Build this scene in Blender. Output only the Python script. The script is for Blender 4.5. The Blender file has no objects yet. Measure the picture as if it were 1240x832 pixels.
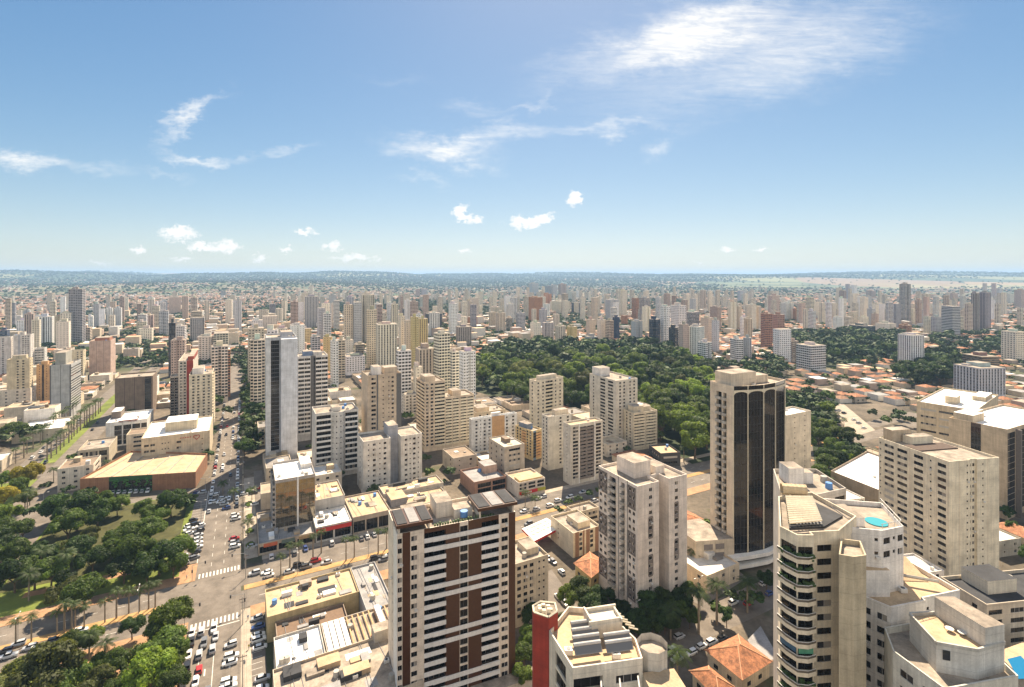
import bpy, math, random
import numpy as np
from mathutils import Vector, Matrix
sc = bpy.context.scene
COL = sc.collection
R = random.Random(11)
rad = math.radians

# ------------------------------------------------------------------ camera, sky, sun, exposure
CAMH, F = 120.0, 620.0
cam = bpy.data.cameras.new("camera"); cam.lens = 18; cam.sensor_width = 36
cam.shift_y = -83 / 1240; cam.clip_start = 1; cam.clip_end = 120000
camo = bpy.data.objects.new("camera", cam); COL.objects.link(camo)
camo.location = (0, 0, CAMH); camo.rotation_euler = (rad(90), 0, 0); sc.camera = camo

SUN_AZ, SUN_EL = 8.0, 49.0          # azimuth to the right of straight ahead
sun = bpy.data.lights.new("sun", 'SUN'); sun.energy = 4.6; sun.angle = rad(0.53); sun.color = (1, .83, .62)
suno = bpy.data.objects.new("sun", sun); COL.objects.link(suno)
suno.location = (0, 0, 400)
sd = Vector((math.sin(rad(SUN_AZ)) * math.cos(rad(SUN_EL)), math.cos(rad(SUN_AZ)) * math.cos(rad(SUN_EL)), math.sin(rad(SUN_EL))))
suno.rotation_euler = sd.to_track_quat('Z', 'Y').to_euler()

world = bpy.data.worlds.new("World"); sc.world = world; world.use_nodes = True
wt = world.node_tree; wn, wl = wt.nodes, wt.links
wn.clear()
def WN(t, **k):
    n = wn.new(t)
    for a, v in k.items(): setattr(n, a, v)
    return n
wout = WN('ShaderNodeOutputWorld'); bg = WN('ShaderNodeBackground'); bg.inputs[1].default_value = 0.06
sky = WN('ShaderNodeTexSky', sky_type='NISHITA', sun_disc=False)
sky.sun_elevation = rad(SUN_EL); sky.sun_rotation = rad(SUN_AZ); sky.altitude = 750; sky.air_density = 1.0; sky.dust_density = .7; sky.ozone_density = 2.0
tc = WN('ShaderNodeTexCoord'); sep = WN('ShaderNodeSeparateXYZ'); wl.new(tc.outputs['Generated'], sep.inputs[0])
def wm(op, a, b=None, c=None, clamp=False):
    n = WN('ShaderNodeMath', operation=op, use_clamp=clamp)
    for i, v in enumerate((a, b, c)):
        if v is None: continue
        if isinstance(v, (int, float)): n.inputs[i].default_value = v
        else: wl.new(v, n.inputs[i])
    return n.outputs[0]
dy = wm('MAXIMUM', sep.outputs[1], .02)
gx = wm('DIVIDE', sep.outputs[0], dy); gz = wm('DIVIDE', sep.outputs[2], dy)   # direction on the sky ahead
cxy = WN('ShaderNodeCombineXYZ'); wl.new(gx, cxy.inputs[0]); wl.new(gz, cxy.inputs[1])
def cnoise(scale, sx, sy, rot, detail=8, rough=.62, dist=.6, off=0):
    mp = WN('ShaderNodeMapping'); mp.inputs['Rotation'].default_value = (0, 0, rad(rot)); mp.inputs['Scale'].default_value = (sx, sy, 1)
    mp.inputs['Location'].default_value = (off, off * .7, 0)
    wl.new(cxy.outputs[0], mp.inputs[0])
    n = WN('ShaderNodeTexNoise'); n.inputs['Scale'].default_value = scale; n.inputs['Detail'].default_value = detail
    n.inputs['Roughness'].default_value = rough; n.inputs['Distortion'].default_value = dist
    wl.new(mp.outputs[0], n.inputs['Vector']); return n.outputs[0]
# the outlines of the clouds are ragged
def wvec(scale, amp, sy):
    mp = WN('ShaderNodeMapping'); mp.inputs['Scale'].default_value = (1, sy, 1); wl.new(cxy.outputs[0], mp.inputs[0])
    n = WN('ShaderNodeTexNoise'); n.inputs['Scale'].default_value = scale; n.inputs['Detail'].default_value = 5; n.inputs['Roughness'].default_value = .65; wl.new(mp.outputs[0], n.inputs['Vector'])
    a = WN('ShaderNodeVectorMath', operation='MULTIPLY_ADD'); wl.new(n.outputs['Color'], a.inputs[0]); a.inputs[1].default_value = (amp, amp * .7, 0); a.inputs[2].default_value = (-amp / 2, -amp * .35, 0); return a.outputs[0]
wa = WN('ShaderNodeVectorMath', operation='ADD'); wl.new(wvec(7, .20, 2.2), wa.inputs[0]); wl.new(wvec(38, .045, 1.2), wa.inputs[1])
wb = WN('ShaderNodeVectorMath', operation='ADD'); wl.new(cxy.outputs[0], wb.inputs[0]); wl.new(wa.outputs[0], wb.inputs[1])
wc_ = WN('ShaderNodeVectorMath', operation='ADD'); wl.new(cxy.outputs[0], wc_.inputs[0]); wl.new(wvec(45, .055, 1.2), wc_.inputs[1])
def blob(cx, cy, rx, ry, rot, s):
    v = WN('ShaderNodeVectorMath', operation='SUBTRACT'); wl.new((wc_ if ry < 15 and rx < 45 else wb).outputs[0], v.inputs[0])
    v.inputs[1].default_value = ((cx - 620) / F, (333 - cy) / F, 0)
    mp = WN('ShaderNodeMapping', vector_type='VECTOR'); wl.new(v.outputs[0], mp.inputs[0])
    m2 = WN('ShaderNodeVectorMath', operation='MULTIPLY'); m2.inputs[1].default_value = (F / rx / (1.35 if ry < 15 and rx < 45 else 1.1), F / ry / (1.35 if ry < 15 and rx < 45 else 1.1), 0)
    mp.inputs['Rotation'].default_value = (0, 0, rad(rot)); wl.new(mp.outputs[0], m2.inputs[0])
    ln = WN('ShaderNodeVectorMath', operation='LENGTH'); wl.new(m2.outputs[0], ln.inputs[0])
    mr = WN('ShaderNodeMapRange', interpolation_type='SMOOTHSTEP'); wl.new(ln.outputs['Value'], mr.inputs[0])
    mr.inputs[1].default_value = 1.0; mr.inputs[2].default_value = 0.0; mr.inputs[3].default_value = 0; mr.inputs[4].default_value = s
    return mr.outputs[0]
def wsum(l):
    o = l[0]
    for x in l[1:]: o = wm('ADD', o, x)
    return o
cir = wsum([blob(780, 62, 190, 40, -17, .66), blob(880, 25, 220, 52, -9, .62), blob(905, 85, 270, 66, -12, .5), blob(1010, 50, 190, 60, -15, .3),
            blob(535, 178, 95, 22, 8, .8), blob(610, 165, 100, 18, -8, .6), blob(740, 150, 90, 13, -4, .5), blob(575, 135, 60, 14, 10, .3),
            blob(228, 140, 58, 15, -33, .85), blob(245, 185, 75, 11, 10, .75), blob(345, 182, 55, 9, -8, .5), blob(205, 205, 45, 8, 8, .4),
            blob(22, 193, 75, 17, 7, .85), blob(110, 198, 70, 12, 0, .4), blob(795, 182, 20, 12, -28, .6), blob(515, 213, 50, 9, 12, .4), blob(640, 128, 45, 9, -18, .4),
            blob(480, 98, 60, 10, 5, .15)])
cn = cnoise(8, .6, 4.2, 15, 12, .74, 1.6)
cn2 = cnoise(34, .55, 2.8, 18, 8, .7, .8, 3.1)
cnm = wm('ADD', wm('MULTIPLY', cn, 1.3), wm('MULTIPLY', cn2, .7))       # about .6 to 1.4
cirm = wm('MULTIPLY', wm('MINIMUM', cir, 1.0), wm('MULTIPLY', wm('SUBTRACT', wm('ADD', cnm, wm('MULTIPLY', cir, .42)), .80), 1.25, clamp=True), clamp=True)
cum = wsum([blob(558, 257, 11, 14, 0, 1), blob(575, 267, 16, 7, 0, .9), blob(630, 270, 22, 9, 8, 1), blob(656, 265, 20, 9, -14, 1), blob(697, 241, 15, 10, -20, 1),
            blob(218, 282, 32, 13, 0, 1), blob(240, 300, 18, 8, 0, 1), blob(272, 299, 24, 11, 0, 1), blob(167, 304, 14, 6, 0, .9), blob(219, 314, 18, 5, 0, .8), blob(316, 313, 15, 6, 0, .8),
            blob(345, 301, 10, 6, 0, .9), blob(369, 281, 20, 5, 0, .8), blob(403, 298, 16, 7, 0, .8), blob(430, 313, 42, 7, 0, .8), blob(562, 303, 12, 4, 0, .8), blob(880, 302, 14, 4, 0, .9), blob(922, 302, 12, 4, 0, .9),
            blob(845, 318, 14, 4, 0, .7), blob(120, 318, 22, 4, 0, .6)])
n2 = cnoise(64, 1, 1.5, 0, 8, .72, .5)
cumm = wm('MULTIPLY', wm('SUBTRACT', wm('ADD', wm('MULTIPLY', wm('MINIMUM', cum, 1.0), 1.0), wm('MULTIPLY', n2, 1.7)), 1.18), 2.1, clamp=True)
cumm = wm('MULTIPLY', cumm, wm('GREATER_THAN', cum, .02))
fwd = wm('GREATER_THAN', sep.outputs[1], .05)
front = wm('MULTIPLY', wm('MAXIMUM', cirm, cumm), fwd)
# bright cloud added to the unseen sky behind the camera to lift shaded fronts
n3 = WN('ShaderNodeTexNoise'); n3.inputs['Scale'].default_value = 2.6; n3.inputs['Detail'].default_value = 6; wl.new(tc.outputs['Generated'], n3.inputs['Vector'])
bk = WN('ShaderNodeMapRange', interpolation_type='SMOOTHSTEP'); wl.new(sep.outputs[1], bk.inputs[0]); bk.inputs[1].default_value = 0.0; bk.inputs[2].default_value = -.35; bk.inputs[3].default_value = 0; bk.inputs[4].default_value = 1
fill_cloud = wm('MULTIPLY', bk.outputs[0], wm('MULTIPLY', wm('SUBTRACT', n3.outputs[0], .22), 2.6, clamp=True))
mixc = WN('ShaderNodeMix', data_type='RGBA'); wl.new(wm('ADD', front, fill_cloud), mixc.inputs['Factor'])
hs = WN('ShaderNodeHueSaturation'); hs.inputs['Saturation'].default_value = 1.36; hs.inputs['Value'].default_value = 1.0
dn = WN('ShaderNodeVectorMath', operation='MULTIPLY_ADD'); wl.new(sky.outputs[0], dn.inputs[0]); dn.inputs[1].default_value = (.088, .088, .088); dn.inputs[2].default_value = (.86, .86, .86)
dv = WN('ShaderNodeVectorMath', operation='DIVIDE'); wl.new(sky.outputs[0], dv.inputs[0]); wl.new(dn.outputs[0], dv.inputs[1]); wl.new(dv.outputs[0], hs.inputs['Color'])
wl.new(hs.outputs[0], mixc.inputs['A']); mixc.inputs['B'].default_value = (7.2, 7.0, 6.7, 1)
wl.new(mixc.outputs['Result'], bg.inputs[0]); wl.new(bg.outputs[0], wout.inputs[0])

sc.view_settings.view_transform = 'Standard'; sc.view_settings.look = 'None'
sc.view_settings.exposure = 1.42; sc.view_settings.gamma = 1.0; sc.view_settings.use_curve_mapping = False
cy = sc.cycles
cy.use_denoising = True; sc.render.filter_size = 1.05; cy.max_bounces = 6; cy.diffuse_bounces = 3; cy.glossy_bounces = 3; cy.transmission_bounces = 3; cy.volume_bounces = 0; cy.transparent_max_bounces = 8
cy.caustics_reflective = False; cy.caustics_refractive = False; cy.sample_clamp_indirect = 6

# ------------------------------------------------------------------ where a point of the place lies
def P(x, y, z=0):
    Y = (CAMH - z) * F / (y - 333.0)
    return ((x - 620) / F * Y, Y)
def pix(X, Y, Z): return 620 + F * X / Y, 333 + (CAMH - Z) * F / Y
GR = 27.7
UA = Vector((math.cos(rad(GR)), math.sin(rad(GR)))); UB = Vector((-UA.y, UA.x)); ORG = Vector((-109.5, 202.7))
def PQ(p, q): return ORG + UA * p + UB * q               # the street grid: p along the cross street, q along the avenue
def toPQ(X, Y):
    v = Vector((X, Y)) - ORG; return v.dot(UA), v.dot(UB)

# ------------------------------------------------------------------ materials
MATS = {}
def nt(name):
    m = bpy.data.materials.new(name); m.use_nodes = True
    n = m.node_tree; b = n.nodes['Principled BSDF']; return m, n, b
def N(n, t, **k):
    x = n.nodes.new(t)
    for a, v in k.items(): setattr(x, a, v)
    return x
def mth(n, op, a, b=None, clamp=False):
    x = N(n, 'ShaderNodeMath', operation=op, use_clamp=clamp)
    for i, v in enumerate((a, b)):
        if v is None: continue
        if isinstance(v, (int, float)): x.inputs[i].default_value = v
        else: n.links.new(v, x.inputs[i])
    return x.outputs[0]
def noise(n, scale, det=4, vec=None, sc3=None, rough=.55):
    x = N(n, 'ShaderNodeTexNoise'); x.inputs['Scale'].default_value = scale; x.inputs['Detail'].default_value = det; x.inputs['Roughness'].default_value = rough
    if vec is None:
        g = N(n, 'ShaderNodeNewGeometry'); vec = g.outputs['Position']
    if sc3:
        mp = N(n, 'ShaderNodeMapping'); mp.inputs['Scale'].default_value = sc3; n.links.new(vec, mp.inputs[0]); vec = mp.outputs[0]
    n.links.new(vec, x.inputs['Vector']); return x.outputs[0]
def rng(n, v, a, b, c, d):
    x = N(n, 'ShaderNodeMapRange'); n.links.new(v, x.inputs[0])
    for i, k in enumerate((a, b, c, d)): x.inputs[i + 1].default_value = k
    return x.outputs[0]
def mulc(n, col, f):
    x = N(n, 'ShaderNodeMix', data_type='RGBA', blend_type='MULTIPLY'); x.inputs['Factor'].default_value = 1
    if isinstance(col, tuple): x.inputs['A'].default_value = (*col, 1)
    else: n.links.new(col, x.inputs['A'])
    n.links.new(f, x.inputs['B']); return x.outputs['Result']
def mixc_(n, a, b, f):
    x = N(n, 'ShaderNodeMix', data_type='RGBA')
    for k, v in (('A', a), ('B', b)):
        if isinstance(v, tuple): x.inputs[k].default_value = (*v, 1)
        else: n.links.new(v, x.inputs[k])
    if isinstance(f, (int, float)): x.inputs['Factor'].default_value = f
    else: n.links.new(f, x.inputs['Factor'])
    return x.outputs['Result']
def weather(n, col, amt=.28, streak=.12, sc1=.25):
    a = rng(n, noise(n, sc1, 5), .3, .7, 1 - amt, 1 + amt * .4)
    s = rng(n, noise(n, 1.0, 3, sc3=(1.7, 1.7, .07)), .42, .7, 1 - streak * .5, 1.03)
    g = rng(n, noise(n, 3.1, 3), .3, .7, 1.02, 1.2)
    gp = N(n, 'ShaderNodeNewGeometry'); sx = N(n, 'ShaderNodeSeparateXYZ'); n.links.new(gp.outputs['Position'], sx.inputs[0])
    jt = rng(n, mth(n, 'LESS_THAN', mth(n, 'FRACT', mth(n, 'DIVIDE', sx.outputs[2], 2.93)), .05), 0, 1, 1, .86)      # floor joints
    return mulc(n, col, mth(n, 'MULTIPLY', mth(n, 'MULTIPLY', mth(n, 'MULTIPLY', a, s), g), jt))
def paint(name, col, rough=.85, amt=.18, streak=.2, sc1=.25):
    if name in MATS: return MATS[name]
    m, n, b = nt(name)
    c = weather(n, col, amt, streak, sc1); n.links.new(c, b.inputs['Base Color']); b.inputs['Roughness'].default_value = rough
    MATS[name] = m; return m
def objpaint(name, amt=.16, streak=.22, rough=.85):
    m, n, b = nt(name)
    oi = N(n, 'ShaderNodeObjectInfo'); c = weather(n, oi.outputs['Color'], amt, streak)
    n.links.new(c, b.inputs['Base Color']); b.inputs['Roughness'].default_value = rough
    MATS[name] = m; return m
def plain(name, col, rough=.6, metal=0, spec=.5, coat=0):
    if name in MATS: return MATS[name]
    m, n, b = nt(name)
    f = rng(n, noise(n, 1.3, 3), .3, .7, .85, 1.1)
    n.links.new(mulc(n, col, f), b.inputs['Base Color']); b.inputs['Roughness'].default_value = rough; b.inputs['Metallic'].default_value = metal
    b.inputs['Specular IOR Level'].default_value = spec; b.inputs['Coat Weight'].default_value = coat
    MATS[name] = m; return m
WALL = objpaint('wall_paint', .26, .34)
ROOF = None
def roofmat(name, col, amt=.45):
    m, n, b = nt(name)
    big = rng(n, noise(n, .22, 6, rough=.65), .34, .66, 1 - amt, 1.12)
    fine = rng(n, noise(n, 2.2, 4), .3, .7, .84, 1.1)
    n.links.new(mulc(n, col, mth(n, 'MULTIPLY', big, fine)), b.inputs['Base Color']); b.inputs['Roughness'].default_value = .9
    MATS[name] = m; return m
ROOF = roofmat('roof_concrete', (.37, .31, .245), .55); ROOFD = roofmat('roof_dark', (.045, .046, .05)); ROOFW = roofmat('roof_white', (.78, .77, .74), .16)
ROOFT = roofmat('roof_tan', (.50, .365, .225), .25); ROOFG = roofmat('roof_grey', (.30, .29, .28), .3)
def roofobj():
    m, n, b = nt('roof_sheet')
    oi = N(n, 'ShaderNodeObjectInfo')
    big = rng(n, noise(n, .2, 6, rough=.65), .34, .66, .62, 1.1)
    ob = N(n, 'ShaderNodeTexCoord')
    w = N(n, 'ShaderNodeTexWave'); w.inputs['Scale'].default_value = .55; n.links.new(ob.outputs['Object'], w.inputs['Vector'])
    wv = rng(n, w.outputs['Fac'], 0, 1, .9, 1.04)
    n.links.new(mulc(n, oi.outputs['Color'], mth(n, 'MULTIPLY', big, wv)), b.inputs['Base Color']); b.inputs['Roughness'].default_value = .8
    MATS['roof_sheet'] = m; return m
ROOFO = roofobj()
def tilemat(name, col):
    m, n, b = nt(name)
    ob = N(n, 'ShaderNodeTexCoord')
    big = rng(n, noise(n, .5, 8, rough=.78), .36, .64, .35, 1.25)
    w = N(n, 'ShaderNodeTexWave'); w.inputs['Scale'].default_value = 1.1; w.inputs['Distortion'].default_value = .4; n.links.new(ob.outputs['Object'], w.inputs['Vector'])
    c = N(n, 'ShaderNodeTexWhiteNoise'); sn = N(n, 'ShaderNodeVectorMath', operation='SNAP'); sn.inputs[1].default_value = (.45, .45, .3); n.links.new(ob.outputs['Object'], sn.inputs[0]); n.links.new(sn.outputs[0], c.inputs[0])
    f = mth(n, 'MULTIPLY', mth(n, 'MULTIPLY', big, rng(n, w.outputs['Fac'], 0, 1, .72, 1.08)), rng(n, c.outputs[0], 0, 1, .75, 1.15))
    n.links.new(mulc(n, col, f), b.inputs['Base Color']); b.inputs['Roughness'].default_value = .85
    MATS[name] = m; return m
TILE = tilemat('clay_tile', (.44, .18, .08))
def glassm(name, col, rough=.07, spec=.4):
    m, n, b = nt(name)
    b.inputs['Base Color'].default_value = (*col, 1); b.inputs['Roughness'].default_value = rough; b.inputs['Specular IOR Level'].default_value = spec
    f = noise(n, .9, 2); bp = N(n, 'ShaderNodeBump'); bp.inputs['Strength'].default_value = .05; n.links.new(f, bp.inputs['Height']); n.links.new(bp.outputs[0], b.inputs['Normal'])
    MATS[name] = m; return m
GLD = glassm('glass_dark', (.010, .010, .011)); GLM = glassm('glass_mid', (.035, .036, .04)); GLC = glassm('glass_curtain', (.30, .27, .23), .25); GLS = glassm('glass_shutter', (.42, .40, .36), .45)
ALU = plain('aluminium', (.42, .41, .40), .4, .3)
FRW = plain('frame_white', (.62, .60, .56), .5)
DARK = plain('dark_metal', (.05, .05, .05), .5)
CONC = paint('concrete', (.42, .39, .34), .9, .3, .3)

# procedural facades for buildings whose windows are too small to show
def facade(k, wx0, wx1, wy0, wy1, stripe=None, dark=(.014, .015, .018)):
    m, n, b = nt('facade_%s' % k)
    uv = N(n, 'ShaderNodeUVMap'); s = N(n, 'ShaderNodeSeparateXYZ'); n.links.new(uv.outputs[0], s.inputs[0])
    fu = mth(n, 'FRACT', s.outputs[0]); fv = mth(n, 'FRACT', s.outputs[1])
    def band(v, a, c): return mth(n, 'MULTIPLY', mth(n, 'GREATER_THAN', v, a), mth(n, 'LESS_THAN', v, c))
    mask = mth(n, 'MULTIPLY', band(fu, wx0, wx1), band(fv, wy0, wy1))
    fl = N(n, 'ShaderNodeVectorMath', operation='FLOOR'); n.links.new(uv.outputs[0], fl.inputs[0])
    oi = N(n, 'ShaderNodeObjectInfo')
    ad = N(n, 'ShaderNodeVectorMath', operation='ADD'); n.links.new(fl.outputs[0], ad.inputs[0]); n.links.new(oi.outputs['Random'], ad.inputs[1])
    wnz = N(n, 'ShaderNodeTexWhiteNoise'); n.links.new(ad.outputs[0], wnz.inputs[0])
    gl = mixc_(n, dark, (.26, .24, .21), rng(n, wnz.outputs[0], .72, 1.0, 0, .7))
    base = weather(n, oi.outputs['Color'], .12, .16)
    if stripe:
        base = mixc_(n, base, mulc(n, base, rng(n, fu, 0, 1, .35, .35)), band(fu, *stripe))
    col = mixc_(n, base, gl, mask)
    n.links.new(col, b.inputs['Base Color'])
    n.links.new(rng(n, mask, 0, 1, .85, .2), b.inputs['Roughness'])
    return m
FAC = [facade('punched', .26, .74, .32, .76), facade('wide', .1, .9, .32, .8), facade('ribbon', -.1, 1.1, .34, .78), facade('balcony', .1, .9, .4, .97),
       facade('striped', .32, .68, .3, .8, (.26, .74)), facade('curtain', .05, .95, .06, .92, None, (.022, .026, .034)), facade('small', .38, .62, .42, .72)]

# ------------------------------------------------------------------ mesh builder
class MB:
    def __init__(s): s.v = []; s.f = []; s.m = []; s.uv = []
    def quad(s, a, b, c, d, m=0, uv=None):
        i = len(s.v); s.v += [tuple(a), tuple(b), tuple(c), tuple(d)]; s.f.append((i, i + 1, i + 2, i + 3)); s.m.append(m); s.uv.append(uv or ((0, 0),) * 4)
    def ngon(s, pts, m=0):
        i = len(s.v); s.v += [tuple(p) for p in pts]; s.f.append(tuple(range(i, i + len(pts)))); s.m.append(m); s.uv.append(((0, 0),) * len(pts))
    def box(s, x0, y0, z0, x1, y1, z1, m=0, mt=None, bottom=True):
        mt = m if mt is None else mt
        s.quad((x0, y0, z0), (x1, y0, z0), (x1, y0, z1), (x0, y0, z1), m); s.quad((x1, y0, z0), (x1, y1, z0), (x1, y1, z1), (x1, y0, z1), m)
        s.quad((x1, y1, z0), (x0, y1, z0), (x0, y1, z1), (x1, y1, z1), m); s.quad((x0, y1, z0), (x0, y0, z0), (x0, y0, z1), (x0, y1, z1), m)
        s.quad((x0, y0, z1), (x1, y0, z1), (x1, y1, z1), (x0, y1, z1), mt)
        if bottom: s.quad((x0, y1, z0), (x1, y1, z0), (x1, y0, z0), (x0, y0, z0), m)
    def obox(s, c, hx, hy, z0, z1, ang, m=0, mt=None):
        ca, sa = math.cos(ang), math.sin(ang)
        pts = [(c[0] + ca * x - sa * y, c[1] + sa * x + ca * y) for x, y in ((-hx, -hy), (hx, -hy), (hx, hy), (-hx, hy))]
        s.prism(pts, z0, z1, m, m if mt is None else mt, bottom=True)
    def prism(s, poly, z0, z1, m=0, mt=1, bays=None, fl=None, bottom=False):
        k = len(poly)
        for i in range(k):
            a, b = poly[i], poly[(i + 1) % k]
            L = math.hypot(b[0] - a[0], b[1] - a[1]); nb = max(1, round(L / bays)) if bays else 1; nf = fl or 1
            s.quad((*a, z0), (*b, z0), (*b, z1), (*a, z1), m, ((0, 0), (nb, 0), (nb, nf), (0, nf)))
        s.ngon([(*p, z1) for p in poly], mt)
        if bottom: s.ngon([(*p, z0) for p in reversed(poly)], m)
    def cyl(s, x, y, z0, z1, r0, r1=None, n=10, m=0, cap=True):
        r1 = r0 if r1 is None else r1
        A = [(math.cos(t * 2 * math.pi / n), math.sin(t * 2 * math.pi / n)) for t in range(n)]
        for i in range(n):
            a, b = A[i], A[(i + 1) % n]
            s.quad((x + a[0] * r0, y + a[1] * r0, z0), (x + b[0] * r0, y + b[1] * r0, z0), (x + b[0] * r1, y + b[1] * r1, z1), (x + a[0] * r1, y + a[1] * r1, z1), m)
        if cap: s.ngon([(x + a[0] * r1, y + a[1] * r1, z1) for a in A], m)
    def tube(s, p, q, r, n=5, m=0):
        p, q = Vector(p), Vector(q); d = (q - p).normalized(); u = d.cross(Vector((.3, .2, .9)))
        if u.length < 1e-3: u = d.cross(Vector((1, 0, 0)))
        u.normalize(); w = d.cross(u); A = [u * math.cos(t * 2 * math.pi / n) * r + w * math.sin(t * 2 * math.pi / n) * r for t in range(n)]
        for i in range(n): s.quad(p + A[i], p + A[(i + 1) % n], q + A[(i + 1) % n], q + A[i], m)
    def mesh(s, name, mats):
        me = bpy.data.meshes.new(name)
        nv, nf = len(s.v), len(s.f)
        tot = np.fromiter((len(f) for f in s.f), dtype=np.int32, count=nf)
        me.vertices.add(nv); me.vertices.foreach_set('co', np.array(s.v, dtype=np.float32).ravel())
        nl = int(tot.sum()); me.loops.add(nl); me.loops.foreach_set('vertex_index', np.fromiter((i for f in s.f for i in f), dtype=np.int32, count=nl))
        me.polygons.add(nf); st = np.zeros(nf, dtype=np.int32); st[1:] = np.cumsum(tot)[:-1]
        me.polygons.foreach_set('loop_start', st)
        me.polygons.foreach_set('material_index', np.array(s.m, dtype=np.int32))
        uvl = me.uv_layers.new(name='UVMap'); uvl.data.foreach_set('uv', np.array([c for u in s.uv for p in u for c in p], dtype=np.float32))
        for m in mats: me.materials.append(m)
        me.update(calc_edges=True); return me
    def build(s, name, mats, parent=None, color=None, loc=None):
        o = bpy.data.objects.new(name, s.mesh(name, mats)); COL.objects.link(o)
        if parent: o.parent = parent
        if color: o.color = (*color, 1)
        if loc: o.location = loc
        return o
def empty(name, loc, rz=0):
    o = bpy.data.objects.new(name, None); COL.objects.link(o); o.location = loc; o.rotation_euler = (0, 0, rz); o.empty_display_size = .5
    return o
def inst(name, me, parent=None, loc=(0, 0, 0), rz=0, scale=None, color=None):
    o = bpy.data.objects.new(name, me); COL.objects.link(o); o.location = loc; o.rotation_euler = (0, 0, rz)
    if parent: o.parent = parent
    if scale: o.scale = scale
    if color: o.color = (*color, 1)
    return o
def tag(o, label, cat, group=None, kind=None):
    if label: o['label'] = label
    if cat: o['category'] = cat
    if group: o['group'] = group
    if kind: o['kind'] = kind
    return o
def struct(o): o['kind'] = 'structure'; return o

# labels that tell a thing by its look and by the landmark it stands next to
LM = [(548, 720, 'the brown banded tower'), (775, 660, 'the pale twin-slab tower'), (905, 560, 'the black glass tower'), (1130, 610, 'the long cream tower'), (1195, 550, 'the tan office block'),
      (1150, 505, 'the white-roofed parking block'), (355, 610, 'the mirror glass cube'), (345, 470, 'the grey slab tower'), (405, 530, 'the ribbed balcony tower'), (475, 560, 'the white twin towers'),
      (170, 575, 'the green-windowed supermarket'), (212, 535, 'the clinic with the emblem'), (78, 480, 'the grid-front office tower'), (122, 432, 'the pink windowless block'), (163, 475, 'the brown office slab'),
      (235, 475, 'the red-striped towers'), (93, 382, 'the tall far-left tower'), (597, 530, 'the white and orange block'), (705, 545, 'the dark-windowed slab'), (740, 495, 'the stepped white tower'),
      (632, 398, 'the round black tower'), (792, 404, 'the navy glass tower'), (935, 402, 'the red-brown twin tower'), (982, 433, 'the white balcony block'), (1102, 428, 'the brown-striped tower'), (1095, 368, 'the tallest far-right tower'),
      (1151, 390, 'the ribbon-window office tower'), (1186, 378, 'the broad grey far-right tower'), (1185, 460, 'the lilac slab block'), (1226, 420, 'the cream right-edge block'), (376, 378, 'the dark ribbed far tower'), (467, 418, 'the column-striped tower'),
      (445, 380, 'the red-edged tall tower'), (500, 400, 'the yellow pair of towers'), (895, 798, 'the orange hip roof house'), (725, 780, 'the solar roof block'), (285, 720, 'the big street crossing'), (655, 640, 'the station canopy'),
      (560, 405, 'the half-lit far block'), (650, 372, 'the brick-red far towers'), (816, 395, 'the white grid twin towers'), (1040, 505, 'the pale right-hand road'), (965, 540, 'the slim cream stair tower'), (400, 745, 'the tan roofed sheds'), (208, 743, 'the round tree by the crossing'), (75, 600, 'the side road junction'), (20, 440, 'the left-edge white towers'), (40, 545, 'the low beige hall')]
ORD = ['nearest', 'second nearest', 'third nearest', 'fourth nearest', 'fifth nearest', 'sixth nearest', 'seventh nearest', 'eighth nearest', 'ninth nearest', 'tenth nearest'] + ['%dth nearest' % i for i in range(11, 60)]
PEND = []
def pend(o, look, X, Y, Z=0): PEND.append((o, look, *pix(X, Y, Z)))
def assign_labels():
    g = {}
    for o, look, x, y in PEND:
        best = min(LM, key=lambda l: math.hypot(x - l[0], (y - l[1]) * 1.3))
        dx, dy_ = x - best[0], (y - best[1]) * 1.3
        d = ('right of' if dx > 0 else 'left of') if abs(dx) > abs(dy_) else ('in front of' if dy_ > 0 else 'behind')
        g.setdefault((look, best[2], d), []).append((math.hypot(dx, dy_), o))
    for (look, lm, d), l in g.items():
        l.sort(key=lambda t: t[0])
        for i, (_, o) in enumerate(l):
            o['label'] = f'{look} {d} {lm}' if len(l) == 1 else f'{look} {ORD[min(i, 58)]} {d} {lm}'
# ------------------------------------------------------------------ buildings with real openings
WCACHE = {}
def window_mesh(w, h, kind):
    w, h = round(w, 1), round(h, 1); k = (w, h, kind)
    if k in WCACHE: return WCACHE[k]
    mb = MB(); x, z = w / 2, h / 2; fr = .06
    g = {'d': (0, 0), 'm': (0, 1), 'c': (1, 2), 's': (2, 2), 'a': (0, 2), 'k': (0, 0)}[kind]
    if w > 3.2 or kind == 'k': n = max(2, round(w / 1.5))
    elif w > .9: n = 2
    else: n = 1
    for i in range(n):
        a = -x + 2 * x * i / n; b = -x + 2 * x * (i + 1) / n
        mb.quad((a + fr, 0, -z + fr), (b - fr, 0, -z + fr), (b - fr, 0, z - fr), (a + fr, 0, z - fr), (g[i % 2] if kind != 'k' else 0))
        mb.quad((a, -.02, -z), (a + fr, -.02, -z), (a + fr, -.02, z), (a, -.02, z), 3); mb.quad((b - fr, -.02, -z), (b, -.02, -z), (b, -.02, z), (b - fr, -.02, z), 3)
    mb.quad((-x, -.025, -z), (x, -.025, -z), (x, -.025, -z + fr), (-x, -.025, -z + fr), 3); mb.quad((-x, -.025, z - fr), (x, -.025, z - fr), (x, -.025, z), (-x, -.025, z), 3)
    me = mb.mesh('window', [GLD, GLM, GLC, DARK if kind in 'dk' else ALU]); 
    if kind == 's': me.materials[2] = GLS
    WCACHE[k] = me; return me
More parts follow.
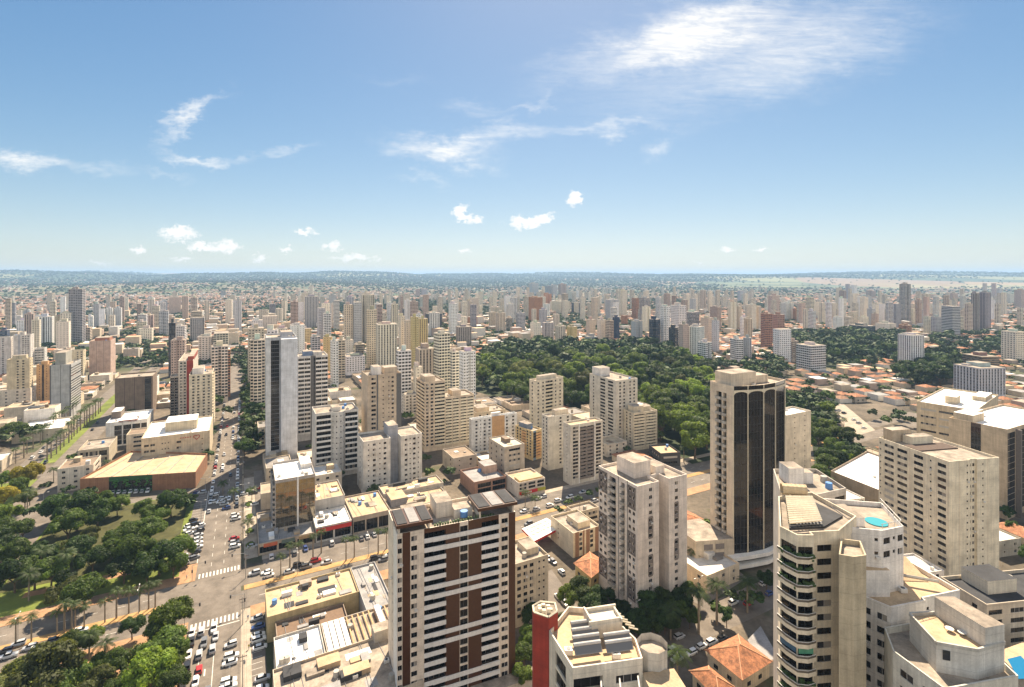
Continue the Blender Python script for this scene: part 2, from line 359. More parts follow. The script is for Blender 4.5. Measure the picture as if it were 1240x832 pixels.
def balcony_mesh(w, dep, h, mat, glass=False):
    k = ('b', round(w, 1), dep, h, mat.name, glass)
    if k in WCACHE: return WCACHE[k]
    mb = MB(); x = w / 2; t = .12
    if dep > 0:
        mb.box(-x, -dep, -.16, x, 0, 0, 0)
        for a in ((-x, -dep, 0, x, -dep + t, h), (-x, -dep + t, 0, -x + t, 0, h), (x - t, -dep + t, 0, x, 0, h)): mb.box(*a, 1 if glass else 0)
    else: mb.box(-x, -.14, -.3, x, .02, h, 1 if glass else 0)
    me = mb.mesh('balcony', [mat, GLM]); WCACHE[k] = me; return me
def parse(pat):
    out = []
    for t in pat.split():
        if t[0] in '.0123456789': out.append(('.', float(t)))
        else: out.append((t[0], float(t[1:]) if len(t) > 1 else 1.0))
    s = sum(w for _, w in out); x = 0; res = []
    for c, w in out: res.append((c, x / s, (x + w) / s)); x += w
    return res
def wallface(mb, wins, bals, A, B, z0, z1, nf, pat, gb, gt, r):
    A, B = Vector(A), Vector(B); L = (B - A).length; e = (B - A) / L; n = Vector((e.y, -e.x))
    def pt(s, z, d=0): q = A + e * s - n * d; return (q.x, q.y, z)
    def quad(s0, s1, a, b, m=0): mb.quad(pt(s0, a), pt(s1, a), pt(s1, b), pt(s0, b), m)
    ang = math.atan2(e.y, e.x); fh = (z1 - gt - z0 - gb) / nf
    for c, f0, f1 in parse(pat):
        s0, s1 = f0 * L, f1 * L; cw = s1 - s0; mid = (s0 + s1) / 2; m = 0
        if c in 'dxDqF': m = 2
        if c in '.d': quad(s0, s1, z0, z1, m); continue
        if c in 'wx': ow, oh, sl, dp = min(1.5, .6 * cw), 1.25, .95, .16
        elif c == 'W': ow, oh, sl, dp = .78 * cw, 1.35, .9, .16
        elif c == 'n': ow, oh, sl, dp = min(.7, .5 * cw), .7, 1.5, .14
        elif c in 'rD': ow, oh, sl, dp = cw - .16, 1.3, .95, .16
        elif c in 'bfB': ow, oh, sl, dp = cw - .3, fh - .42, .06, 1.3
        elif c == 'F': ow, oh, sl, dp = cw - .2, fh - .3, .06, 1.6
        elif c in 'gq': ow, oh, sl, dp = cw - .1, fh - .1, .05, .07
        elif c == 'v': ow, oh, sl, dp = cw * .9, fh - .5, .3, .3
        else: raise ValueError(c)
        a, b = mid - ow / 2, mid + ow / 2
        quad(s0, a, z0, z1, m); quad(b, s1, z0, z1, m); zp = z0
        for i in range(nf):
            zf = z0 + gb + i * fh; za, zb = zf + sl, zf + sl + oh
            quad(a, b, zp, za, m); zp = zb
            mb.quad(pt(a, za), pt(b, za), pt(b, za, dp), pt(a, za, dp), m); mb.quad(pt(a, zb, dp), pt(b, zb, dp), pt(b, zb), pt(a, zb), m)
            mb.quad(pt(a, za), pt(a, za, dp), pt(a, zb, dp), pt(a, zb), m); mb.quad(pt(b, za, dp), pt(b, za), pt(b, zb), pt(b, zb, dp), m)
            kd = r.choice('ddmd') if c == 'F' else r.choice('dddmdmca' if c not in 'bfFBgqv' else ('ddmmac' if c not in 'gqv' else 'k'))
            if c in 'rD': kd = r.choice('ddmcs')
            wins.append((pt(mid, (za + zb) / 2, dp), ang, ow, oh, kd, e))
            if c == 'b': bals.append((pt(mid, zf, 0), ang, ow + .2, .9, 1.0, False))
            elif c == 'B': bals.append((pt(mid, zf, 0), ang, ow + .2, 1.2, .95, True))
            elif c == 'f': bals.append((pt(mid, zf, 0), ang, ow + .24, 0, 1.05, False))
            elif c == 'F': bals.append((pt(mid, zf, 0), ang, ow + .2, 0, .95, False))
        quad(a, b, zp, z1, m)
def inset(poly, d):
    k = len(poly); out = []
    for i in range(k):
        p0, p1, p2 = Vector(poly[i - 1]), Vector(poly[i]), Vector(poly[(i + 1) % k])
        e1 = (p1 - p0).normalized(); e2 = (p2 - p1).normalized(); n1 = Vector((-e1.y, e1.x)); n2 = Vector((-e2.y, e2.x))
        b = n1 + n2; l = b.dot(n1)
        out.append(tuple(p1 + b * (d / max(l, .3))))
    return out
FOOT = []     # footprints already taken (centre, radius)
def taken(x, y, r): return any((x - a) ** 2 + (y - b) ** 2 < (r + c) ** 2 for a, b, c in FOOT)
def claim(poly):
    # a footprint becomes a few discs
    xs = [p[0] for p in poly]; ys = [p[1] for p in poly]; cx, cy_ = sum(xs) / len(xs), sum(ys) / len(ys)
    k = len(poly)
    FOOT.append((cx, cy_, max(3, min(math.hypot(poly[i][0] - cx, poly[i][1] - cy_) for i in range(k)) * .75)))
    for i in range(k):
        a, b = Vector(poly[i]), Vector(poly[(i + 1) % k]); L = (b - a).length
        for j in range(int(L / 8) + 1):
            q = a + (b - a) * (j / (int(L / 8) + 1)); q = q + (Vector((cx, cy_)) - q) * .3
            FOOT.append((q.x, q.y, min(6, L / 2)))
def roofbits(root, poly, z, rr, n=3, names=('water_tank', 'air_unit')):
    xs = [p[0] for p in poly]; ys = [p[1] for p in poly]
    for i in range(n):
        x = rr.uniform(min(xs) + 1.5, max(xs) - 1.5) if max(xs) - min(xs) > 4 else sum(xs) / len(xs); y = rr.uniform(min(ys) + 1.5, max(ys) - 1.5) if max(ys) - min(ys) > 4 else sum(ys) / len(ys)
        cx_, cy_ = sum(xs) / len(xs), sum(ys) / len(ys); ok = False
        for _ in range(12):
            ok = all((poly[(j + 1) % len(poly)][0] - a[0]) * (y - a[1]) - (poly[(j + 1) % len(poly)][1] - a[1]) * (x - a[0]) > 1.3 * math.hypot(poly[(j + 1) % len(poly)][0] - a[0], poly[(j + 1) % len(poly)][1] - a[1]) for j, a in enumerate(poly))
            if ok: break
            x, y = x * .75 + cx_ * .25 + rr.uniform(-.5, .5), y * .75 + cy_ * .25 + rr.uniform(-.5, .5)
        if not ok: continue
        mb = MB()
        if rr.random() < .4: mb.cyl(x, y, z, z + 1.5, .9, .8, 10); mb.build('water_tank', [plain('tank_blue', (.16, .25, .36), .5) if rr.random() < .4 else CONC], root)
        elif rr.random() < .35: mb.tube((x, y, z), (x, y, z + rr.uniform(3, 6)), .07, 4); mb.tube((x - .6, y, z + 2.6), (x + .6, y, z + 2.6), .05, 3); mb.build('antenna', [DARK], root)
        else: mb.box(x - .7, y - .5, z + .1, x + .7, y + .5, z + 1.0); mb.cyl(x, y, z + 1.0, z + 1.06, .4, n=8, m=1); mb.build('air_unit', [FRW, DARK], root)
def tower(name, label, poly, loc, phi, h, pats, nf, col, acc=None, gb=4.0, gt=1.2, par=1.0, roof=None, houses=(), bal=None, bits=3, cat='apartment tower', group=None, seed=None, edges=True):
    """poly counter-clockwise in local metres; pats: one pattern per edge or None"""
    r = random.Random(seed if seed is not None else int(loc[0] * 7 + loc[1] * 3))
    root = empty(name, (loc[0], loc[1], 0), rad(phi)); tag(root, label, cat, group)
    ca, sa = math.cos(rad(phi)), math.sin(rad(phi))
    W = lambda p: (loc[0] + ca * p[0] - sa * p[1], loc[1] + sa * p[0] + ca * p[1])
    claim([W(p) for p in poly])
    mb = MB(); wins = []; bals = []; k = len(poly)
    for i in range(k):
        a, b = poly[i], poly[(i + 1) % k]; wa, wb = W(a), W(b)
        nrm = (wb[1] - wa[1], -(wb[0] - wa[0])); vis = nrm[0] * -wa[0] + nrm[1] * -wa[1] > 0
        pt = pats[i] if i < len(pats) else None
        if pt and vis: wallface(mb, wins, bals, a, b, 0, h, nf, pt, gb, gt, r)
        else: mb.quad((*a, 0), (*b, 0), (*b, h), (*a, h), 0)
    for t in [t for t in wins if t[4] in 'dmca' and t[2] < 3.5]:
        if r.random() < .07 and h > 15:
            ex = t[5]; nn = Vector((ex.y, -ex.x)); q = (t[0][0] + nn.x * .5 + ex.x * t[2] * .3, t[0][1] + nn.y * .5 + ex.y * t[2] * .3)
            ab = MB(); ab.obox(q, .42, .2, t[0][2] - t[3] / 2 - .75, t[0][2] - t[3] / 2 - .2, t[1]); ab.build('air_unit', [FRW], root)
    ins = inset(poly, .25); zr = h - par
    for i in range(k):
        j = (i + 1) % k
        mb.quad((*poly[i], h), (*poly[j], h), (*ins[j], h), (*ins[i], h), 0); mb.quad((*ins[j], zr), (*ins[i], zr), (*ins[i], h), (*ins[j], h), 0)
    mb.ngon([(*p, zr) for p in ins], 1)
    accm = acc if acc else CONC
    mb.build('wall', [WALL, roof or ROOF, accm], root, col)
    cam_d = lambda p: math.hypot(*W(p[:2])) 
    for lst, nm in ((wins, 'window'), (bals, 'balcony')):
        lst.sort(key=lambda t: cam_d(t[0][0:2]) + (CAMH - t[0][2]) * .2)
        rest = MB()
        for q, t in enumerate(lst):
            if nm == 'window': me = window_mesh(t[2], t[3], t[4])
            else: me = balcony_mesh(t[2], t[3], t[4], bal or WALL, t[5])
            if q < 100: inst(nm, me, root, t[0], t[1], color=col)
            else: rest_add(rest, me, t[0], t[1])
        if rest.v:
            o = rest.build(nm, rest.mats, root, col); o['kind'] = 'stuff'
    for hs in houses:      # roof houses: x0,y0,x1,y1,height[,colour]
        mh = MB(); mh.box(hs[0], hs[1], zr, hs[2], hs[3], h + hs[4], 0, 1); 
        mh.build('roof_house', [WALL, roof or ROOF], root, hs[5] if len(hs) > 5 else col)
    if bits: roofbits(root, poly, zr, r, bits)
    return root
def rest_add(mb, me, loc, rz):
    c, s_ = math.cos(rz), math.sin(rz)
    if not hasattr(mb, 'mats'): mb.mats = []
    mp = []
    for m in me.materials:
        if m not in mb.mats: mb.mats.append(m)
        mp.append(mb.mats.index(m))
    V = [(loc[0] + c * v.co.x - s_ * v.co.y, loc[1] + s_ * v.co.x + c * v.co.y, loc[2] + v.co.z) for v in me.vertices]
    i0 = len(mb.v); mb.v += V
    for p in me.polygons: mb.f.append(tuple(i0 + i for i in p.vertices)); mb.m.append(mp[p.material_index]); mb.uv.append(((0, 0),) * len(p.vertices))
def fit(xc, yb, yt, phi=GR, xl=None, xr=None, w=None, d=None, mode='R'):
    a = (math.cos(rad(phi)), math.sin(rad(phi))); b = (-a[1], a[0]); Cx, Cy = P(xc, yb)
    def reach(x, dr): k = (x - 620) / F; return (k * Cy - Cx) / (dr[0] - k * dr[1])
    if mode == 'R': w = w or reach(xr, a); d = d or reach(xl, b); loc = (Cx, Cy)
    else: w = w or reach(xl, (-a[0], -a[1])); d = d or reach(xr, b); loc = (Cx - a[0] * w, Cy - a[1] * w)
    h = CAMH - (yt - 333) * Cy / F
    return loc, w, d, h
def rect(w, d): return [(0, 0), (w, 0), (w, d), (0, d)]
def T(name, label, f, front, side, nf, col, **k):
    """a rectangular tower: front pattern and the pattern of its visible side"""
    loc, w, d, h = f; phi = k.pop('phi', GR)
    if not (3 < w < 120 and 3 < d < 120 and 2 < h < 130): print('CHECK', label, [round(v, 1) for v in (w, d, h)])
    hs = [(a * w, b * d, c * w, e * d, *z) for a, b, c, e, *z in k.pop('houses', ())]
    return tower(name, label, rect(w, d), loc, phi, h, [front, side, None, side], nf, col, houses=hs, **k)

WHT, CRM, BEI, GRY = (.78, .73, .67), (.74, .62, .46), (.64, .52, .37), (.50, .48, .46)
BROWN = plain('brown_tile', (.072, .028, .012), .35); DKBR = plain('dark_brown', (.06, .035, .025), .5); DKGR = plain('dark_grey_paint', (.12, .115, .11), .7)
TAUPE = plain('taupe_paint', (.20, .17, .15), .8); REDP = paint('red_paint', (.34, .04, .025), .8, .35, .3); ORNG = paint('orange_paint', (.55, .33, .16)); WHP = paint('white_paint', (.70, .68, .64), .7, .12, .15)
CRP = paint('cream_paint', (.66, .58, .43)); GRP = paint('grey_paint', (.36, .36, .37))

# ---- brown banded tower, nearest in the middle
loc, w, d, h = fit(481, 876, 647, 22.5, xr=624, d=15)
f1 = tower('apartment_tower', 'brown and white banded apartment tower with long white balcony fronts', rect(w, d), loc, 22.5, h,
      ['W.5 d.75 W.75 .6 F2.2 d1.4 v.9 d1.4 F1.9 .2 W.9 d.75', None, None, '.1 n.5 .1'], 18, (.74, .64, .52), acc=BROWN, gb=2.5, gt=1.0, bal=WHP, bits=0,
      houses=[(w * .36, d * .45, w * .5, d * .95, 3.4), (w * .5, d * .3, w * .66, d * .6, 1.6), (w * .1, d * .7, w * .3, d * .98, 1.0)])
fh = (h - 3.5) / 18
for i in range(18):
    if (17 - i) % 5 in (0, 1):
        mb = MB(); mb.box(w * .283, -.32, 2.5 + i * fh - .3, w * .858, -.16, 2.5 + i * fh + .95); mb.build('balcony_band', [WHP], f1)
mb = MB(); mb.box(-.12, -.1, 0, -.01, d * .35, h); mb.build('white_fin', [WHP], f1)
for x0, x1, z in ((-.3, w * .28, 1.7), (w * .66, w + .4, 2.3)):
    mb = MB(); mb.box(x0, -.6, h + z - .1, x1, d * .62, h + z + .75, 0, 0); s = mb.build('roof_slab', [BROWN], f1)
    for j in range(3):
        xa = x0 + (x1 - x0) * (j / 3) + .35; xb = x0 + (x1 - x0) * ((j + 1) / 3) - .35
        mb = MB(); mb.box(xa, -.1, h + z + .755, xb, d * .62 - .5, h + z + .95); mb.build('solar_panel' if j % 2 == 0 else 'roof_panel', [ROOFD if j % 2 == 0 else ROOFG], s)
    for x in (x0 + .6, x1 - 1.2):
        mb = MB(); mb.box(x, .3, h - .1, x + .5, d * .55, h + z - .11); mb.build('roof_pier', [WALL], f1, (.62, .54, .44))
mb = MB(); mb.cyl(w * .57, d * .2, h, h + 1.6, 1.1); mb.build('water_tank', [plain('tank_blue', (.1, .25, .55), .4)], f1)
mb = MB()
for i in range(24): mb.box(w * .3 + i * .75, .5, h - .3, w * .3 + i * .75 + .4, 1.1, h - .3 + R.uniform(.4, 1.1))
mb.build('roof_planting', [plain('shrub_green', (.06, .10, .03), .8)], f1)
mb = MB(); mb.box(w * .6, -4, 0, w + 7, -.02, 3.6, 0, 1); mb.build('podium', [WALL, ROOF], f1, (.5, .43, .34))

# ---- pale tower of two slabs with rounded taupe panels
loc, w, d, h = fit(772, 749, 589, GR, xl=725, xr=832)
pl = [(0, 0), (w * .42, 0), (w * .42, d * .25), (w * .62, d * .25), (w * .62, 0), (w, 0), (w, d), (0, d)]
f2 = tower('apartment_tower', 'pale twin-slab apartment tower with rounded taupe window panels', pl, loc, GR, h,
      ['.1 .9 w.9 .5', 'n1', 'n.5 n.5', None, '.5 w.8 .9', None, None, 'w.9 w.9 .35 b1.3 .4 d.12 .4 b.7 .4 d.12 w.7 w.7 .3'], 15, (.74, .655, .57), acc=DKGR, gb=4.5, bal=CONC, bits=3,
      houses=[(w * .22, d * .35, w * .55, d * .8, 4.6), (w * .62, d * .3, w * .8, d * .6, 2.0)])
def rpanel(parent, x, y, z0, z1, wd, axis):
    mb = MB(); rr = min(wd * .3, 1); pts = []
    for cx, cz, a0 in ((wd / 2 - rr, z1 - rr, 0), (-wd / 2 + rr, z1 - rr, 90), (-wd / 2 + rr, z0 + rr, 180), (wd / 2 - rr, z0 + rr, 270)):
        for t in range(0, 91, 30): a = rad(a0 + t); pts.append((cx + rr * math.cos(a), cz + rr * math.sin(a)))
    f = (lambda p, o: (x + p[0], y - o, p[1])) if axis == 'x' else (lambda p, o: (x - o, y - p[0], p[1]))
    # a frame of rounded outline, .06 proud, with a hole row left for its three windows
    zm = [z0 + (z1 - z0) * t for t in (1 / 6, .5, 5 / 6)]
    hw = min(.78, wd * .33)
    xs = [-wd / 2, -hw, hw, wd / 2]
    def q(a, b, c, e): mb.quad(f((a, c), .06), f((b, c), .06), f((b, e), .06), f((a, e), .06))
    for a, b, s in ((-wd / 2, -hw, -1), (hw, wd / 2, 1)):
        cols = [p for p in pts if p[0] * s > hw - 1e-6]
        poly = [(s * hw, z0), *sorted(cols, key=lambda p: p[1]), (s * hw, z1)]
        if s < 0: poly = poly[::-1]
        mb.ngon([f(p, .06) for p in poly])
    prev = z0
    for z in zm: q(-hw, hw, prev, z - .66); prev = z + .66
    q(-hw, hw, prev, z1)
    mb.build('taupe_panel', [TAUPE], parent)
fh = (h - 5.7) / 15
c1, c2 = w * .42, w * .38
for i0 in (1.0, 6.0):
    rpanel(f2, w * .42 * (1 + .45) / 2.4 * 1, 0, 4.5 + (i0 + 2) * fh + .4, 4.5 + (i0 + 5) * fh + .25, 2.4, 'x')
    rpanel(f2, w * .62 + w * .38 * .9 / 2.2, 0, 4.5 + (i0 + 3) * fh + .4, 4.5 + (i0 + 6) * fh + .25, 2.2, 'x')
tot = .9 + .9 + .35 + 1.3 + .4 + .12 + .4 + .7 + .4 + .12 + .7 + .7 + .3
for fr, wd in ((.9 / tot, 1.7 / tot), ((tot - 1.0) / tot, 1.35 / tot)):
    for i0 in (0, 6, 12):
        z0_, z1_ = 4.5 + i0 * fh + .2, 4.5 + (i0 + 3) * fh + .1
        mb = MB(); y = d * (1 - fr); hw = wd * d / 2
        for s0, s1 in ((-1, -.62), (-.16, .16), (.62, 1)): mb.box(-.07, y + hw * s0, z0_, -.01, y + hw * s1, z1_)
        for j in range(4):
            zz = z0_ + (z1_ - z0_) * j / 3
            mb.box(-.07, y - hw, max(z0_, zz - .75), -.012, y + hw, min(z1_, zz + .75))
        mb.build('taupe_panel', [TAUPE], f2)

# ---- black glass tower with pale ribs
loc, w, d, h = fit(888, 690, 468, 24, xl=860, xr=953)
pl = [(0, 0), (w * .2, -1.6), (w * .45, -2.6), (w * .7, -1.8), (w, 1.0), (w, d), (0, d)]
f3 = tower('office_tower', 'black glass office tower with pale vertical ribs and beige side', pl, loc, 24, h, ['q1', 'q1', 'q1', 'q1', 'q1', None, '.5 b.45 .08 b.3 .5'], 20, (.68, .57, .43), gb=7, gt=3.2, acc=GLD, bal=CONC, cat='office tower', bits=2,
      houses=[(w * .05, d * .2, w * .5, d * .9, 4.5), (w * .5, d * .35, w * .8, d * .8, 2.2)])
for i in range(5):
    a, b = Vector(pl[i]), Vector(pl[i + 1]) 
    for t in (0,) if i < 4 else (0, 1):
        q = a + (b - a) * t; mb = MB(); ang = math.atan2(b.y - a.y, b.x - a.x); mb.obox((q.x, q.y), .15, .22, 6.5, h + .05, ang)
        mb.build('rib', [CRP], f3)
    if True:
        for s in (0,):
            p0, p1 = a, b; mb = MB(); n_ = Vector(((b - a).y, -(b - a).x)).normalized() * .3
            mm = (p0 + p1) / 2; L = (p1 - p0).length
            pts = [(-L / 2 + .3, -1.6)] + [(-(L / 2 - .3) * math.cos(t * math.pi / 8), -1.6 + 1.1 * math.sin(t * math.pi / 8)) for t in range(1, 8)] + [(L / 2 - .3, -1.6), (L / 2, -1.6), (L / 2, .2), (-L / 2, .2), (-L / 2, -1.6)]
            e_ = (p1 - p0).normalized()
            mb.ngon([((mm + e_ * u + n_).x, (mm + e_ * u + n_).y, h - 1.8 + v) for u, v in pts]); mb.build('arch_head', [CRP], f3)
for zz in (1.6, 5.0):
    mb = MB(); pp = [(p[0] + (-3 if p[0] == 0 else 0), p[1] - 2.4) for p in pl[:5]] + [(w + 1.5, 1.5), (w + 1.5, 6), (-3, 6)]
    mb.prism(pp, zz, zz + 1.5, 0, 0, bottom=True); mb.build('podium_band', [WHP], f3)
mb = MB(); mb.prism([(-16, 4), (-.05, -.5), (-.05, d + 6), (-15, d + 8)], 0, 13, 0, 1); po = mb.build('podium', [WALL, ROOF], f3, (.56, .47, .35))
for j in range(2):
    for i in range(3):
        mb = MB(); a, b = Vector((-16, 4)), Vector((-.05, -.5)); e_ = (b - a).normalized(); q = a + (b - a) * (.18 + .3 * j + .02); n_ = Vector((e_.y, -e_.x))
        mb.obox((q.x + n_.x * .05 + e_.x * 2, q.y + n_.y * .05 + e_.y * 2), 1.9, .06, 2.2 + i * 3.5, 4.4 + i * 3.5, math.atan2(e_.y, e_.x)); mb.build('grille', [TAUPE], po)

# ---- long cream tower on the right
loc, w, d, h = fit(1149, 703, 559, 11, xl=1064, xr=1210)
pl = [(0, 0), (w * .42, 0), (w * .42, .8), (w * .56, .8), (w * .56, 0), (w, 0), (w, d), (0, d)]
f4 = tower('apartment_tower', 'long cream apartment tower with dashed dark windows and stepped bays', pl, loc, 11, h, ['.9 d.05 .5 n.3 .1', None, 'w1 w1', None, '.4 n.3 .3 d.05 .9 .2', None, None, 'n.8 .5 r2.2 .7 r2.2 .5 d.1 .5 W2.4 .3 .4 n1 .5 d.1 W2 .3'], 15, (.78, .69, .52), gb=3, acc=BEI and paint('beige_paint', BEI), bits=4,
      houses=[(w * .1, d * .86, w * .5, d * 1.0, 4.2, (.5, .4, .28)), (w * .3, d * .7, w * .75, d * .84, 2.4)], roof=ROOF)
mb = MB(); mb.box(w * .1, d * .45, h - .99, w * .9, d * .68, h - .55); mb.build('roof_cover', [plain('roof_brown', (.09, .06, .045), .9)], f4)

# ---- tan office block with dark fins
loc, w, d, h = fit(1220, 630, 520, 27, xl=1149, w=62)
f5 = tower('office_block', 'tan blank-walled office block with one dark slit and dark fins', rect(w, d), loc, 27, h, ['g3 .7 g3 .7 g3 .7 g3 .7 g3 .7 g3 .7', None, None, '.95 q.42 .95 .1'], 13, (.56, .44, .30), acc=DKBR, gb=3, gt=2, cat='office block', roof=ROOFW, bits=0,
      houses=[(2, d * .6, 14, d * .95, 3.0, (.55, .45, .32)), (16, d * .8, 26, d * .95, 2.2, (.55, .45, .32))])
for i in range(6):
    x = w * (3.35 + 3.7 * i) / 22.2; mb = MB(); mb.box(x - .5, -2.2, 0, x + .5, -.01, h - 1.2); mb.build('fin', [TAUPE], f5)

# ---- parking block, big white roof
loc, w, d, h = fit(1182, 560, 497, 38, xl=1110, w=70)
f6 = tower('parking_block', 'white-roofed beige parking block with dark open storey bands', rect(w, d), loc, 38, h, [None, None, None, '.25 r1 .15 r1 .1 r.9 .2'], 6, (.58, .48, .33), gb=3, gt=1.5, cat='parking block', roof=ROOFW, bits=0, houses=[(14, d * .4, 24, d * .6, 4.0), (40, 2, 62, 9, 2.0)])

# ---- terrace tower bottom right with planted balconies
def wp(x, y, z): return P(x, y, z)
pl = [(56, 107), (57.6, 103.4), (60.9, 103.3), (61.0, 104.6), (67.2, 105.2), (75, 111.5), (72.5, 124), (63.2, 121.5)]
o0 = pl[0]; lp = [(a - o0[0], b - o0[1]) for a, b in pl]
GRT = plain('balcony_rail', (.35, .33, .30), .4)
f7 = tower('terrace_tower', 'cream apartment tower with angled planted balconies stacked at its corner', lp, o0, 0, 67.5, ['v1', 'v1', None, '.25 W1 .3', '.5 w.5', None, None, '.1'], 22, (.74, .64, .48), gb=3, gt=2.2, bal=paint('tan_paint', (.52, .43, .30)), bits=0, acc=TAUPE)
pA, pB, pC = Vector(lp[0]), Vector(lp[1]), Vector(lp[2])
for i in range(22):
    z = 3 + i * (67.5 - 5.2) / 22; mb = MB(); mid = (pA.lerp(pB, .5) + Vector((-.75, -.45)), pB.lerp(pC, .5) + Vector((0, -1.0)))
    out = [pA + Vector((-.55, .1)), mid[0], pB + Vector((-.35, -.75)), mid[1], pC + Vector((.25, -.35))]
    for k in range(4):
        a_, b_ = out[k], out[k + 1]; mb.quad((*a_, z - .35), (*b_, z - .35), (*b_, z + .5), (*a_, z + .5)); mb.quad((*b_, z + .35), (*a_, z + .35), (*(a_ + Vector((.1, .15))), z + .35), (*(b_ + Vector((.1, .15))), z + .35)) if False else None
        mb.tube((*a_, z + 1.0), (*b_, z + 1.0), .07, 4, 1); mb.quad((*(b_ + Vector((.06, .1))), z + .35), (*(a_ + Vector((.06, .1))), z + .35), (*(a_ + Vector((.06, .1))), z + .95), (*(b_ + Vector((.06, .1))), z + .95), 2)
    mb.ngon([(*v, z - .02) for v in out + [pC, pB, pA]]); mb.ngon([(*v, z - .35) for v in (out + [pC, pB, pA])[::-1]])
    mb.build('balcony', [paint('band_cream', (.72, .62, .47)), FRW, plain('rail_bronze', (.16, .13, .10), .4)], f7)
mb = MB()
for i, z in enumerate([67.5 - 2.2 - 2.83 * k for k in (1, 2, 3, 10, 11, 18)]):
    for a, b in ((lp[0], lp[1]), (lp[1], lp[2])):
        a, b = Vector(a), Vector(b); n_ = Vector(((b - a).y, -(b - a).x)).normalized()
        for t in range(26):
            q = a + (b - a) * R.random() + n_ * R.uniform(-.2, .5); s = R.uniform(.15, .34)
            zz = z + R.uniform(.2, 1.3); mb.box(q.x - s, q.y - s, zz - s, q.x + s, q.y + s, zz + s * R.uniform(.3, 1))
o = mb.build('balcony_planting', [plain('ivy_green', (.05, .09, .025), .8)], f7)
for k, c in ((8, (.06, .13, .21)), (8, (.10, .32, .20))):
    a, b = (Vector(lp[0]), Vector(lp[1])) if c[2] > .205 else (Vector(lp[1]), Vector(lp[2])); z = 67.5 - 2.2 - 2.83 * k; n_ = Vector(((b - a).y, -(b - a).x)).normalized() * .18
    mb = MB(); mb.obox(((a + b).x / 2 + n_.x, (a + b).y / 2 + n_.y), (b - a).length / 2 - .2, .04, z + 1.0, z + 2.3, math.atan2((b - a).y, (b - a).x)); mb.build('balcony_screen', [plain('screen_%d' % (c[2] * 100), c, .35)], f7)
for i in range(13):     # beams of the roof pergola
    mb = MB(); t = i / 13; p0 = Vector((1.4 + 6.4 * t, -.8 + 13.5 * t)); p1 = Vector((9 + 5 * t, .5 + 12 * t)); mb.tube((p0.x, p0.y, 68.6), (p1.x, p1.y, 68.6), .28, 4); mb.build('roof_beam', [CRP], f7)
mb = MB(); mb.tube((8.3, 15.2, 69), (13.5, 14.2, 69), 1.25, 10)
for k in range(6): mb.tube((8.5 + k * .95, 15.17 - k * .19, 69), (8.8 + k * .95, 15.1 - k * .19, 69), 1.36, 10)
mb.build('water_tank', [paint('old_paint', (.58, .45, .28))], f7)
mb = MB(); mb.prism([(2.2, .5), (10, 1.2), (17, 6), (14.5, 14), (8.6, 13.4)], 66.52, 66.9, 0, 0); mb.build('roof_deck', [ROOFD], f7)
for i in range(8):
    mb = MB(); t = i / 8; mb.tube((4 + 6 * t, .6 + .4 * t, 67.5), (9.5 + 5.5 * t, 14 - 2 * t, 67.5), .16, 4); mb.build('roof_beam', [WHP], f7)
f7c = tower('apartment_tower', 'grey six-sided tower half hidden behind the planted terrace tower', [(0, 0), (7.5, -3), (17.5, 1), (17.5, 14), (5.5, 14)], (68.0, 130), 0, 65.5, ['.4 W1 .4', 'W1 .3 W1', '.2 w.5', None, '.1'], 22, (.44, .40, .35), gb=3, bits=3, houses=[(5, 5, 9, 10, 3.5, WHT), (9.5, 6, 12, 9, 2, WHT)])
# pool block behind it
pb = [(72.5, 110.0), (78.6, 108.6), (84.5, 110.5), (88, 122), (74.5, 124.5)]
lp = [(a - pb[0][0], b - pb[0][1]) for a, b in pb]
f7b = tower('pool_block', 'white rooftop block with a round turquoise pool on top', lp, pb[0], 0, 65.8, ['.5 n.3', 'W1 n.7 W.8', '.3 w.6 w.6', None, None], 2, WHT, gb=59, gt=1.1, bits=0, cat='apartment tower')
POOL = glassm('pool_water', (.05, .30, .35), .05)
mb = MB(); mb.cyl(8.8, 4.2, 64.85, 65.0, 2.2, n=20); mb.build('pool', [POOL], f7b)
mb = MB(); mb.box(1, 2.2, 64.85, 4.8, 9, 66.8, 0, 1); mb.build('roof_house', [WALL, ROOF], f7b, WHT)
for i, (a, b) in enumerate(((lp[1], lp[2]), (lp[2], lp[3]))):
    a, b = Vector(a), Vector(b)
    mb = MB(); [mb.tube((*(a + (b - a) * t).lerp(Vector((7, 7)), .05), 65.7), (*(a + (b - a) * t).lerp(Vector((7, 7)), .05), 66.9), .06) for t in (.05, .35, .65, .95)]; mb.tube((*a.lerp(Vector((7, 7)), .05), 66.9), (*b.lerp(Vector((7, 7)), .05), 66.9), .07); mb.build('railing', [FRW], f7b)
# slim stair tower
f8 = tower('stair_tower', 'slim tan stair tower standing beside the planted terrace tower', [(0, 0), (2.3, -.9), (5.1, -.3), (7.6, 5), (4.3, 6)], (63.2, 99), 0, 66, [], 1, (.50, .42, .29), bits=0, cat='stair tower')
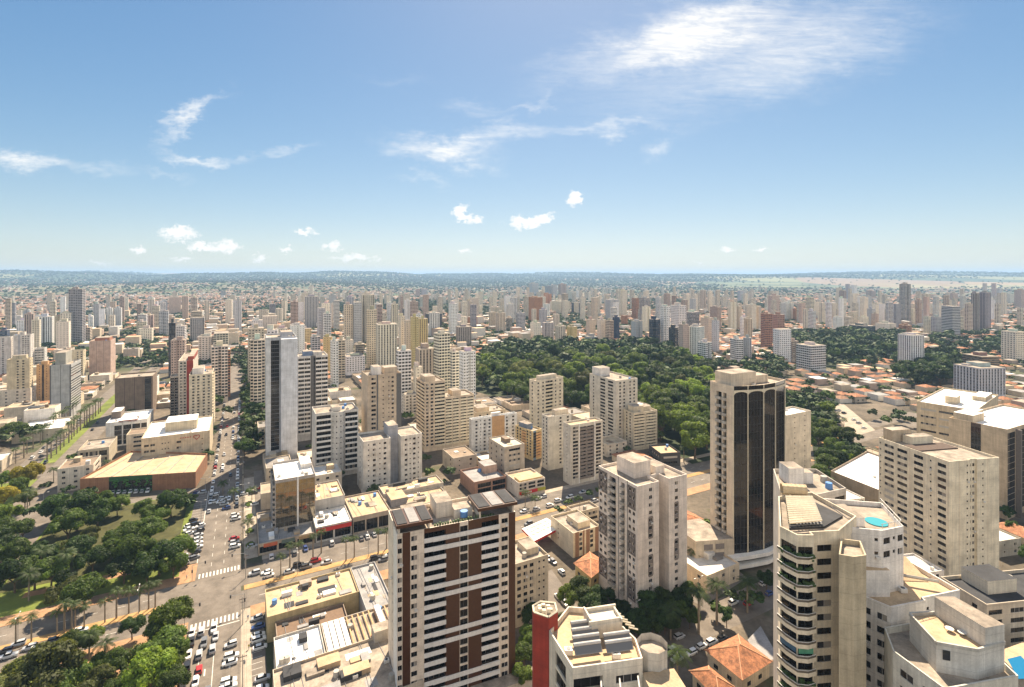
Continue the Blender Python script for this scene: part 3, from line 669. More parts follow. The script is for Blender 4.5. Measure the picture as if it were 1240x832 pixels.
# white block right of it
pb = [(72, 108), (76.2, 103), (85, 105.2), (85, 106), (95, 108.6), (92.8, 120), (74, 122)]
lp = [(a - pb[0][0], b - pb[0][1]) for a, b in pb]
f9 = tower('apartment_block', 'white ribbon-window apartment block with stained tan side and sloped roof', lp, pb[0], 0, 53.2, ['.1 W1.3 .2 W.9 .15', '.8 w.5', None, 'n.5 n.5 n.5 .3', None, None, None], 18, WHT, gb=2, gt=1.6, bits=3, cat='apartment block',
      houses=[(.3, -.2, 7.6, 5.2, 4.6)], roof=ROOFT)
mb = MB(); mb.quad((5, 6, 52.4), (20, 5, 52.3), (19.5, 11, 54.6), (6, 12.5, 54.8)); mb.quad((5, 6, 52.2), (6, 12.5, 52.2), (6, 12.5, 54.8), (5, 6, 52.4)); mb.build('roof_slope', [ROOFT], f9)
mb = MB(); mb.tube((6, 8, 53.8), (20, 2.4, 53.9), .35, 6); mb.build('roof_gutter', [CONC], f9)
# weathered block in the corner
pb = [(71, 95.4), (73.2, 86.6), (88.5, 89.5), (90, 99), (80, 103), (74, 101.8)]
lp = [(a - pb[0][0], b - pb[0][1]) for a, b in pb]
f10 = tower('apartment_block', 'weathered white block with stained walled penthouse, lower right corner', lp, pb[0], 0, 50, ['.3 W1 .3 W1 .3', 'W1 .5 W1', None, None, None, None], 15, (.60, .57, .49), gb=2, gt=1.4, par=1.3, bits=2, cat='apartment block')
mb = MB(); q = [(5.2, -3.4), (11.0, -5.2), (17.5, -3.4), (15, 5), (6.5, 4.4)]
mb.prism(q, 48.7, 53.6, 0, 1); pn = mb.build('penthouse', [WALL, ROOFT], f10, (.62, .60, .55))
for i in range(5):
    a, b = Vector(q[i]), Vector(q[(i + 1) % 5]); mb = MB(); mb.obox(tuple((a + b) / 2), (b - a).length / 2, .16, 53.6, 54.2, math.atan2((b - a).y, (b - a).x)); mb.build('parapet', [WALL], pn, (.5, .48, .43))
mb = MB(); mb.prism([(13.2, -4.3), (17.5, -3.4), (15.4, 4.6), (11.5, 4.6)], 53.61, 57.2, 0, 1); mb.build('tank_room', [WALL, ROOF], pn, (.58, .56, .51))
mb = MB(); mb.obox((6.6, -3.95), .55, .05, 51.2, 52.9, -.3); mb.build('window', [GLM], pn)
for s in range(2): mb = MB(); mb.cyl(12 - s * 1.5, -1 + s, 53.7, 54.2, .2, .7, 12); mb.build('satellite_dish', [FRW], pn)
# dark-roofed building behind, with a house on its roof
loc, w, d, h = (134, 144.5), 42, 13.5, 27
f11 = tower('apartment_block', 'low beige block with black flat roof and small rooftop cabin', rect(w, d), loc, 8, h, ['W1 .25 W1 .25 W1 .25 W1 .25 W1 .25 W1', None, None, '.5 w.5'], 8, (.56, .48, .37), gb=3, roof=ROOFD, bits=2, cat='apartment block')
mb = MB(); mb.box(6.5, 5, h - .9, 16.5, 12.8, h + 3.0, 0, 1); mb.build('roof_house', [WALL, ROOFD], f11, (.62, .56, .45))
pb = [P(1205, 790, 20), P(1250, 832, 20), P(1330, 832, 20), P(1260, 770, 20)]
lp = [(a - pb[0][0], b - pb[0][1]) for a, b in pb]
mb = MB(); mb.prism(lp, 0, 20, 0, 1); f11b = mb.build('pool_terrace', [CONC, ROOFT], None, None, (*pb[0], 0)); tag(f11b, 'tan terrace with a blue swimming pool at the right edge', 'pool terrace'); claim(pb)
a = [P(1220, 798, 20.1), P(1233, 822, 20.1), P(1262, 822, 20.1), P(1236, 794, 20.1)]
mb = MB(); mb.prism([(x - pb[0][0], y - pb[0][1]) for x, y in a], 20.01, 20.12, 0, 0); mb.build('pool', [glassm('pool_blue', (.015, .15, .30), .05)], f11b)

# ---- solar roof block and red pillar at the bottom
pb = [(6.9, 95), (10.2, 86), (22.5, 88.2), (22.5, 93), (18.4, 101.2), (11.2, 102)]
lp = [(a - pb[0][0], b - pb[0][1]) for a, b in pb]
f12 = tower('apartment_block', 'cream apartment block with solar water heaters across its roof', lp, pb[0], 0, 54, ['.3 v.6 .3', 'B1 .3 W1', None, None, None, '.6 w.5 .5 w.5 .4'], 16, (.74, .66, .54), gb=3, gt=1.6, bits=3, cat='apartment block', roof=ROOFT)
mb = MB(); mb.obox((10.2, 1.6), 3.0, 2.1, 53.1, 55.6, .22, 0, 0); hh = mb.build('roof_house', [WALL, ROOFT], f12, (.62, .56, .46))
for sx, sy, hx, hy in ((10.2, -.3, 3.0, .15), (10.2, 3.5, 3.0, .15), (7.3, 1.6, .15, 1.8), (13.1, 1.6, .15, 1.8)):
    mb = MB(); mb.obox((sx, sy), hx, hy, 55.6, 56.3, .22); mb.build('parapet', [WALL], hh, (.62, .56, .46))
SOL = glassm('solar_glass', (.15, .145, .14), .3)
for r_ in range(4):
    for c in range(2):
        x0, y0 = 3.0 + c * 5.6 + (1.2 - r_ * .05), -.8 - r_ * 1.9 + c * .6
        if r_ < 2 and c == 1: continue
        mb = MB(); mb.quad((x0, y0, 54.2), (x0 + 4.9, y0 + .9, 54.2), (x0 + 4.7, y0 + 2.0, 55.1), (x0 - .2, y0 + 1.1, 55.1), 0); mb.quad((x0 - .2, y0 + 1.1, 55.05), (x0 + 4.7, y0 + 2.0, 55.05), (x0 + 4.9, y0 + .9, 54.15), (x0, y0, 54.15), 1)
        sp = mb.build('solar_heater', [SOL, ALU], f12)
        mb = MB(); mb.tube((x0 - .2, y0 + 1.2, 55.2), (x0 + 4.7, y0 + 2.1, 55.2), .3, 8); mb.build('heater_tank', [paint('tank_grey', (.5, .48, .45))], sp)
mb = MB(); mb.cyl(18.2, -3.4, 48, 53.0, 2.7, n=9, m=0, cap=False); mb.cyl(18.2, -3.4, 52.9, 52.95, 2.65, n=9, m=1); mb.cyl(18.2, -3.4, 53, 54.2, 2.7, n=9, cap=False); mb.build('drum_tower', [WALL, ROOF], f12, (.60, .55, .47))
mb = MB(); mb.prism([(15.6, -6.2), (21.5, -5.2), (22.5, -11), (16.5, -12)], 0, 51, 0, 1); mb.build('side_wing', [WALL, ROOFT], f12, (.58, .51, .40))
for i in range(8): mb = MB(); t = i / 8; mb.tube((11.6 + 3.6 * t, 6.2 - 7 * t, 54.6), (13.4 + 3.6 * t, 6.6 - 7 * t, 53.9), .16, 4); mb.build('roof_slat', [CRP], f12)
for i in range(3): mb = MB(); mb.tube((8 + i * 3.2, -9.4 + .5 * i, 52.2), (7.6 + i * 3.2, -12.5 + .5 * i, 52.2), .14, 4); mb.build('pergola_beam', [FRW], f12)
mb = MB(); HX = [(-2.3, -1.0), (.5, -2.5), (2.4, -.7), (2.2, 1.9), (-.9, 2.4), (-2.4, 1.1)]; mb.prism(HX, 0, 56.2, 0, 1); rp = mb.build('stair_tower', [REDP, ROOF], None, None, (6.3, 97.6, 0)); tag(rp, 'dark red six-sided stair tower with open pale top', 'stair tower'); claim([(4, 95), (8, 95), (8, 99), (4, 99)])
for i in range(6):
    mb = MB(); mb.tube((HX[i][0] * .93, HX[i][1] * .93, 56.35), (HX[(i + 1) % 6][0] * .93, HX[(i + 1) % 6][1] * .93, 56.35), .2, 4); mb.build('rim', [CRP], rp)
for i in range(7):
    mb = MB(); a0 = i * .9; mb.box(1.1 * math.cos(a0) - .35, 1.1 * math.sin(a0) - .25, 56.2, 1.1 * math.cos(a0) + .3, 1.1 * math.sin(a0) + .3, 56.4 + .1 * i); mb.build('roof_box', [CRP], rp)
# beige blocks behind the brown tower
T('apartment_block', 'beige apartment block half hidden behind the brown tower', fit(621, 762, 684, GR, xr=664, d=14), '.4 w.8 w.8 w.8 .3 n.6 n.6 .3', None, 8, (.56, .48, .36), gb=2, houses=[(.55, .3, .9, .8, 1.2)], cat='apartment block')
loc, w, d, h = fit(694, 676, 650, GR, xl=667, xr=727)
tower('apartment_block', 'small cream block with deep vertical window slots and roof terrace', rect(w, d), loc, GR, h + 1.5, ['.5 d.9 W.9 d.4 .4 d.9 W.9 .4 d.9 .4', None, None, '.5 n.5 .6 .6'], 4, (.64, .55, .40), acc=paint('brown_paint', (.26, .15, .09)), gb=1.5, gt=1.0, cat='apartment block', houses=[(w * .35, d * .2, w * .8, d * .7, 1.6)])
# ------------------------------------------------------------------ middle distance, left and centre
SL = plain('slab_grey', (.33, .34, .37), .55)
m1 = T('apartment_tower', 'grey slab tower with a tall mirror glass slot beside pale blades', fit(323, 560, 409, GR, xr=359, d=24), '.4 g1.1 .3 .9 .9', 'w1 w1 w1 w1', 27, (.46, .47, .50), acc=SL, gb=7, gt=2, bits=2, houses=[(.5, .3, .9, .8, 2.4)])
loc, w, d, h = fit(323, 560, 409, GR, xr=359, d=24)
for x0, x1, y0, y1, zt, c in ((-.6, w * .13, -3, 3, h + .5, (.62, .62, .62)), (w * .46, w + .3, -4.5, -.05, h - 1, (.68, .69, .72))):
    mb = MB(); mb.box(x0, y0, 0, x1, y1 if y1 < 0 else -.02, zt); mb.build('blade', [WALL], m1, c)
m1b = T('apartment_tower', 'white apartment tower with open balcony bands and dark centre strip', fit(361, 535, 432, GR, xr=397, d=20), 'f1.4 f1.4 d.7 q.5 f1.4 f1.4', None, 18, (.62, .60, .57), acc=DKGR, gb=5, bits=3, bal=WHP, houses=[(.2, .3, .5, .7, 2.6, (.16, .22, .34)), (.55, .35, .85, .8, 1.5)])
LWP = WHP
loc, w, d, h = fit(382, 582, 501, GR, xr=434, d=18)
pl = [(0, 0), (w * .36, 0), (w * .42, -2), (w * .52, -2.6), (w * .62, -2), (w * .68, 0), (w, 0), (w, d), (0, d)]
m2 = tower('apartment_tower', 'white apartment tower with rounded front and ribbed side balconies', pl, loc, GR, h, ['.05 b1', 'n.3', 'n.3', 'n.3', 'n.3', 'b1 .05', None, None, None], 11, (.62, .59, .54), gb=3, bal=WHP, bits=3, houses=[(w * .4, d * .2, w * .6, d * .6, 1.5)])
loc, w, d, h = fit(440, 600, 535, GR, xr=511, d=17)
pl = [(0, 0), (w * .45, 0), (w * .45, d * .42), (w * .63, d * .42), (w * .63, 0), (w, 0), (w, d), (0, d)]
m3 = tower('apartment_tower', 'white twin apartment towers joined by a taller grey core', pl, loc, GR, h, ['.3 n.5 w.7 n.5 w.6 .3', None, None, None, '.3 w.5 n.4 w.5 n.4 .2', None, None, 'n.7 w.7 n.7'], 9, (.66, .62, .55), gb=2.5, bits=3)
mb = MB(); mb.box(w * .455, d * .34, 0, w * .625, d * .98, h + 5, 0, 1); mb.build('lift_core', [WALL, ROOF], m3, (.36, .37, .40))
# mirror glass cube on its shop podium
loc, w, d, h = fit(333, 654, 582, GR, xr=382, d=25)
MIR = glassm('mirror_glass', (.19, .165, .125), .03, 1.0); MIR.node_tree.nodes['Principled BSDF'].inputs['Metallic'].default_value = .75
m4 = tower('office_block', 'gold mirror glass office cube with white roof above shops', rect(w, d), loc, GR, h, [None, None, None, '.2 b1 .15 b1 .15 b1 .1'], 9, (.40, .36, .32), gb=5, gt=1.2, cat='office block', roof=ROOFW, bits=3, houses=[(w * .7, d * .5, w * .98, d * .95, 1.2, WHT)])
for i in range(2):
    for j in range(9):
        x0, x1 = (.3, w * .53) if i == 0 else (w * .58, w - .3); z = 5.2 + j * (h - 6.6) / 9
        mb = MB(); n_ = 5 if i == 0 else 4
        for k in range(n_): a = x0 + (x1 - x0) * k / n_; mb.quad((a + .04, -.06 - R.uniform(0, .012), z + .04), (x0 + (x1 - x0) * (k + 1) / n_ - .04, -.06 - R.uniform(0, .012), z + .04), (x0 + (x1 - x0) * (k + 1) / n_ - .04, -.06, z + (h - 6.6) / 9 - .04), (a + .04, -.06, z + (h - 6.6) / 9 - .04))
        mb.build('mirror_pane', [MIR], m4)
mb = MB(); mb.box(w * .535, -.5, 0, w * .575, -.05, h + .3); mb.build('fin', [WHP], m4)

T('apartment_tower', 'beige tower with dark glass edges and pale window column', fit(445, 572, 455, GR, xr=486, d=18), '.5 W.9 d.25 .5 n.6 .3 n.6 w.6 .3 d.8', None, 20, (.56, .45, .33), acc=DKGR, gb=3, bits=3, houses=[(.2, .1, .42, .6, 4.5, WHT), (.55, .3, .95, .8, 3)])
T('apartment_tower', 'beige tower with watery dark left side and window strip, taller half', fit(514, 548, 463, GR, xl=504, xr=539, ), '.2 W.8 .3 W.8 .2 f2.4', 'd.1 f1 f1', 18, (.62, .51, .38), acc=DKGR, gb=3, bits=3, bal=CRP, houses=[(.1, .2, .6, .8, 3)])
loc, w, d, h = fit(514, 548, 463, GR, xl=504, xr=539); bx = (loc[0] + UA.x * (w + .05), loc[1] + UA.y * (w + .05)); xx, yy = pix(*bx, 0)
T('apartment_tower', 'lower beige slab of long dark balcony bands beside its taller half', fit(xx, yy, 481, GR, xr=574, d=d * .9), '.1 f1.4 .12 f1.4 .25 f1.4 .12 f1.4 .1', None, 15, (.60, .49, .36), acc=DKGR, gb=3, bits=3, bal=CRP, houses=[(.3, .2, .6, .7, 3)])
T('apartment_block', 'white apartment block with flat orange central shaft', fit(571, 552, 508, GR, xl=568, xr=626), '.3 w.6 n.4 w.6 w.6 d1.6 w.6 .2 w.6 .2', 'n1', 9, (.68, .67, .64), acc=ORNG, gb=1.5, bits=3, cat='apartment block', roof=ROOFW, houses=[(.45, .3, .65, .7, 2, WHT)])
T('apartment_block', 'yellow apartment block with blue glass corner', fit(645, 558, 522, 40, xl=624, xr=656), '.1 q.5 f.9 .1', '.2 w.7 w.7 f1 w.7 w.7 .2', 9, (.62, .48, .26), acc=plain('blue_paint', (.16, .24, .32), .5), phi=40, gb=1.5, bits=2, cat='apartment block', bal=ORNG, houses=[(.2, .4, .8, .9, 2.4, (.2, .24, .3))])
T('apartment_tower', 'narrow white tower with open side window column, paired behind slab', fit(664, 570, 505, GR, xl=656, xr=692), '.3 .5 w.7 w.7', '.2 w.6 .2 w.6 .2', 14, (.60, .56, .48), gb=2, bits=2, houses=[(.4, .3, .95, .9, 2.5, CRM)])
T('apartment_tower', 'white-sided slab tower with dark balcony windows and tan roof', fit(691, 588, 515, GR, xl=682, xr=730), '.25 W1.1 d.15 f1.2 f1.2 d.15 W1.1 .2', '.5 n.6 .5', 15, (.58, .54, .46), acc=WHP, gb=2.5, roof=ROOFT, bits=1, bal=TAUPE, gt=1.6)
T('apartment_tower', 'cream tower with white corner sides standing at the park front', fit(648, 528, 461, 35, xl=641, xr=682), '.1 w.6 w.6 f1 w.6 w.6 .1', '.3 w.6 .3', 14, (.70, .62, .48), phi=35, gb=2, bits=3, bal=CRP, houses=[(.2, .2, .8, .8, 2.5)])
T('apartment_block', 'low cream flat block with box roofs in front of the park', fit(577, 522, 500, GR, xr=612, d=18), 'w1 w1 w1 w1', None, 4, (.66, .54, .38), gb=1, bits=3, cat='apartment block', houses=[(.1, .2, .5, .8, 2.4)])
T('apartment_tower', 'stepped white tower with two window columns each side, edge of park', fit(746, 541, 461, GR, xl=714, xr=772), '.3 w.6 w.6 .3 w.6 w.6 .2', '.3 w.6 .6 W.9 .2 W.9 .3', 18, (.62, .57, .48), gb=2, bits=4, houses=[(.1, .7, .6, .98, 5, WHT)])
T('apartment_block', 'cream block with projecting white balcony bands beside the park', fit(767, 546, 500, 22, xl=755, xr=796), '.1 f1.3 .15 f1.3 .1', '.3 w.6 w.6 .3', 11, (.62, .54, .40), phi=22, gb=2, bits=2, cat='apartment block', bal=CRP, houses=[(.1, .2, .5, .8, 3.4), (.55, .4, .9, .9, 2)])
T('shop_block', 'low black block with pale flat roof at the park edge', fit(800, 566, 549, 10, xl=786, xr=824), '.2 r1 .2', '.2 r1 .2', 2, (.06, .06, .06), phi=10, gb=1, bits=2, cat='shop', roof=ROOFT)
T('stair_tower', 'slim cream blank tower behind the black glass tower', fit(952, 598, 503, GR, xl=930, xr=982), '.5 n.5 .4 n.5 .3', None, 14, (.62, .54, .42), gb=2, roof=ROOFW, cat='apartment tower', bits=1)
# left of the avenue (mode L: their near corner is the right one)
def TL(*a, **k): return T(*a, **k)
TL('office_tower', 'grey office tower with a pale concrete grid front', fit(86, 507, 441, GR, xl=60, xr=98, mode='L'), 'd.15 .9 d.06 .9 d.15', 'r1', 17, (.42, .42, .41), acc=DKGR, gb=6, gt=3, bits=2, cat='office tower', houses=[(.1, .3, .6, .9, 9, (.36, .35, .3))])
TL('windowless_block', 'pink windowless block with flat red roof top', fit(134, 455, 412, GR, xl=108, xr=140, mode='L'), '.9 d.05 .9 d.05 .9', 'n1', 10, (.50, .36, .29), acc=TAUPE, bits=2, cat='office block', houses=[(.2, .2, .9, .8, 3, (.42, .18, .1))])
TL('office_block', 'brown office slab with a cream framed glass end', fit(185, 502, 455, GR, xl=139, xr=190, mode='L'), '.7 d.04 .7 d.04 .5 .25 q.5 .12', '.2 n1 .2', 12, (.22, .16, .115), acc=DKBR, gb=2, bits=2, cat='office block', roof=ROOF)
TL('apartment_tower', 'cream apartment tower with rows of dark windows, beside red stripe', fit(257, 518, 452, GR, xl=229, d=26, mode='L'), '.4 w.7 .2 w.7 .3 w.7 .2 w.7 .3', 'b1 .2 b1', 17, (.66, .58, .44), gb=2, bits=4, bal=CRP, houses=[(.1, .3, .6, .9, 3.5, WHT)])
TL('apartment_tower', 'white tower with a full height dark red stripe', fit(234, 512, 436, GR, xl=216, xr=240, mode='L'), '.2 w.7 w.7 d1.3', None, 20, (.60, .52, .44), acc=REDP, gb=2, bits=2, houses=[(.6, .1, 1, .9, 2.5, (.36, .07, .04))])
TL('apartment_tower', 'slim banded tower at the left end of red stripe group', fit(216, 506, 455, GR, xl=206, xr=218, mode='L'), 'b1 b1', None, 14, (.58, .50, .42), gb=2, bits=1, bal=TAUPE)
TL('shop_block', 'white block with three tall green glass bays and roof plant', fit(178, 536, 507, GR, xl=128, xr=186, mode='L'), '1.1 q1 .16 q1.1 .1 q1.1 .1 q.8', None, 4, (.64, .62, .58), acc=WHP, gb=1, gt=2.6, bits=2, cat='shop building', roof=ROOFW, houses=[(.02, .5, .25, .95, 4, (.2, .16, .13)), (.3, .0, .75, .15, .6, (.38, .08, .06))])
cl = TL('clinic_building', 'long cream clinic building carrying a red ring emblem', fit(254, 557, 521, GR, xl=171, xr=258, mode='L'), '.2 W.6 W.6 .5 n.3 n.3 n.3 .6 W.6 1.0 .9 n.4 .6', None, 4, (.60, .50, .35), gb=2, gt=3, bits=4, cat='clinic', roof=ROOFW, houses=[(.3, .3, .78, .7, 5, (.56, .47, .33))])
loc, w, d, h = fit(254, 557, 521, GR, xl=171, xr=258, mode='L')
mb = MB(); cx, cz = w * .8, h - 3.2; prev = None
for t in range(25):
    a = t / 24 * 2 * math.pi; hx = 16 * math.sin(a) ** 3 / 16; hz = (13 * math.cos(a) - 5 * math.cos(2 * a) - 2 * math.cos(3 * a) - math.cos(4 * a)) / 16
    p = (cx + hx * 1.7, -.25, cz + hz * 1.6)
    if prev: mb.tube(prev, p, .18, 5)
    prev = p
mb.build('emblem', [plain('emblem_red', (.45, .03, .02), .5)], cl)
mb = MB()
for i in range(5): mb.box(cx - 9 + i * 1.3, -.2, h - 3.0, cx - 8.2 + i * 1.3, -.02, h - 2.5)
mb.build('lettering', [plain('letter_red', (.4, .05, .04), .5)], cl)
# the supermarket: big low box
pb = [PQ(-76, 126), PQ(-21, 108), PQ(-17, 140), PQ(-60, 168)]
sm_c = pb[0]; lp = [tuple(Vector(v) - Vector(sm_c)) for v in pb]
smk = tower('supermarket', 'low brick supermarket with tan sheet roof and green glazed front', lp, tuple(sm_c), 0, 9, ['1.1 .3 q.55 q.55 q.55 q.5 .3 1.9', '.2 .6 n.1 .2', None, '.5 W.4 .5'], 1, (.30, .15, .08), acc=paint('dark_green', (.03, .09, .03)), gb=1.5, gt=2.5, bits=0, cat='supermarket', roof=ROOFT)
GRN = plain('green_vinyl', (.04, .16, .03), .3)
a, b = Vector(lp[0]), Vector(lp[1]); e_ = (b - a).normalized(); n_ = Vector((e_.y, -e_.x)) * .2
for i in range(4):
    mb = MB(); q = a + (b - a) * (.30 + i * .094) + n_
    for j in range(14): mb.obox((q.x + e_.x * R.uniform(-1.8, 1.8), q.y + e_.y * R.uniform(-1.8, 1.8)), R.uniform(.2, .7), .05 + j * .003, 3 + j * .3, 3.5 + j * .3, math.atan2(e_.y, e_.x))
    mb.build('leaf_poster', [GRN], smk)
for i in range(6):
    mb = MB(); q0 = a + (b - a) * (.08 + i * .16); q1 = Vector(lp[3]) + (Vector(lp[2]) - Vector(lp[3])) * (.08 + i * .16); mb.tube((*(q0.lerp(q1, .06)), 8.25), (*(q0.lerp(q1, .9)), 8.25), .3, 4); mb.build('roof_ridge', [CONC], smk)
T('hall_building', 'low beige hall with half white half brown flat roof', fit(14, 538, 524, GR, xr=76, d=34, mode='R'), '.2 n.1 .2 n.1 .2', None, 1, (.58, .50, .38), gb=2, bits=2, cat='hall', roof=ROOFW)
T('shop_block', 'small two storey corner shop block with brown roof', fit(132, 562, 541, GR, xl=94, xr=142, mode='L'), '.2 f1 .1 f1 .1 f1 .2', None, 2, (.50, .43, .32), gb=.6, gt=1.4, bits=2, cat='shop building')
T('apartment_block', 'left-edge cream tower with white podium block at its foot', fit(36, 492, 434, GR, xl=8, xr=40, mode='L'), '.4 .5 w.6 w.6 .4', 'w1 w1', 16, (.62, .53, .36), gb=4, bits=3, cat='apartment tower', houses=[(.2, .3, .8, .9, 3)])
T('apartment_block', 'low cream five storey block with paired windows at left', fit(37, 492, 470, GR, xl=-20, w=38, d=14, mode='L'), '.2 w.6 w.6 .3 w.6 w.6 .3 w.6 w.6 .2', 'w1', 5, (.64, .57, .46), gb=1, bits=2, cat='apartment block')
T('apartment_tower', 'orange tower with one dark central window column', fit(60, 486, 441, GR, xl=44, xr=63, mode='L'), '.3 n.5 .2 q.35 .2 n.5 .3', None, 13, (.60, .38, .19), acc=DKBR, gb=3, bits=2, houses=[(.3, .3, .8, .9, 3)])
T('apartment_tower', 'white left-edge tower with plain wall and window grid', fit(13, 456, 408, GR, w=26, xr=17, mode='L'), '.3 w.5 w.5 w.5 .3', 'w1', 17, (.62, .58, .54), gb=3, bits=2)
T('apartment_tower', 'white tower with grey recess just right of left edge', fit(37, 455, 405, GR, xl=16, xr=41, mode='L'), '.3 .6 d.4 .3 w.5 w.5 w.5 .2', 'w1', 18, (.64, .60, .55), acc=GRP, gb=3, bits=3, houses=[(.3, .3, .6, .8, 3)])
T('office_block', 'white office block with wide black window bands', fit(54, 452, 421, GR, xl=41, xr=57, mode='L'), '.1 r1 .1', 'w1', 9, (.64, .62, .58), gb=2, bits=2, cat='office block')
T('apartment_tower', 'cream tower with windowed end, right of the grid office', fit(101, 462, 424, GR, xl=80, xr=104, mode='L'), '.8 .2 w.4 w.4', 'w1', 13, (.62, .54, .38), gb=2, bits=2)
# shops and halls along the cross street
def clutter(root, w, d, z, n, seed):
    r = random.Random(seed)
    for i in range(n):
        x, y = r.uniform(.05, .8) * w, r.uniform(.06, .8) * d; a, b = r.uniform(.06, .2) * w, r.uniform(.06, .2) * d; mb = MB(); hh = r.choice([.04, .05, .06, .3, .7, 1.4]) + i * .003
        mb.box(x, y, z + .004, min(w - .4, x + a), min(d - .4, y + b), z + hh); mb.build('roof_patch' if hh < .2 else 'roof_box', [r.choice([ROOFW, ROOFG, ROOF, ROOFT, ROOFD])], root)
    for i in range(n // 3):
        mb = MB(); x = r.uniform(.1, .9) * w; mb.tube((x, .5, z + .15), (x + r.uniform(-2, 2), d - .5, z + .15), .07, 4); mb.build('roof_pipe', [ALU], root)
def hall(label, p0, p1, q0, q1, h, col, roof, front=None, side=None, name='shop_building', bits=2, **k):
    o = hall_(label, p0, p1, q0, q1, h, col, roof, front, side, name, bits, **k)
    if 'half-built' not in label: clutter(o, p1 - p0, q1 - q0, h - .7, 6 + int((p1 - p0) * (q1 - q0) / 55), int(p0 * 7 + q0))
    return o
def hall_(label, p0, p1, q0, q1, h, col, roof, front, side, name, bits, **k):
    return tower(name, label, rect(p1 - p0, q1 - q0), tuple(PQ(p0, q0)), GR, h, [front, side, None, side], 1 if h < 8.5 else 2, col, gb=.5, gt=min(2, h * .25), par=.7, roof=roof, bits=bits, cat='shop', **k)
pod = hall('beige shop podium with signboards under the mirror cube', 8.5, 31, 13.5, 46, 5, (.46, .38, .29), ROOFG, 'v1 v1 v1', None)
for i, c in enumerate(((.5, .12, .05), (.10, .14, .12), (.36, .24, .12))):
    mb = MB(); mb.box(2 + i * 7, -.35, 3.2, 7.4 + i * 7, -.05, 4.6); mb.build('signboard', [plain('sign_%d' % i, c, .5)], pod)
s1 = hall('white-roofed shop with a bright red fascia', 31.5, 47, 13, 30, 7, (.56, .53, .48), ROOFW, 'v1 v1')
mb = MB(); mb.box(.1, -.4, 4.6, 15.4, -.03, 6.3); mb.build('fascia', [plain('fascia_red', (.5, .03, .03), .4)], s1)
hall('long tan-roofed shop with dark canopied front', 47.6, 65, 13, 38, 8, (.40, .33, .26), ROOFT, 'v1 v1 v1')
hall('tan-roofed shop with a grey roof box and slotted wall', 65.6, 96, 14, 30, 7, (.50, .44, .35), ROOFT, 'v1 v1 v1 v1', houses=[(1, 4, 9, 14, 3.2, (.25, .24, .24))])
hall('low tan hall directly in front of the white twin towers', 66, 98, 30.3, 42, 8.6, (.46, .42, .36), ROOFT, 'n1 n1 n1 n1')
hall('white-walled grey hall between shops and ribbed tower', 30.5, 47, 30.5, 52, 12, (.42, .40, .37), ROOFT, 'n1', bits=3)
# sheds in the near left block
hall('long tan sheet-roofed shed with ladder skylights', 9.6, 38.8, -45.6, -29, 8.5, (.45, .36, .2), ROOFT, None, None, bits=3)
hall('grey sheet-roofed shed stepping around its neighbour', 39, 48, -57, -29.2, 8.6, (.36, .35, .34), ROOFG, None, None, bits=3)
hall('brown hip-roofed shed hemmed in by taller sheds', 12, 33.4, -57.2, -46, 6.5, (.26, .2, .15), plain('roof_brown2', (.17, .11, .07), .9), None, None, bits=0)
hall('bright white-roofed shed, the whitest roof near the street', 11, 24.2, -72, -57.6, 9, (.5, .46, .4), ROOFW, None, None, bits=2)
ub = hall('half-built shed with open orange timber roof frame', 24.6, 47.8, -72.4, -57.8, 9, (.48, .43, .36), ROOF, None, None, bits=2)
for i in range(9):
    mb = MB(); x = 7.5 + i * 1.75; mb.box(x, .6, 8.9, x + .35, 13.8, 9.25); mb.build('roof_beam', [ORNG], ub)
for i in range(4):
    mb = MB(); mb.box(.4 + i * 1.7, .4, 8.95, 1.8 + i * 1.7, 14, 9.3); mb.build('roof_sheet', [ROOFW], ub)
mb = MB(); mb.box(13, -2.6, 0, 18, 1.5, 12.5, 0, 1); mb.build('water_tower', [CONC, ROOF], ub)
mb = MB(); mb.box(16.5, 1.8, 9, 18.2, 14, 10.2); mb.build('gable_wall', [WHP], ub)
hall('front shed with broken tan patched roof', 10, 46, -96, -73, 10, (.52, .44, .34), ROOF, 'W1 W1', None, bits=9)
hall('grey shed below the brown banded tower', 48.5, 62, -84, -45, 6.5, (.38, .34, .28), ROOFG, None, None, bits=3)
# across the street, right of the brown tower
of = T('shop_block', 'white two storey offices with yellow roof and red shop sign', fit(628, 604, 585, GR, xr=660, d=16), 'W1 W1 W1', 'n1', 2, (.60, .53, .45), gb=3.4, gt=1.2, bits=1, cat='shop', roof=ROOFT, houses=[(.1, .1, .95, .5, .3, (.56, .44, .22))])
loc, w, d, h = fit(628, 604, 585, GR, xr=660, d=16)
mb = MB(); mb.box(.5, -.5, 1.9, w * .7, -.05, 3.5); sg = mb.build('signboard', [plain('sign_red', (.5, .02, .02), .4)], of)
mb = MB(); x = w * .25
for t in (.5, .3, .45, .25, .5): mb.box(x, -.56, 2.3, x + t * 1.3, -.51, 3.1); x += t * 1.3 + .25
mb.build('lettering', [WHP], sg)
mb = MB(); mb.box(w * .7 + .02, -.45, 1.9, w, -.05, 3.5); mb.build('signboard', [plain('sign_lime', (.38, .36, .04), .4)], of)
T('shop_block', 'brick-fronted shop with dark solar roof', fit(574, 601, 584, GR, xr=613, d=20), '.2 v1 v1', None, 2, (.34, .20, .14), gb=.6, bits=2, cat='shop', roof=ROOFG, houses=[(.55, .5, .95, .95, 3.4, (.46, .32, .24))])
can = [P(632, 640, 6), P(647, 655, 6), P(680, 638, 6), P(662, 627, 6)]
cc = can[0]; lp = [(a - cc[0], b - cc[1]) for a, b in can]
mb = MB(); mb.prism(lp, 5.0, 5.95, 0, 1, bottom=True); cn_ = empty('station_canopy', (*cc, 0)); tag(cn_, 'white flat station canopy with red edge and tan roof marks', 'canopy'); claim(can)
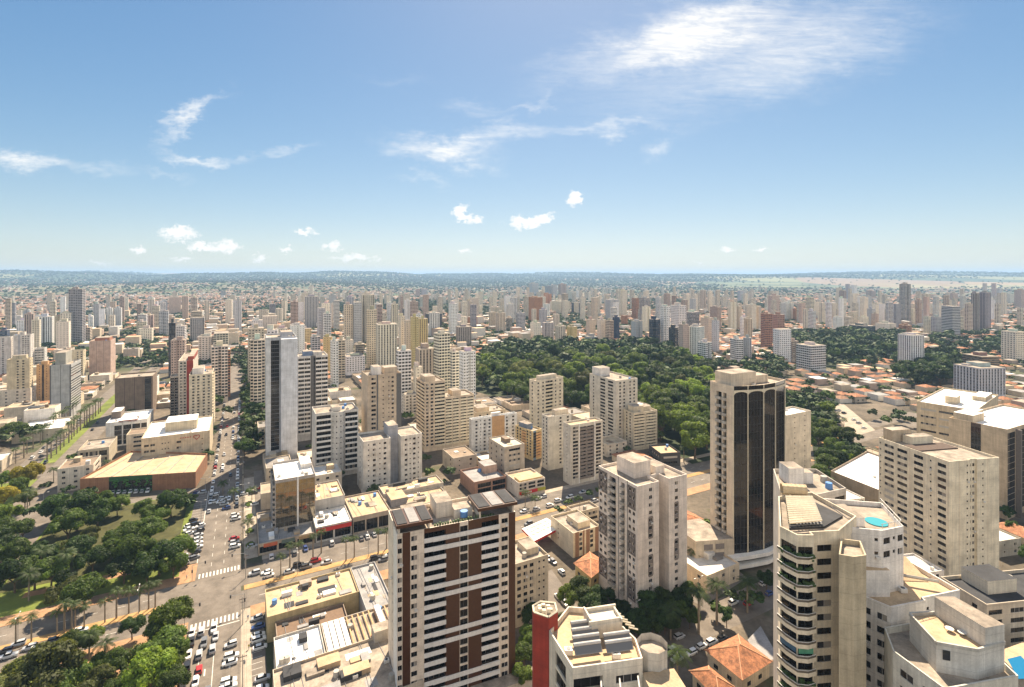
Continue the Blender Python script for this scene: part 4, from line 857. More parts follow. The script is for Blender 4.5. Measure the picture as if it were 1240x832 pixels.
mb.build('canopy_roof', [plain('fascia_red', (.5, .03, .03), .4), ROOFW], cn_)
for i in range(6):
    for j in range(3):
        t, s = .15 + i * .13, .2 + j * .22; q = [lp[0][k] * (1 - t) * (1 - s) + lp[3][k] * t * (1 - s) + lp[2][k] * t * s + lp[1][k] * (1 - t) * s for k in (0, 1)]
        mb = MB(); mb.obox(q, .9, .35, 5.96, 6.0, rad(GR)); mb.build('roof_mark', [ORNG], cn_)
for t, s in ((.2, .3), (.8, .3), (.2, .8), (.8, .8)):
    q = [lp[0][k] * (1 - t) * (1 - s) + lp[3][k] * t * (1 - s) + lp[2][k] * t * s + lp[1][k] * (1 - t) * s for k in (0, 1)]
    mb = MB(); mb.cyl(*q, 0, 5, .2); mb.build('post', [CONC], cn_)
T('shop_block', 'cream shop with courtyard roof behind the station canopy', fit(697, 638, 621, GR, xl=686, xr=725), 'W1 W1', None, 2, (.60, .51, .38), gb=.5, bits=2, cat='shop')

hw = [P(1006, 570, 12), P(1076, 598, 12), P(1108, 566, 12), P(1050, 546, 12)]; hw = hw if (hw[1][0] - hw[0][0]) * (hw[2][1] - hw[1][1]) - (hw[1][1] - hw[0][1]) * (hw[2][0] - hw[1][0]) > 0 else hw[::-1]
tower('hall_building', 'big flat white-roofed hall with brown walls left of the cream tower', [(a - hw[0][0], b - hw[0][1]) for a, b in hw], hw[0], 0, 12, [], 1, (.34, .27, .2), roof=ROOFW, bits=2, cat='hall')
hw = [P(1116, 548, 6), P(1142, 562, 6), P(1152, 532, 6), P(1134, 522, 6)]; hw = hw if (hw[1][0] - hw[0][0]) * (hw[2][1] - hw[1][1]) - (hw[1][1] - hw[0][1]) * (hw[2][0] - hw[1][0]) > 0 else hw[::-1]
tower('hall_building', 'small pale-roofed annex between the parking and tan office blocks', [(a - hw[0][0], b - hw[0][1]) for a, b in hw], hw[0], 0, 6, [], 1, (.5, .44, .36), roof=ROOFW, bits=0, cat='hall')
# tiled houses
def hip_house(label, pts, eave, rise, col=(.56, .48, .36), cat='house', group=None, over=.7):
    c = (sum(p[0] for p in pts) / 4, sum(p[1] for p in pts) / 4)
    root = empty('house', (*c, 0)); tag(root, label, cat, group); claim(pts)
    lp = [(p[0] - c[0], p[1] - c[1]) for p in pts]; ins = inset(lp, over)
    mb = MB(); mb.prism(ins, 0, eave - .05, 0, 0); mb.build('wall', [WALL], root, col)
    a, b = Vector(lp[0]), Vector(lp[1]); L1 = (b - a).length; L2 = (Vector(lp[2]) - b).length
    m01, m12, m23, m30 = [(Vector(lp[i]) + Vector(lp[(i + 1) % 4])) / 2 for i in range(4)]
    if L1 >= L2: r0 = m30 + (m12 - m30).normalized() * min(L2 / 2, L1 / 2 - .05); r1 = m12 + (m30 - m12).normalized() * min(L2 / 2, L1 / 2 - .05)
    else: r0 = m01 + (m23 - m01).normalized() * (L1 / 2); r1 = m23 + (m01 - m23).normalized() * (L1 / 2)
    z = eave + rise; E = [(*p, eave) for p in lp]; A0, A1 = (*r0, z), (*r1, z)
    mb = MB()
    if L1 >= L2: mb.ngon([E[3], E[0], A0]); mb.ngon([E[1], E[2], A1]); mb.quad(E[0], E[1], A1, A0); mb.quad(E[2], E[3], A0, A1)
    else: mb.ngon([E[0], E[1], A0]); mb.ngon([E[2], E[3], A1]); mb.quad(E[1], E[2], A1, A0); mb.quad(E[3], E[0], A0, A1)
    ro = mb.build('roof', [TILE], root)
    if eave > 4:
        mb = MB()
        for i in range(4): mb.tube(E[i], A0 if (Vector(E[i]) - Vector(A0)).length < (Vector(E[i]) - Vector(A1)).length else A1, .16, 5)
        mb.build('roof_ridge', [plain('ridge_tile', (.55, .30, .17), .8)], ro)
        for i in range(4):
            a, b = Vector(ins[i]), Vector(ins[(i + 1) % 4]); n_ = Vector(((b - a).y, -(b - a).x)).normalized() * .03
            for t in (.25, .65): q = a + (b - a) * t + n_; inst('window', window_mesh(1.6, 1.3, 'd'), root, (q.x, q.y, 2.1), math.atan2((b - a).y, (b - a).x))
    return root
hip_house('house under a big orange clay hip roof beside the street', [P(853, 787, 5), P(899, 824, 5), P(936, 801, 5), P(894, 768, 5)], 5, 3.2)
hip_house('house with lower red clay roof, left of the orange hip roof', [P(834, 812, 4.4), P(872, 850, 4.4), P(890, 832, 4.4), P(858, 806, 4.4)], 4.4, 2.2)
hip_house('house under terracotta roof beside the small cream block', [P(694, 682, 5), P(716, 700, 5), P(738, 683, 5), P(714, 668, 5)], 5, 2.0, (.6, .45, .2))
hip_house('red tiled house between brick shop and brown tower', [P(570, 612, 5), P(584, 628, 5), P(622, 615, 5), P(604, 602, 5)], 5, 2.0)
mb = MB(); q = [P(905, 775, 5), P(922, 800, 5), P(944, 798, 5), P(921, 758, 5)]
mb.prism([(a - q[0][0], b - q[0][1]) for a, b in q], 0, 5, 0, 1, bottom=True); o = mb.build('shed', [CONC, ROOFG], None, None, (*q[0], 0)); tag(o, 'grey sheet metal shed behind the orange hip roof', 'shed'); claim(q)
# ------------------------------------------------------------------ far towers: silhouettes read from the photograph, each one built where it stands
W_, C_, B_, G_, D_, O_, K_, N_, Y_ = (.76, .75, .73), (.74, .67, .55), (.60, .51, .40), (.48, .48, .50), (.07, .075, .085), (.44, .22, .11), (.52, .40, .33), (.035, .06, .13), (.60, .48, .24)
CN = {id(W_): 'white', id(C_): 'cream', id(B_): 'beige', id(G_): 'grey', id(D_): 'dark', id(O_): 'brick-red', id(K_): 'pinkish', id(N_): 'navy', id(Y_): 'yellowish'}
PATN = ['', 'wide-window ', 'banded ', 'balcony ', 'striped ', 'glass ', 'plain ']
FARS = [  # x0, x1, top, base, colour, facade
 (83, 104, 350, 418, (.30, .29, .30), 1, 'tall dark-fronted tower with pale right edge, far left'), (39, 52, 384, 412, W_, 0), (52, 65, 385, 412, C_, 0), (66, 77, 383, 420, B_, 6), (73, 88, 379, 420, C_, 0), (68, 86, 390, 432, C_, 6), (87, 99, 386, 418, K_, 0), (98, 112, 397, 415, B_, 3), (105, 114, 383, 400, W_, 0),
 (113, 122, 368, 396, G_, 0), (120, 127, 374, 400, W_, 6), (128, 137, 373, 399, W_, 4), (138, 148, 373, 398, G_, 6), (20, 40, 388, 405, W_, 0), (0, 12, 400, 412, N_, 2), (42, 66, 384, 420, W_, 4),
 (184, 192, 365, 386, G_, 0), (193, 203, 364, 384, G_, 4), (204, 219, 360, 382, K_, 6), (172, 187, 382, 404, K_, 0), (165, 178, 390, 412, C_, 3), (200, 212, 384, 398, K_, 6), (267, 273, 352, 363, G_, 4), (274, 293, 366, 388, W_, 0), (230, 248, 385, 415, (.46, .44, .42), 4, 'curved grey tower with pale penthouse left of the avenue'),
 (204, 213, 391, 456, D_, 5, 'slim black tower above the left avenue'), (211, 226, 395, 420, W_, 1), (207, 226, 412, 462, K_, 0), (206, 216, 415, 455, (.03, .19, .21), 5, 'teal glass fronted tower beside slim black tower'), (259, 277, 404, 440, C_, 3), (284, 292, 386, 404, W_, 0), (240, 262, 408, 440, C_, 0), (256, 276, 420, 486, C_, 3), (268, 279, 424, 480, O_, 3), (168, 186, 398, 416, C_, 0), (303, 311, 400, 470, B_, 3),
 (303, 321, 412, 498, C_, 3, 'cream balcony tower at the head of the tree-lined avenue'), (300, 320, 398, 470, B_, 0), (320, 337, 400, 478, W_, 0), (305, 318, 388, 408, W_, 0), (318, 336, 383, 400, C_, 0), (326, 334, 368, 384, G_, 5), (334, 348, 398, 428, C_, 0),
 (351, 369, 394, 436, W_, 6, 'plain white blank-sided tower behind the grey slab tower'), (369, 377, 398, 420, Y_, 0), (361, 368, 366, 392, W_, 0), (369, 386, 359, 399, (.46, .44, .42), 4, 'dark ribbed tower, tallest left of centre far off'), (384, 394, 373, 415, G_, 0), (391, 401, 380, 420, W_, 3), (376, 388, 408, 440, G_, 3), (391, 402, 408, 450, Y_, 6), (400, 410, 413, 468, W_, 0), (409, 418, 412, 462, B_, 3), (360, 376, 372, 386, K_, 0),
 (416, 427, 369, 420, B_, 0), (427, 438, 366, 420, G_, 0), (437, 454, 357, 418, C_, 4, 'cream tower with brick-red side, tallest near centre'), (443, 457, 375, 445, B_, 0), (416, 442, 432, 452, W_, 0), (417, 428, 412, 434, C_, 6), (429, 442, 417, 434, B_, 5), (455, 481, 393, 452, C_, 4, 'cream tower with dark window columns and flat top'), (472, 481, 423, 450, O_, 6),
 (481, 491, 383, 438, C_, 6), (490, 498, 388, 440, B_, 6), (497, 507, 384, 446, Y_, 6), (506, 518, 386, 430, Y_, 4), (487, 506, 374, 392, D_, 1), (515, 535, 380, 398, D_, 4), (525, 545, 404, 480, C_, 3, 'cream balcony tower right of column-striped tower'), (503, 527, 423, 478, (.52, .44, .36), 4, 'cream tower with wine-red window recess'), (480, 498, 425, 498, W_, 3), (545, 556, 426, 484, C_, 3), (556, 576, 426, 486, W_, 0), (552, 571, 396, 421, (.40, .37, .33), 4, 'half-lit dark block with bright cream end'), (498, 512, 445, 500, C_, 6), (487, 505, 478, 505, C_, 0),
 (545, 556, 364, 380, C_, 6), (556, 566, 366, 380, B_, 0), (545, 558, 380, 394, W_, 0), (600, 612, 379, 405, B_, 4), (612, 621, 385, 402, C_, 5), (503, 509, 350, 359, K_, 0), (510, 517, 350, 359, G_, 0), (594, 606, 372, 386, B_, 0), (566, 578, 384, 396, O_, 6), (592, 600, 378, 400, B_, 0),
 (640, 657, 360, 392, O_, 0), (655, 668, 356, 372, O_, 6), (642, 655, 391, 417, C_, 6), (655, 672, 391, 415, G_, 4), (672, 685, 395, 418, C_, 4), (685, 700, 396, 417, Y_, 6), (660, 668, 346, 360, G_, 4), (668, 675, 345, 360, W_, 4), (676, 686, 344, 361, K_, 4), (688, 698, 353, 364, C_, 0), (697, 704, 352, 362, W_, 0), (658, 666, 368, 385, W_, 0), (668, 690, 365, 382, C_, 0), (692, 705, 367, 380, N_, 5), (616, 627, 358, 372, G_, 0), (640, 652, 343, 358, G_, 0),
 (710, 721, 387, 412, B_, 6), (723, 734, 387, 415, C_, 6), (733, 743, 388, 416, B_, 3), (741, 751, 384, 413, N_, 4), (708, 724, 408, 424, G_, 4), (733, 749, 363, 390, W_, 4), (748, 760, 352, 386, C_, 0), (752, 760, 382, 396, O_, 0),
 (765, 774, 361, 388, O_, 3), (773, 789, 361, 398, (.46, .43, .42), 3), (764, 778, 389, 423, G_, 6), (784, 801, 387, 425, N_, 5, 'navy glass tower with pale edges behind the park'), (798, 813, 371, 424, W_, 0, 'white grid tower, left of the pale pair'), (812, 831, 370, 420, W_, 0, 'white grid tower, right of the pale pair'), (808, 823, 397, 430, D_, 3), (822, 834, 393, 434, K_, 6), (833, 853, 396, 434, W_, 4, 'white tower with black rooftop cap and dark centre'), (845, 862, 415, 443, W_, 1, 'short white grid block at the park corner'), (848, 864, 385, 424, B_, 6), (858, 875, 372, 402, K_, 0), (829, 847, 378, 402, W_, 5), (861, 872, 388, 428, G_, 6),
 (883, 898, 371, 400, B_, 6), (884, 900, 411, 438, W_, 3, 'small white balcony block left of the dark round tree'), (899, 911, 409, 436, G_, 4), (896, 906, 384, 410, W_, 0), (900, 912, 386, 412, B_, 4), (905, 916, 369, 401, C_, 6), (915, 922, 371, 401, B_, 6), (930, 944, 358, 385, K_, 0), (921, 935, 380, 424, (.40, .20, .13), 1, 'red-brown tower with white window column, left of pair'), (935, 950, 381, 420, (.38, .22, .16), 0, 'shorter red-brown tower, right of pair'), (936, 958, 399, 438, W_, 0, 'white windowed tower in front of red-brown pair'), (955, 967, 413, 438, K_, 3), (945, 961, 367, 389, W_, 4), (978, 994, 366, 386, C_, 6), (1007, 1021, 384, 405, W_, 6), (1015, 1026, 352, 374, K_, 4), (1023, 1030, 344, 366, G_, 0), (1030, 1038, 345, 364, W_, 0), (1047, 1062, 352, 362, K_, 4), (960, 970, 374, 390, O_, 0), (893, 901, 352, 366, G_, 0),
 (1028, 1060, 395, 409, (.16, .17, .18), 5), (964, 1000, 419, 450, W_, 3, 'wide white balcony block standing among low houses'), (1089, 1103, 344, 396, (.48, .46, .45), 3), (1087, 1119, 406, 452, W_, 4, 'white tower with dark brown vertical stripes above houses'), (1140, 1163, 371, 412, G_, 2, 'grey office tower wrapped in ribbon windows'), (1118, 1128, 383, 408, C_, 0), (1127, 1140, 384, 409, G_, 0), (1174, 1187, 355, 402, (.40, .35, .33), 4), (1186, 1200, 354, 402, (.36, .33, .34), 4), (1189, 1196, 343, 358, B_, 0), (1200, 1207, 343, 362, K_, 0), (1205, 1213, 349, 362, G_, 0), (1212, 1242, 402, 440, C_, 0, 'cream block of small dark windows at right edge'), (1228, 1244, 351, 374, K_, 0), (1165, 1210, 432, 452, (.30, .20, .13), 2, 'brown banded low office block in the trees'), (1154, 1217, 446, 480, (.58, .55, .57), 4, 'lilac-white long slab block with many bays'), (1150, 1160, 355, 370, K_, 4), (1213, 1228, 356, 368, C_, 0),
 (1055, 1064, 380, 398, K_, 0), (1064, 1072, 368, 394, W_, 6), (1070, 1080, 374, 397, C_, 4), (1080, 1090, 373, 398, C_, 6), (1101, 1109, 374, 396, C_, 0), (1108, 1118, 375, 394, W_, 3), (1060, 1085, 392, 406, C_, 6), (1086, 1106, 394, 406, O_, 3), (1163, 1174, 376, 400, B_, 0), (1118, 1140, 368, 384, C_, 0), (1040, 1052, 384, 398, C_, 0), (1050, 1060, 374, 396, G_, 0), (1026, 1040, 378, 396, C_, 3), (990, 1006, 378, 392, C_, 0), (1000, 1012, 366, 380, W_, 0)]
def far_tower(x0, x1, yt, yb, col, k, label=None, seed=0):
    r = random.Random(seed); Yc = P(620, yb)[1]; phi = (GR if x0 < 870 else 12) + r.uniform(-7, 7) + (r.choice([0, 0, 90]) if k != 4 else 0)
    ratio = r.uniform(.6, 1.0)
    ca, sa = math.cos(rad(phi)), math.sin(rad(phi))
    lo, hi = 2, 150
    for _ in range(24):
        w = (lo + hi) / 2; d = w * ratio; X = (x0 + x1 - 1240) / 2 / F * Yc
        xs = [620 + F * (X + ca * u * w - sa * v * d) / (Yc + sa * u * w + ca * v * d) for u in (-.5, .5) for v in (-.5, .5)]
        if max(xs) - min(xs) > x1 - x0: hi = w
        else: lo = w
    Yn = Yc - (abs(sa) * w + abs(ca) * d) / 2; h = max(8, CAMH - (yt - 333) * Yn / F)
    if taken(X, Yc, min(w, d) * .3): Yc *= 1.0
    hw, hd = w / 2, d / 2; t = r.random()
    if t < .45: pl = [(-hw, -hd), (hw, -hd), (hw, hd), (-hw, hd)]
    elif t < .8: a = w * .1; b = min(3, d * .2); pl = [(-hw, -hd), (-a, -hd), (-a, -hd + b), (a, -hd + b), (a, -hd), (hw, -hd), (hw, hd), (-hw, hd)]
    else: a = min(w, d) * .22; pl = [(-hw, -hd + a), (-hw + a, -hd + a), (-hw + a, -hd), (hw - a, -hd), (hw - a, -hd + a), (hw, -hd + a), (hw, hd - a), (-hw, hd - a)]
    nf = max(3, round((h - 3) / 2.95)); big = x1 - x0 > 8
    root = empty('apartment_tower', (X, Yc, 0), rad(phi)) if big else None
    mb = MB(); mb.prism(pl, 0, 4, 1, 1); mb.prism(pl, 4, h - 1, 0, 2, bays=3.2 if k != 5 else 1.6, fl=nf); ins = inset(pl, .3)
    mb.prism(pl, h - 1, h, 1, 2)
    vv = r.uniform(.84, 1.1); body = mb.build('wall' if big else 'apartment_tower', [FAC[k], WALL, ROOF], root, tuple(q * vv * r.uniform(.97, 1.03) for q in col))
    if not big: body.location = (X, Yc, 0); body.rotation_euler = (0, 0, rad(phi)); root = body
    elif r.random() < .92:
        mb = MB(); a, b = r.uniform(.25, .45), r.uniform(.2, .4); mb.box(-hw * a, -hd * b, h, hw * r.uniform(.2, .6), hd * .6, h + r.uniform(2, 5), 0, 1); mb.build('roof_house', [WALL, ROOF], root, tuple(c * r.uniform(.8, 1.05) for c in col))
        if r.random() < .6: mb = MB(); mb.box(-hw * .8, hd * .1, h, -hw * .5, hd * .6, h + 1.6, 0, 1); mb.build('water_tank', [WALL, ROOF], root, col)
    claim([(X + ca * a - sa * b, Yc + sa * a + ca * b) for a, b in ((-hw, -hd), (hw, -hd), (hw, hd), (-hw, hd))])
    tag(root, label, 'apartment tower', 'apartment towers of the far city')
    if not label:
        nm = CN.get(id(col), None)
        if nm is None: nm = 'greyish' if max(col) - min(col) < .06 else 'brownish'
        sz = 'tall ' if h > 62 else ('short ' if h < 34 else '')
        pend(root, f'{sz}{nm} {PATN[k]}tower', X, Yc, h * .5)
    return root
for i, t in enumerate(FARS): far_tower(*t, seed=i + 5)
# more of the same further out, where the photograph shows a fringe of small towers
FR = random.Random(77)
n = 0; FRINGE = []
zones = [(330, 620, 350, 384, 46), (560, 760, 346, 376, 34), (760, 940, 348, 376, 24), (1000, 1150, 368, 392, 44), (560, 760, 338, 372, 40), (760, 940, 340, 372, 40), (930, 1240, 350, 384, 40), (0, 330, 356, 396, 24), (330, 560, 346, 390, 38), (0, 130, 385, 425, 12), (130, 330, 372, 408, 22), (330, 560, 372, 415, 24), (560, 760, 362, 398, 34), (760, 940, 362, 400, 24), (940, 1240, 360, 398, 40)]
CAND = []
for x0, x1, y0, y1, cnt in zones:
    for _ in range(cnt):
        x = FR.uniform(x0, x1); yb = y0 + (y1 - y0) * FR.random() ** .7 + 8; hh = FR.uniform(28, 48 if yb < 366 else 74); Y = P(620, yb)[1]; wpx = FR.uniform(12, 21) * F / Y; yt = 333 + (CAMH - hh) * F / Y
        X = (x - 620) / F * Y
        if taken(X, Y, 14) or abs(toPQ(X, Y)[0] + 6) < 30 and Y < 900: continue
        claim([(X - 9, Y - 9), (X + 9, Y - 9), (X + 9, Y + 9), (X - 9, Y + 9)]); CAND.append((wpx * hh / Y, x, wpx, yt, yb, X, Y, hh))
CAND.sort(reverse=True)
NT0 = sum(1 for o in bpy.data.objects if o.get('category') == 'apartment tower')
for n, (_, x, wpx, yt, yb, X, Y, hh) in enumerate(CAND):
    if NT0 + n >= 297: FRINGE.append((X, Y, wpx * Y / F, hh)); continue
    v = FR.uniform(.82, 1.08); c = FR.choice([W_, W_, W_, C_, C_, B_, G_, K_])
    far_tower(x - wpx / 2, x + wpx / 2, yt, yb, c, FR.choice([0, 0, 1, 2, 3, 3, 4, 6]), seed=1000 + n)

if FRINGE:
    mb = MB()
    for X, Y, w, hh in FRINGE:
        a = rad(FR.choice([GR, 12, 100])); hw, hd = w * .36, w * FR.uniform(.25, .36); ca, sa = math.cos(a), math.sin(a); nf = round(hh / 3)
        mb.prism([(X + ca * u - sa * v, Y + sa * u + ca * v) for u, v in ((-hw, -hd), (hw, -hd), (hw, hd), (-hw, hd))], 0, hh, FR.choice([0, 1, 2]), 3, bays=3.2, fl=nf)
    o = mb.build('distant_towers', [FAC[0], FAC[4], FAC[3], ROOF], None, C_); tag(o, 'fringe of the smallest and farthest apartment towers', 'distant towers', None, 'stuff')
# ------------------------------------------------------------------ ground, terrain, roads
def sm(t): t = np.clip(t, 0, 1); return t * t * (3 - 2 * t)
def terr(X, Y):
    X = np.asarray(X, float); Y = np.asarray(Y, float); D = np.sqrt(X * X + Y * Y) + 1
    L = sm((-X / D - .12) / .3)
    und = np.sin(X / 900 + Y / 2300 + 1) + np.sin(X / 1700 - Y / 1100) + .6 * np.sin(X / 430 + 2 + Y / 800) + .35 * np.sin(X / 210 - 1 + Y / 390)
    far = sm((D - 5200) / 6500)
    return 42 * L * sm((D - 1900) / 3800) * (1 + .22 * und) + far * (118 + 22 * und + 12 * np.exp(-((X / D - .33) / .012) ** 2) * sm((D - 9000) / 2000)) * (1 - .25 * L) 
def mesh_np(name, verts, blocks, mats, parent=None, color=None):
    me = bpy.data.meshes.new(name); verts = np.asarray(verts, np.float32)
    me.vertices.add(len(verts)); me.vertices.foreach_set('co', verts.ravel())
    li = np.concatenate([f.ravel() for f, m in blocks]).astype(np.int32); tot = np.concatenate([np.full(len(f), f.shape[1]) for f, m in blocks]).astype(np.int32)
    mi = np.concatenate([np.broadcast_to(np.asarray(m), (len(f),)) for f, m in blocks]).astype(np.int32)
    me.loops.add(len(li)); me.loops.foreach_set('vertex_index', li); me.polygons.add(len(tot)); st = np.zeros(len(tot), np.int32); st[1:] = np.cumsum(tot)[:-1]
    me.polygons.foreach_set('loop_start', st); me.polygons.foreach_set('material_index', mi)
    for m in mats: me.materials.append(m)
    me.update(calc_edges=True); return me
def ground_mat():
    m, n, b = nt('ground_mix')
    g = N(n, 'ShaderNodeNewGeometry'); s = N(n, 'ShaderNodeSeparateXYZ'); n.links.new(g.outputs['Position'], s.inputs[0])
    D = N(n, 'ShaderNodeVectorMath', operation='LENGTH'); n.links.new(g.outputs['Position'], D.inputs[0]); D = D.outputs['Value']
    near = mixc_(n, (.075, .065, .05), (.19, .155, .115), rng(n, noise(n, .035, 6), .35, .65, 0, 1))
    near = mulc(n, near, rng(n, noise(n, .5, 5), .3, .7, .7, 1.15))
    near = mixc_(n, near, (.05, .065, .025), rng(n, noise(n, .016, 6), .56, .61, 0, .8))
    city = mixc_(n, (.045, .075, .03), (.27, .20, .14), rng(n, noise(n, .004, 9, rough=.72), .47, .58, 0, 1))
    rural = mixc_(n, (.022, .045, .02), (.06, .09, .035), rng(n, noise(n, .0016, 7), .4, .6, 0, 1))
    vo = N(n, 'ShaderNodeTexVoronoi'); vo.inputs['Scale'].default_value = .0011; mp = N(n, 'ShaderNodeMapping'); mp.inputs['Scale'].default_value = (1, .55, 1); n.links.new(g.outputs['Position'], mp.inputs[0]); n.links.new(mp.outputs[0], vo.inputs['Vector'])
    cs = N(n, 'ShaderNodeSeparateColor'); n.links.new(vo.outputs['Color'], cs.inputs[0])
    rural = mixc_(n, rural, (.26, .26, .12), rng(n, cs.outputs[0], .80, .83, 0, .7))
    rural = mixc_(n, rural, (.30, .20, .13), rng(n, cs.outputs[1], .86, .88, 0, .7))
    plainf = mth(n, 'MULTIPLY', rng(n, D, 4700, 5000, 0, 1), rng(n, D, 7200, 6800, 0, 1)); plainf = mth(n, 'MULTIPLY', plainf, rng(n, mth(n, 'DIVIDE', s.outputs[0], s.outputs[1]), .36, .46, 0, 1))
    rural = mixc_(n, rural, (.27, .28, .14), mth(n, 'MULTIPLY', plainf, rng(n, noise(n, .0012, 4), .44, .56, 0, .6)))
    c = mixc_(n, near, city, rng(n, D, 650, 1100, 0, 1)); c = mixc_(n, c, rural, rng(n, mth(n, 'ADD', D, mth(n, 'MULTIPLY', noise(n, .0007, 4), 3000)), 5400, 7600, 0, 1))
    n.links.new(c, b.inputs['Base Color']); b.inputs['Roughness'].default_value = .95; b.inputs['Specular IOR Level'].default_value = .2
    return m
na, nr = 360, 150
rr_ = np.concatenate([[0.0], np.geomspace(60, 42000, nr)]); th = np.linspace(0, 2 * np.pi, na, endpoint=False)
gx_ = (rr_[:, None] * np.sin(th)).ravel(); gy_ = (rr_[:, None] * np.cos(th)).ravel(); gz_ = terr(gx_, gy_) 
i, j = np.meshgrid(np.arange(nr), np.arange(na), indexing='ij'); j2 = (j + 1) % na
fq = np.stack([i * na + j, i * na + j2, (i + 1) * na + j2, (i + 1) * na + j], -1).reshape(-1, 4)[:, ::-1]
gm = mesh_np('ground', np.stack([gx_, gy_, gz_], 1), [(fq, 0)], [ground_mat()]); gm.polygons.foreach_set('use_smooth', np.ones(len(gm.polygons), bool))
go = bpy.data.objects.new('ground', gm); COL.objects.link(go); struct(go)

def dirt(name, col, amt=.3, sc1=.2):
    m, n, b = nt(name); f = mth(n, 'MULTIPLY', rng(n, noise(n, sc1, 6, rough=.65), .32, .68, 1 - amt, 1.12), rng(n, noise(n, 3, 4), .3, .7, .86, 1.08))
    n.links.new(mulc(n, col, f), b.inputs['Base Color']); b.inputs['Roughness'].default_value = .92; b.inputs['Specular IOR Level'].default_value = .25; MATS[name] = m; return m
ASPH = dirt('asphalt', (.20, .172, .143), .42, .16); SIDE = dirt('red_earth_paving', (.40, .24, .135), .35, .25); PAVE = dirt('pale_paving', (.40, .34, .27), .3, .25); LAWN = dirt('lawn_green', (.17, .21, .04), .45, .09); EARTH = dirt('dirt_median', (.46, .28, .12), .35, .2)
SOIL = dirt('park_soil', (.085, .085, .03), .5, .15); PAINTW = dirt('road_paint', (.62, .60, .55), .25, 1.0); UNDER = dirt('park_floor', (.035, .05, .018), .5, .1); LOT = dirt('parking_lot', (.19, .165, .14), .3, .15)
def sheet(name, pts, z, m, thick=0):
    mb = MB(); pts = [tuple(p) for p in pts]
    a = sum(pts[i][0] * pts[(i + 1) % len(pts)][1] - pts[(i + 1) % len(pts)][0] * pts[i][1] for i in range(len(pts)))
    if a < 0: pts = pts[::-1]
    if thick: mb.prism(pts, z - thick, z, 0, 0)
    else: mb.ngon([(*p, z) for p in pts])
    return struct(mb.build(name, [m]))
def pqs(name, p0, p1, q0, q1, z, m, thick=0): return sheet(name, [PQ(p0, q0), PQ(p1, q0), PQ(p1, q1), PQ(p0, q1)], z, m, thick)
pqs('road', -14, 2, -120, 700, .030, ASPH); pqs('road', -260, 520, -7, 5, .034, ASPH); pqs('road', -260, 520, -22, -10.5, .034, ASPH)
pqs('road', -14.02, 2.02, -22, 5, .038, ASPH); pqs('road', 60, 330, -111, -98, .03, ASPH)
pqs('road', -104, -92, -40, 700, .03, ASPH); pqs('road', -122, -112, 150, 700, .03, ASPH); pqs('road', -230, -20, 171, 180, .034, ASPH); pqs('road', -92, -80, 20, 172, .03, ASPH)
pqs('car_park', 2, 9, -96, -23, .05, LOT); pqs('car_park', 8.4, 13, 15, 120, .05, LOT); pqs('car_park', -22, -14, 20, 100, .05, LOT); pqs('car_park', -78, -20, 100, 107, .05, LOT); pqs('car_park', 10, 260, 4.98, 9.5, .05, LOT)
KB = .13
pqs('pavement', -80, -14, 5, 11.5, KB, SIDE, KB); pqs('pavement', -20, -14, 11.5, 19, KB, SIDE, KB); pqs('pavement', 3, 8.3, 13, 110, KB, PAVE, KB); pqs('pavement', 9.8, 330, 9.6, 13.4, KB, PAVE, KB); pqs('pavement', 2, 5, -120, -23, KB, PAVE, KB)
pqs('pavement', 5, 330, -28.5, -22, KB, SIDE, KB); pqs('pavement', -200, -14, -30, -22, KB, SIDE, KB); pqs('pavement', -20, -14, -110, -30, KB, SIDE, KB)
pqs('median', -200, -15.5, -10.4, -7.1, KB, EARTH, KB); pqs('median', 3, 400, -10.4, -7.1, KB, EARTH, KB); pqs('median', -112, -104, 196, 420, KB, LAWN, KB)
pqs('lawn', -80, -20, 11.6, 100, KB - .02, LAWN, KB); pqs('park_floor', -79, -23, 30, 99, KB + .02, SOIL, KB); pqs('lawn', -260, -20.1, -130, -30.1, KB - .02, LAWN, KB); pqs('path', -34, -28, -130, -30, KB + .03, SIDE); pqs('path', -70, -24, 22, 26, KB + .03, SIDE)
pqs('lawn', -200, -104.2, -10, 166, KB - .02, LAWN, KB); pqs('path', -150, -106, 120, 126, KB + .03, SIDE); pqs('path', -122, -119, 20, 160, KB + .03, PAVE)
sheet('road', [P(1008, 490), P(1020, 488), P(1060, 521), P(1030, 530)], .05, PAVE); sheet('road', [P(640, 700), P(668, 690), P(700, 735), P(668, 745)], .05, LOT); sheet('car_park', [P(790, 700), P(850, 655), P(905, 700), P(850, 735)], .05, LOT)
sheet('road', [P(560, 435), P(618, 404), P(624, 404), P(585, 440)], .05, PAVE)
def marks(name, rects, z=.055):
    mb = MB()
    for p0, p1, q0, q1 in rects: mb.ngon([(*PQ(p, q), z) for p, q in ((p0, q0), (p1, q0), (p1, q1), (p0, q1))])
    return struct(mb.build(name, [PAINTW]))
marks('crosswalk', [(-13.2 + i * 1.25, -12.6 + i * 1.25, -27.5, -23.8) for i in range(12)]); marks('crosswalk', [(-13 + i * 1.25, -12.4 + i * 1.25, 6, 9.5) for i in range(12)])
marks('road_marking', [(-13.4, -13.15, -110, -30), (-9.6, -9.4, -110, -29.5), (-5.6, -5.4, -110, -29.5), (-13.4, 1.6, -29.2, -28.8), (-14.4, -14.1, 12, 100), (2.2, 2.5, -110, -30)])
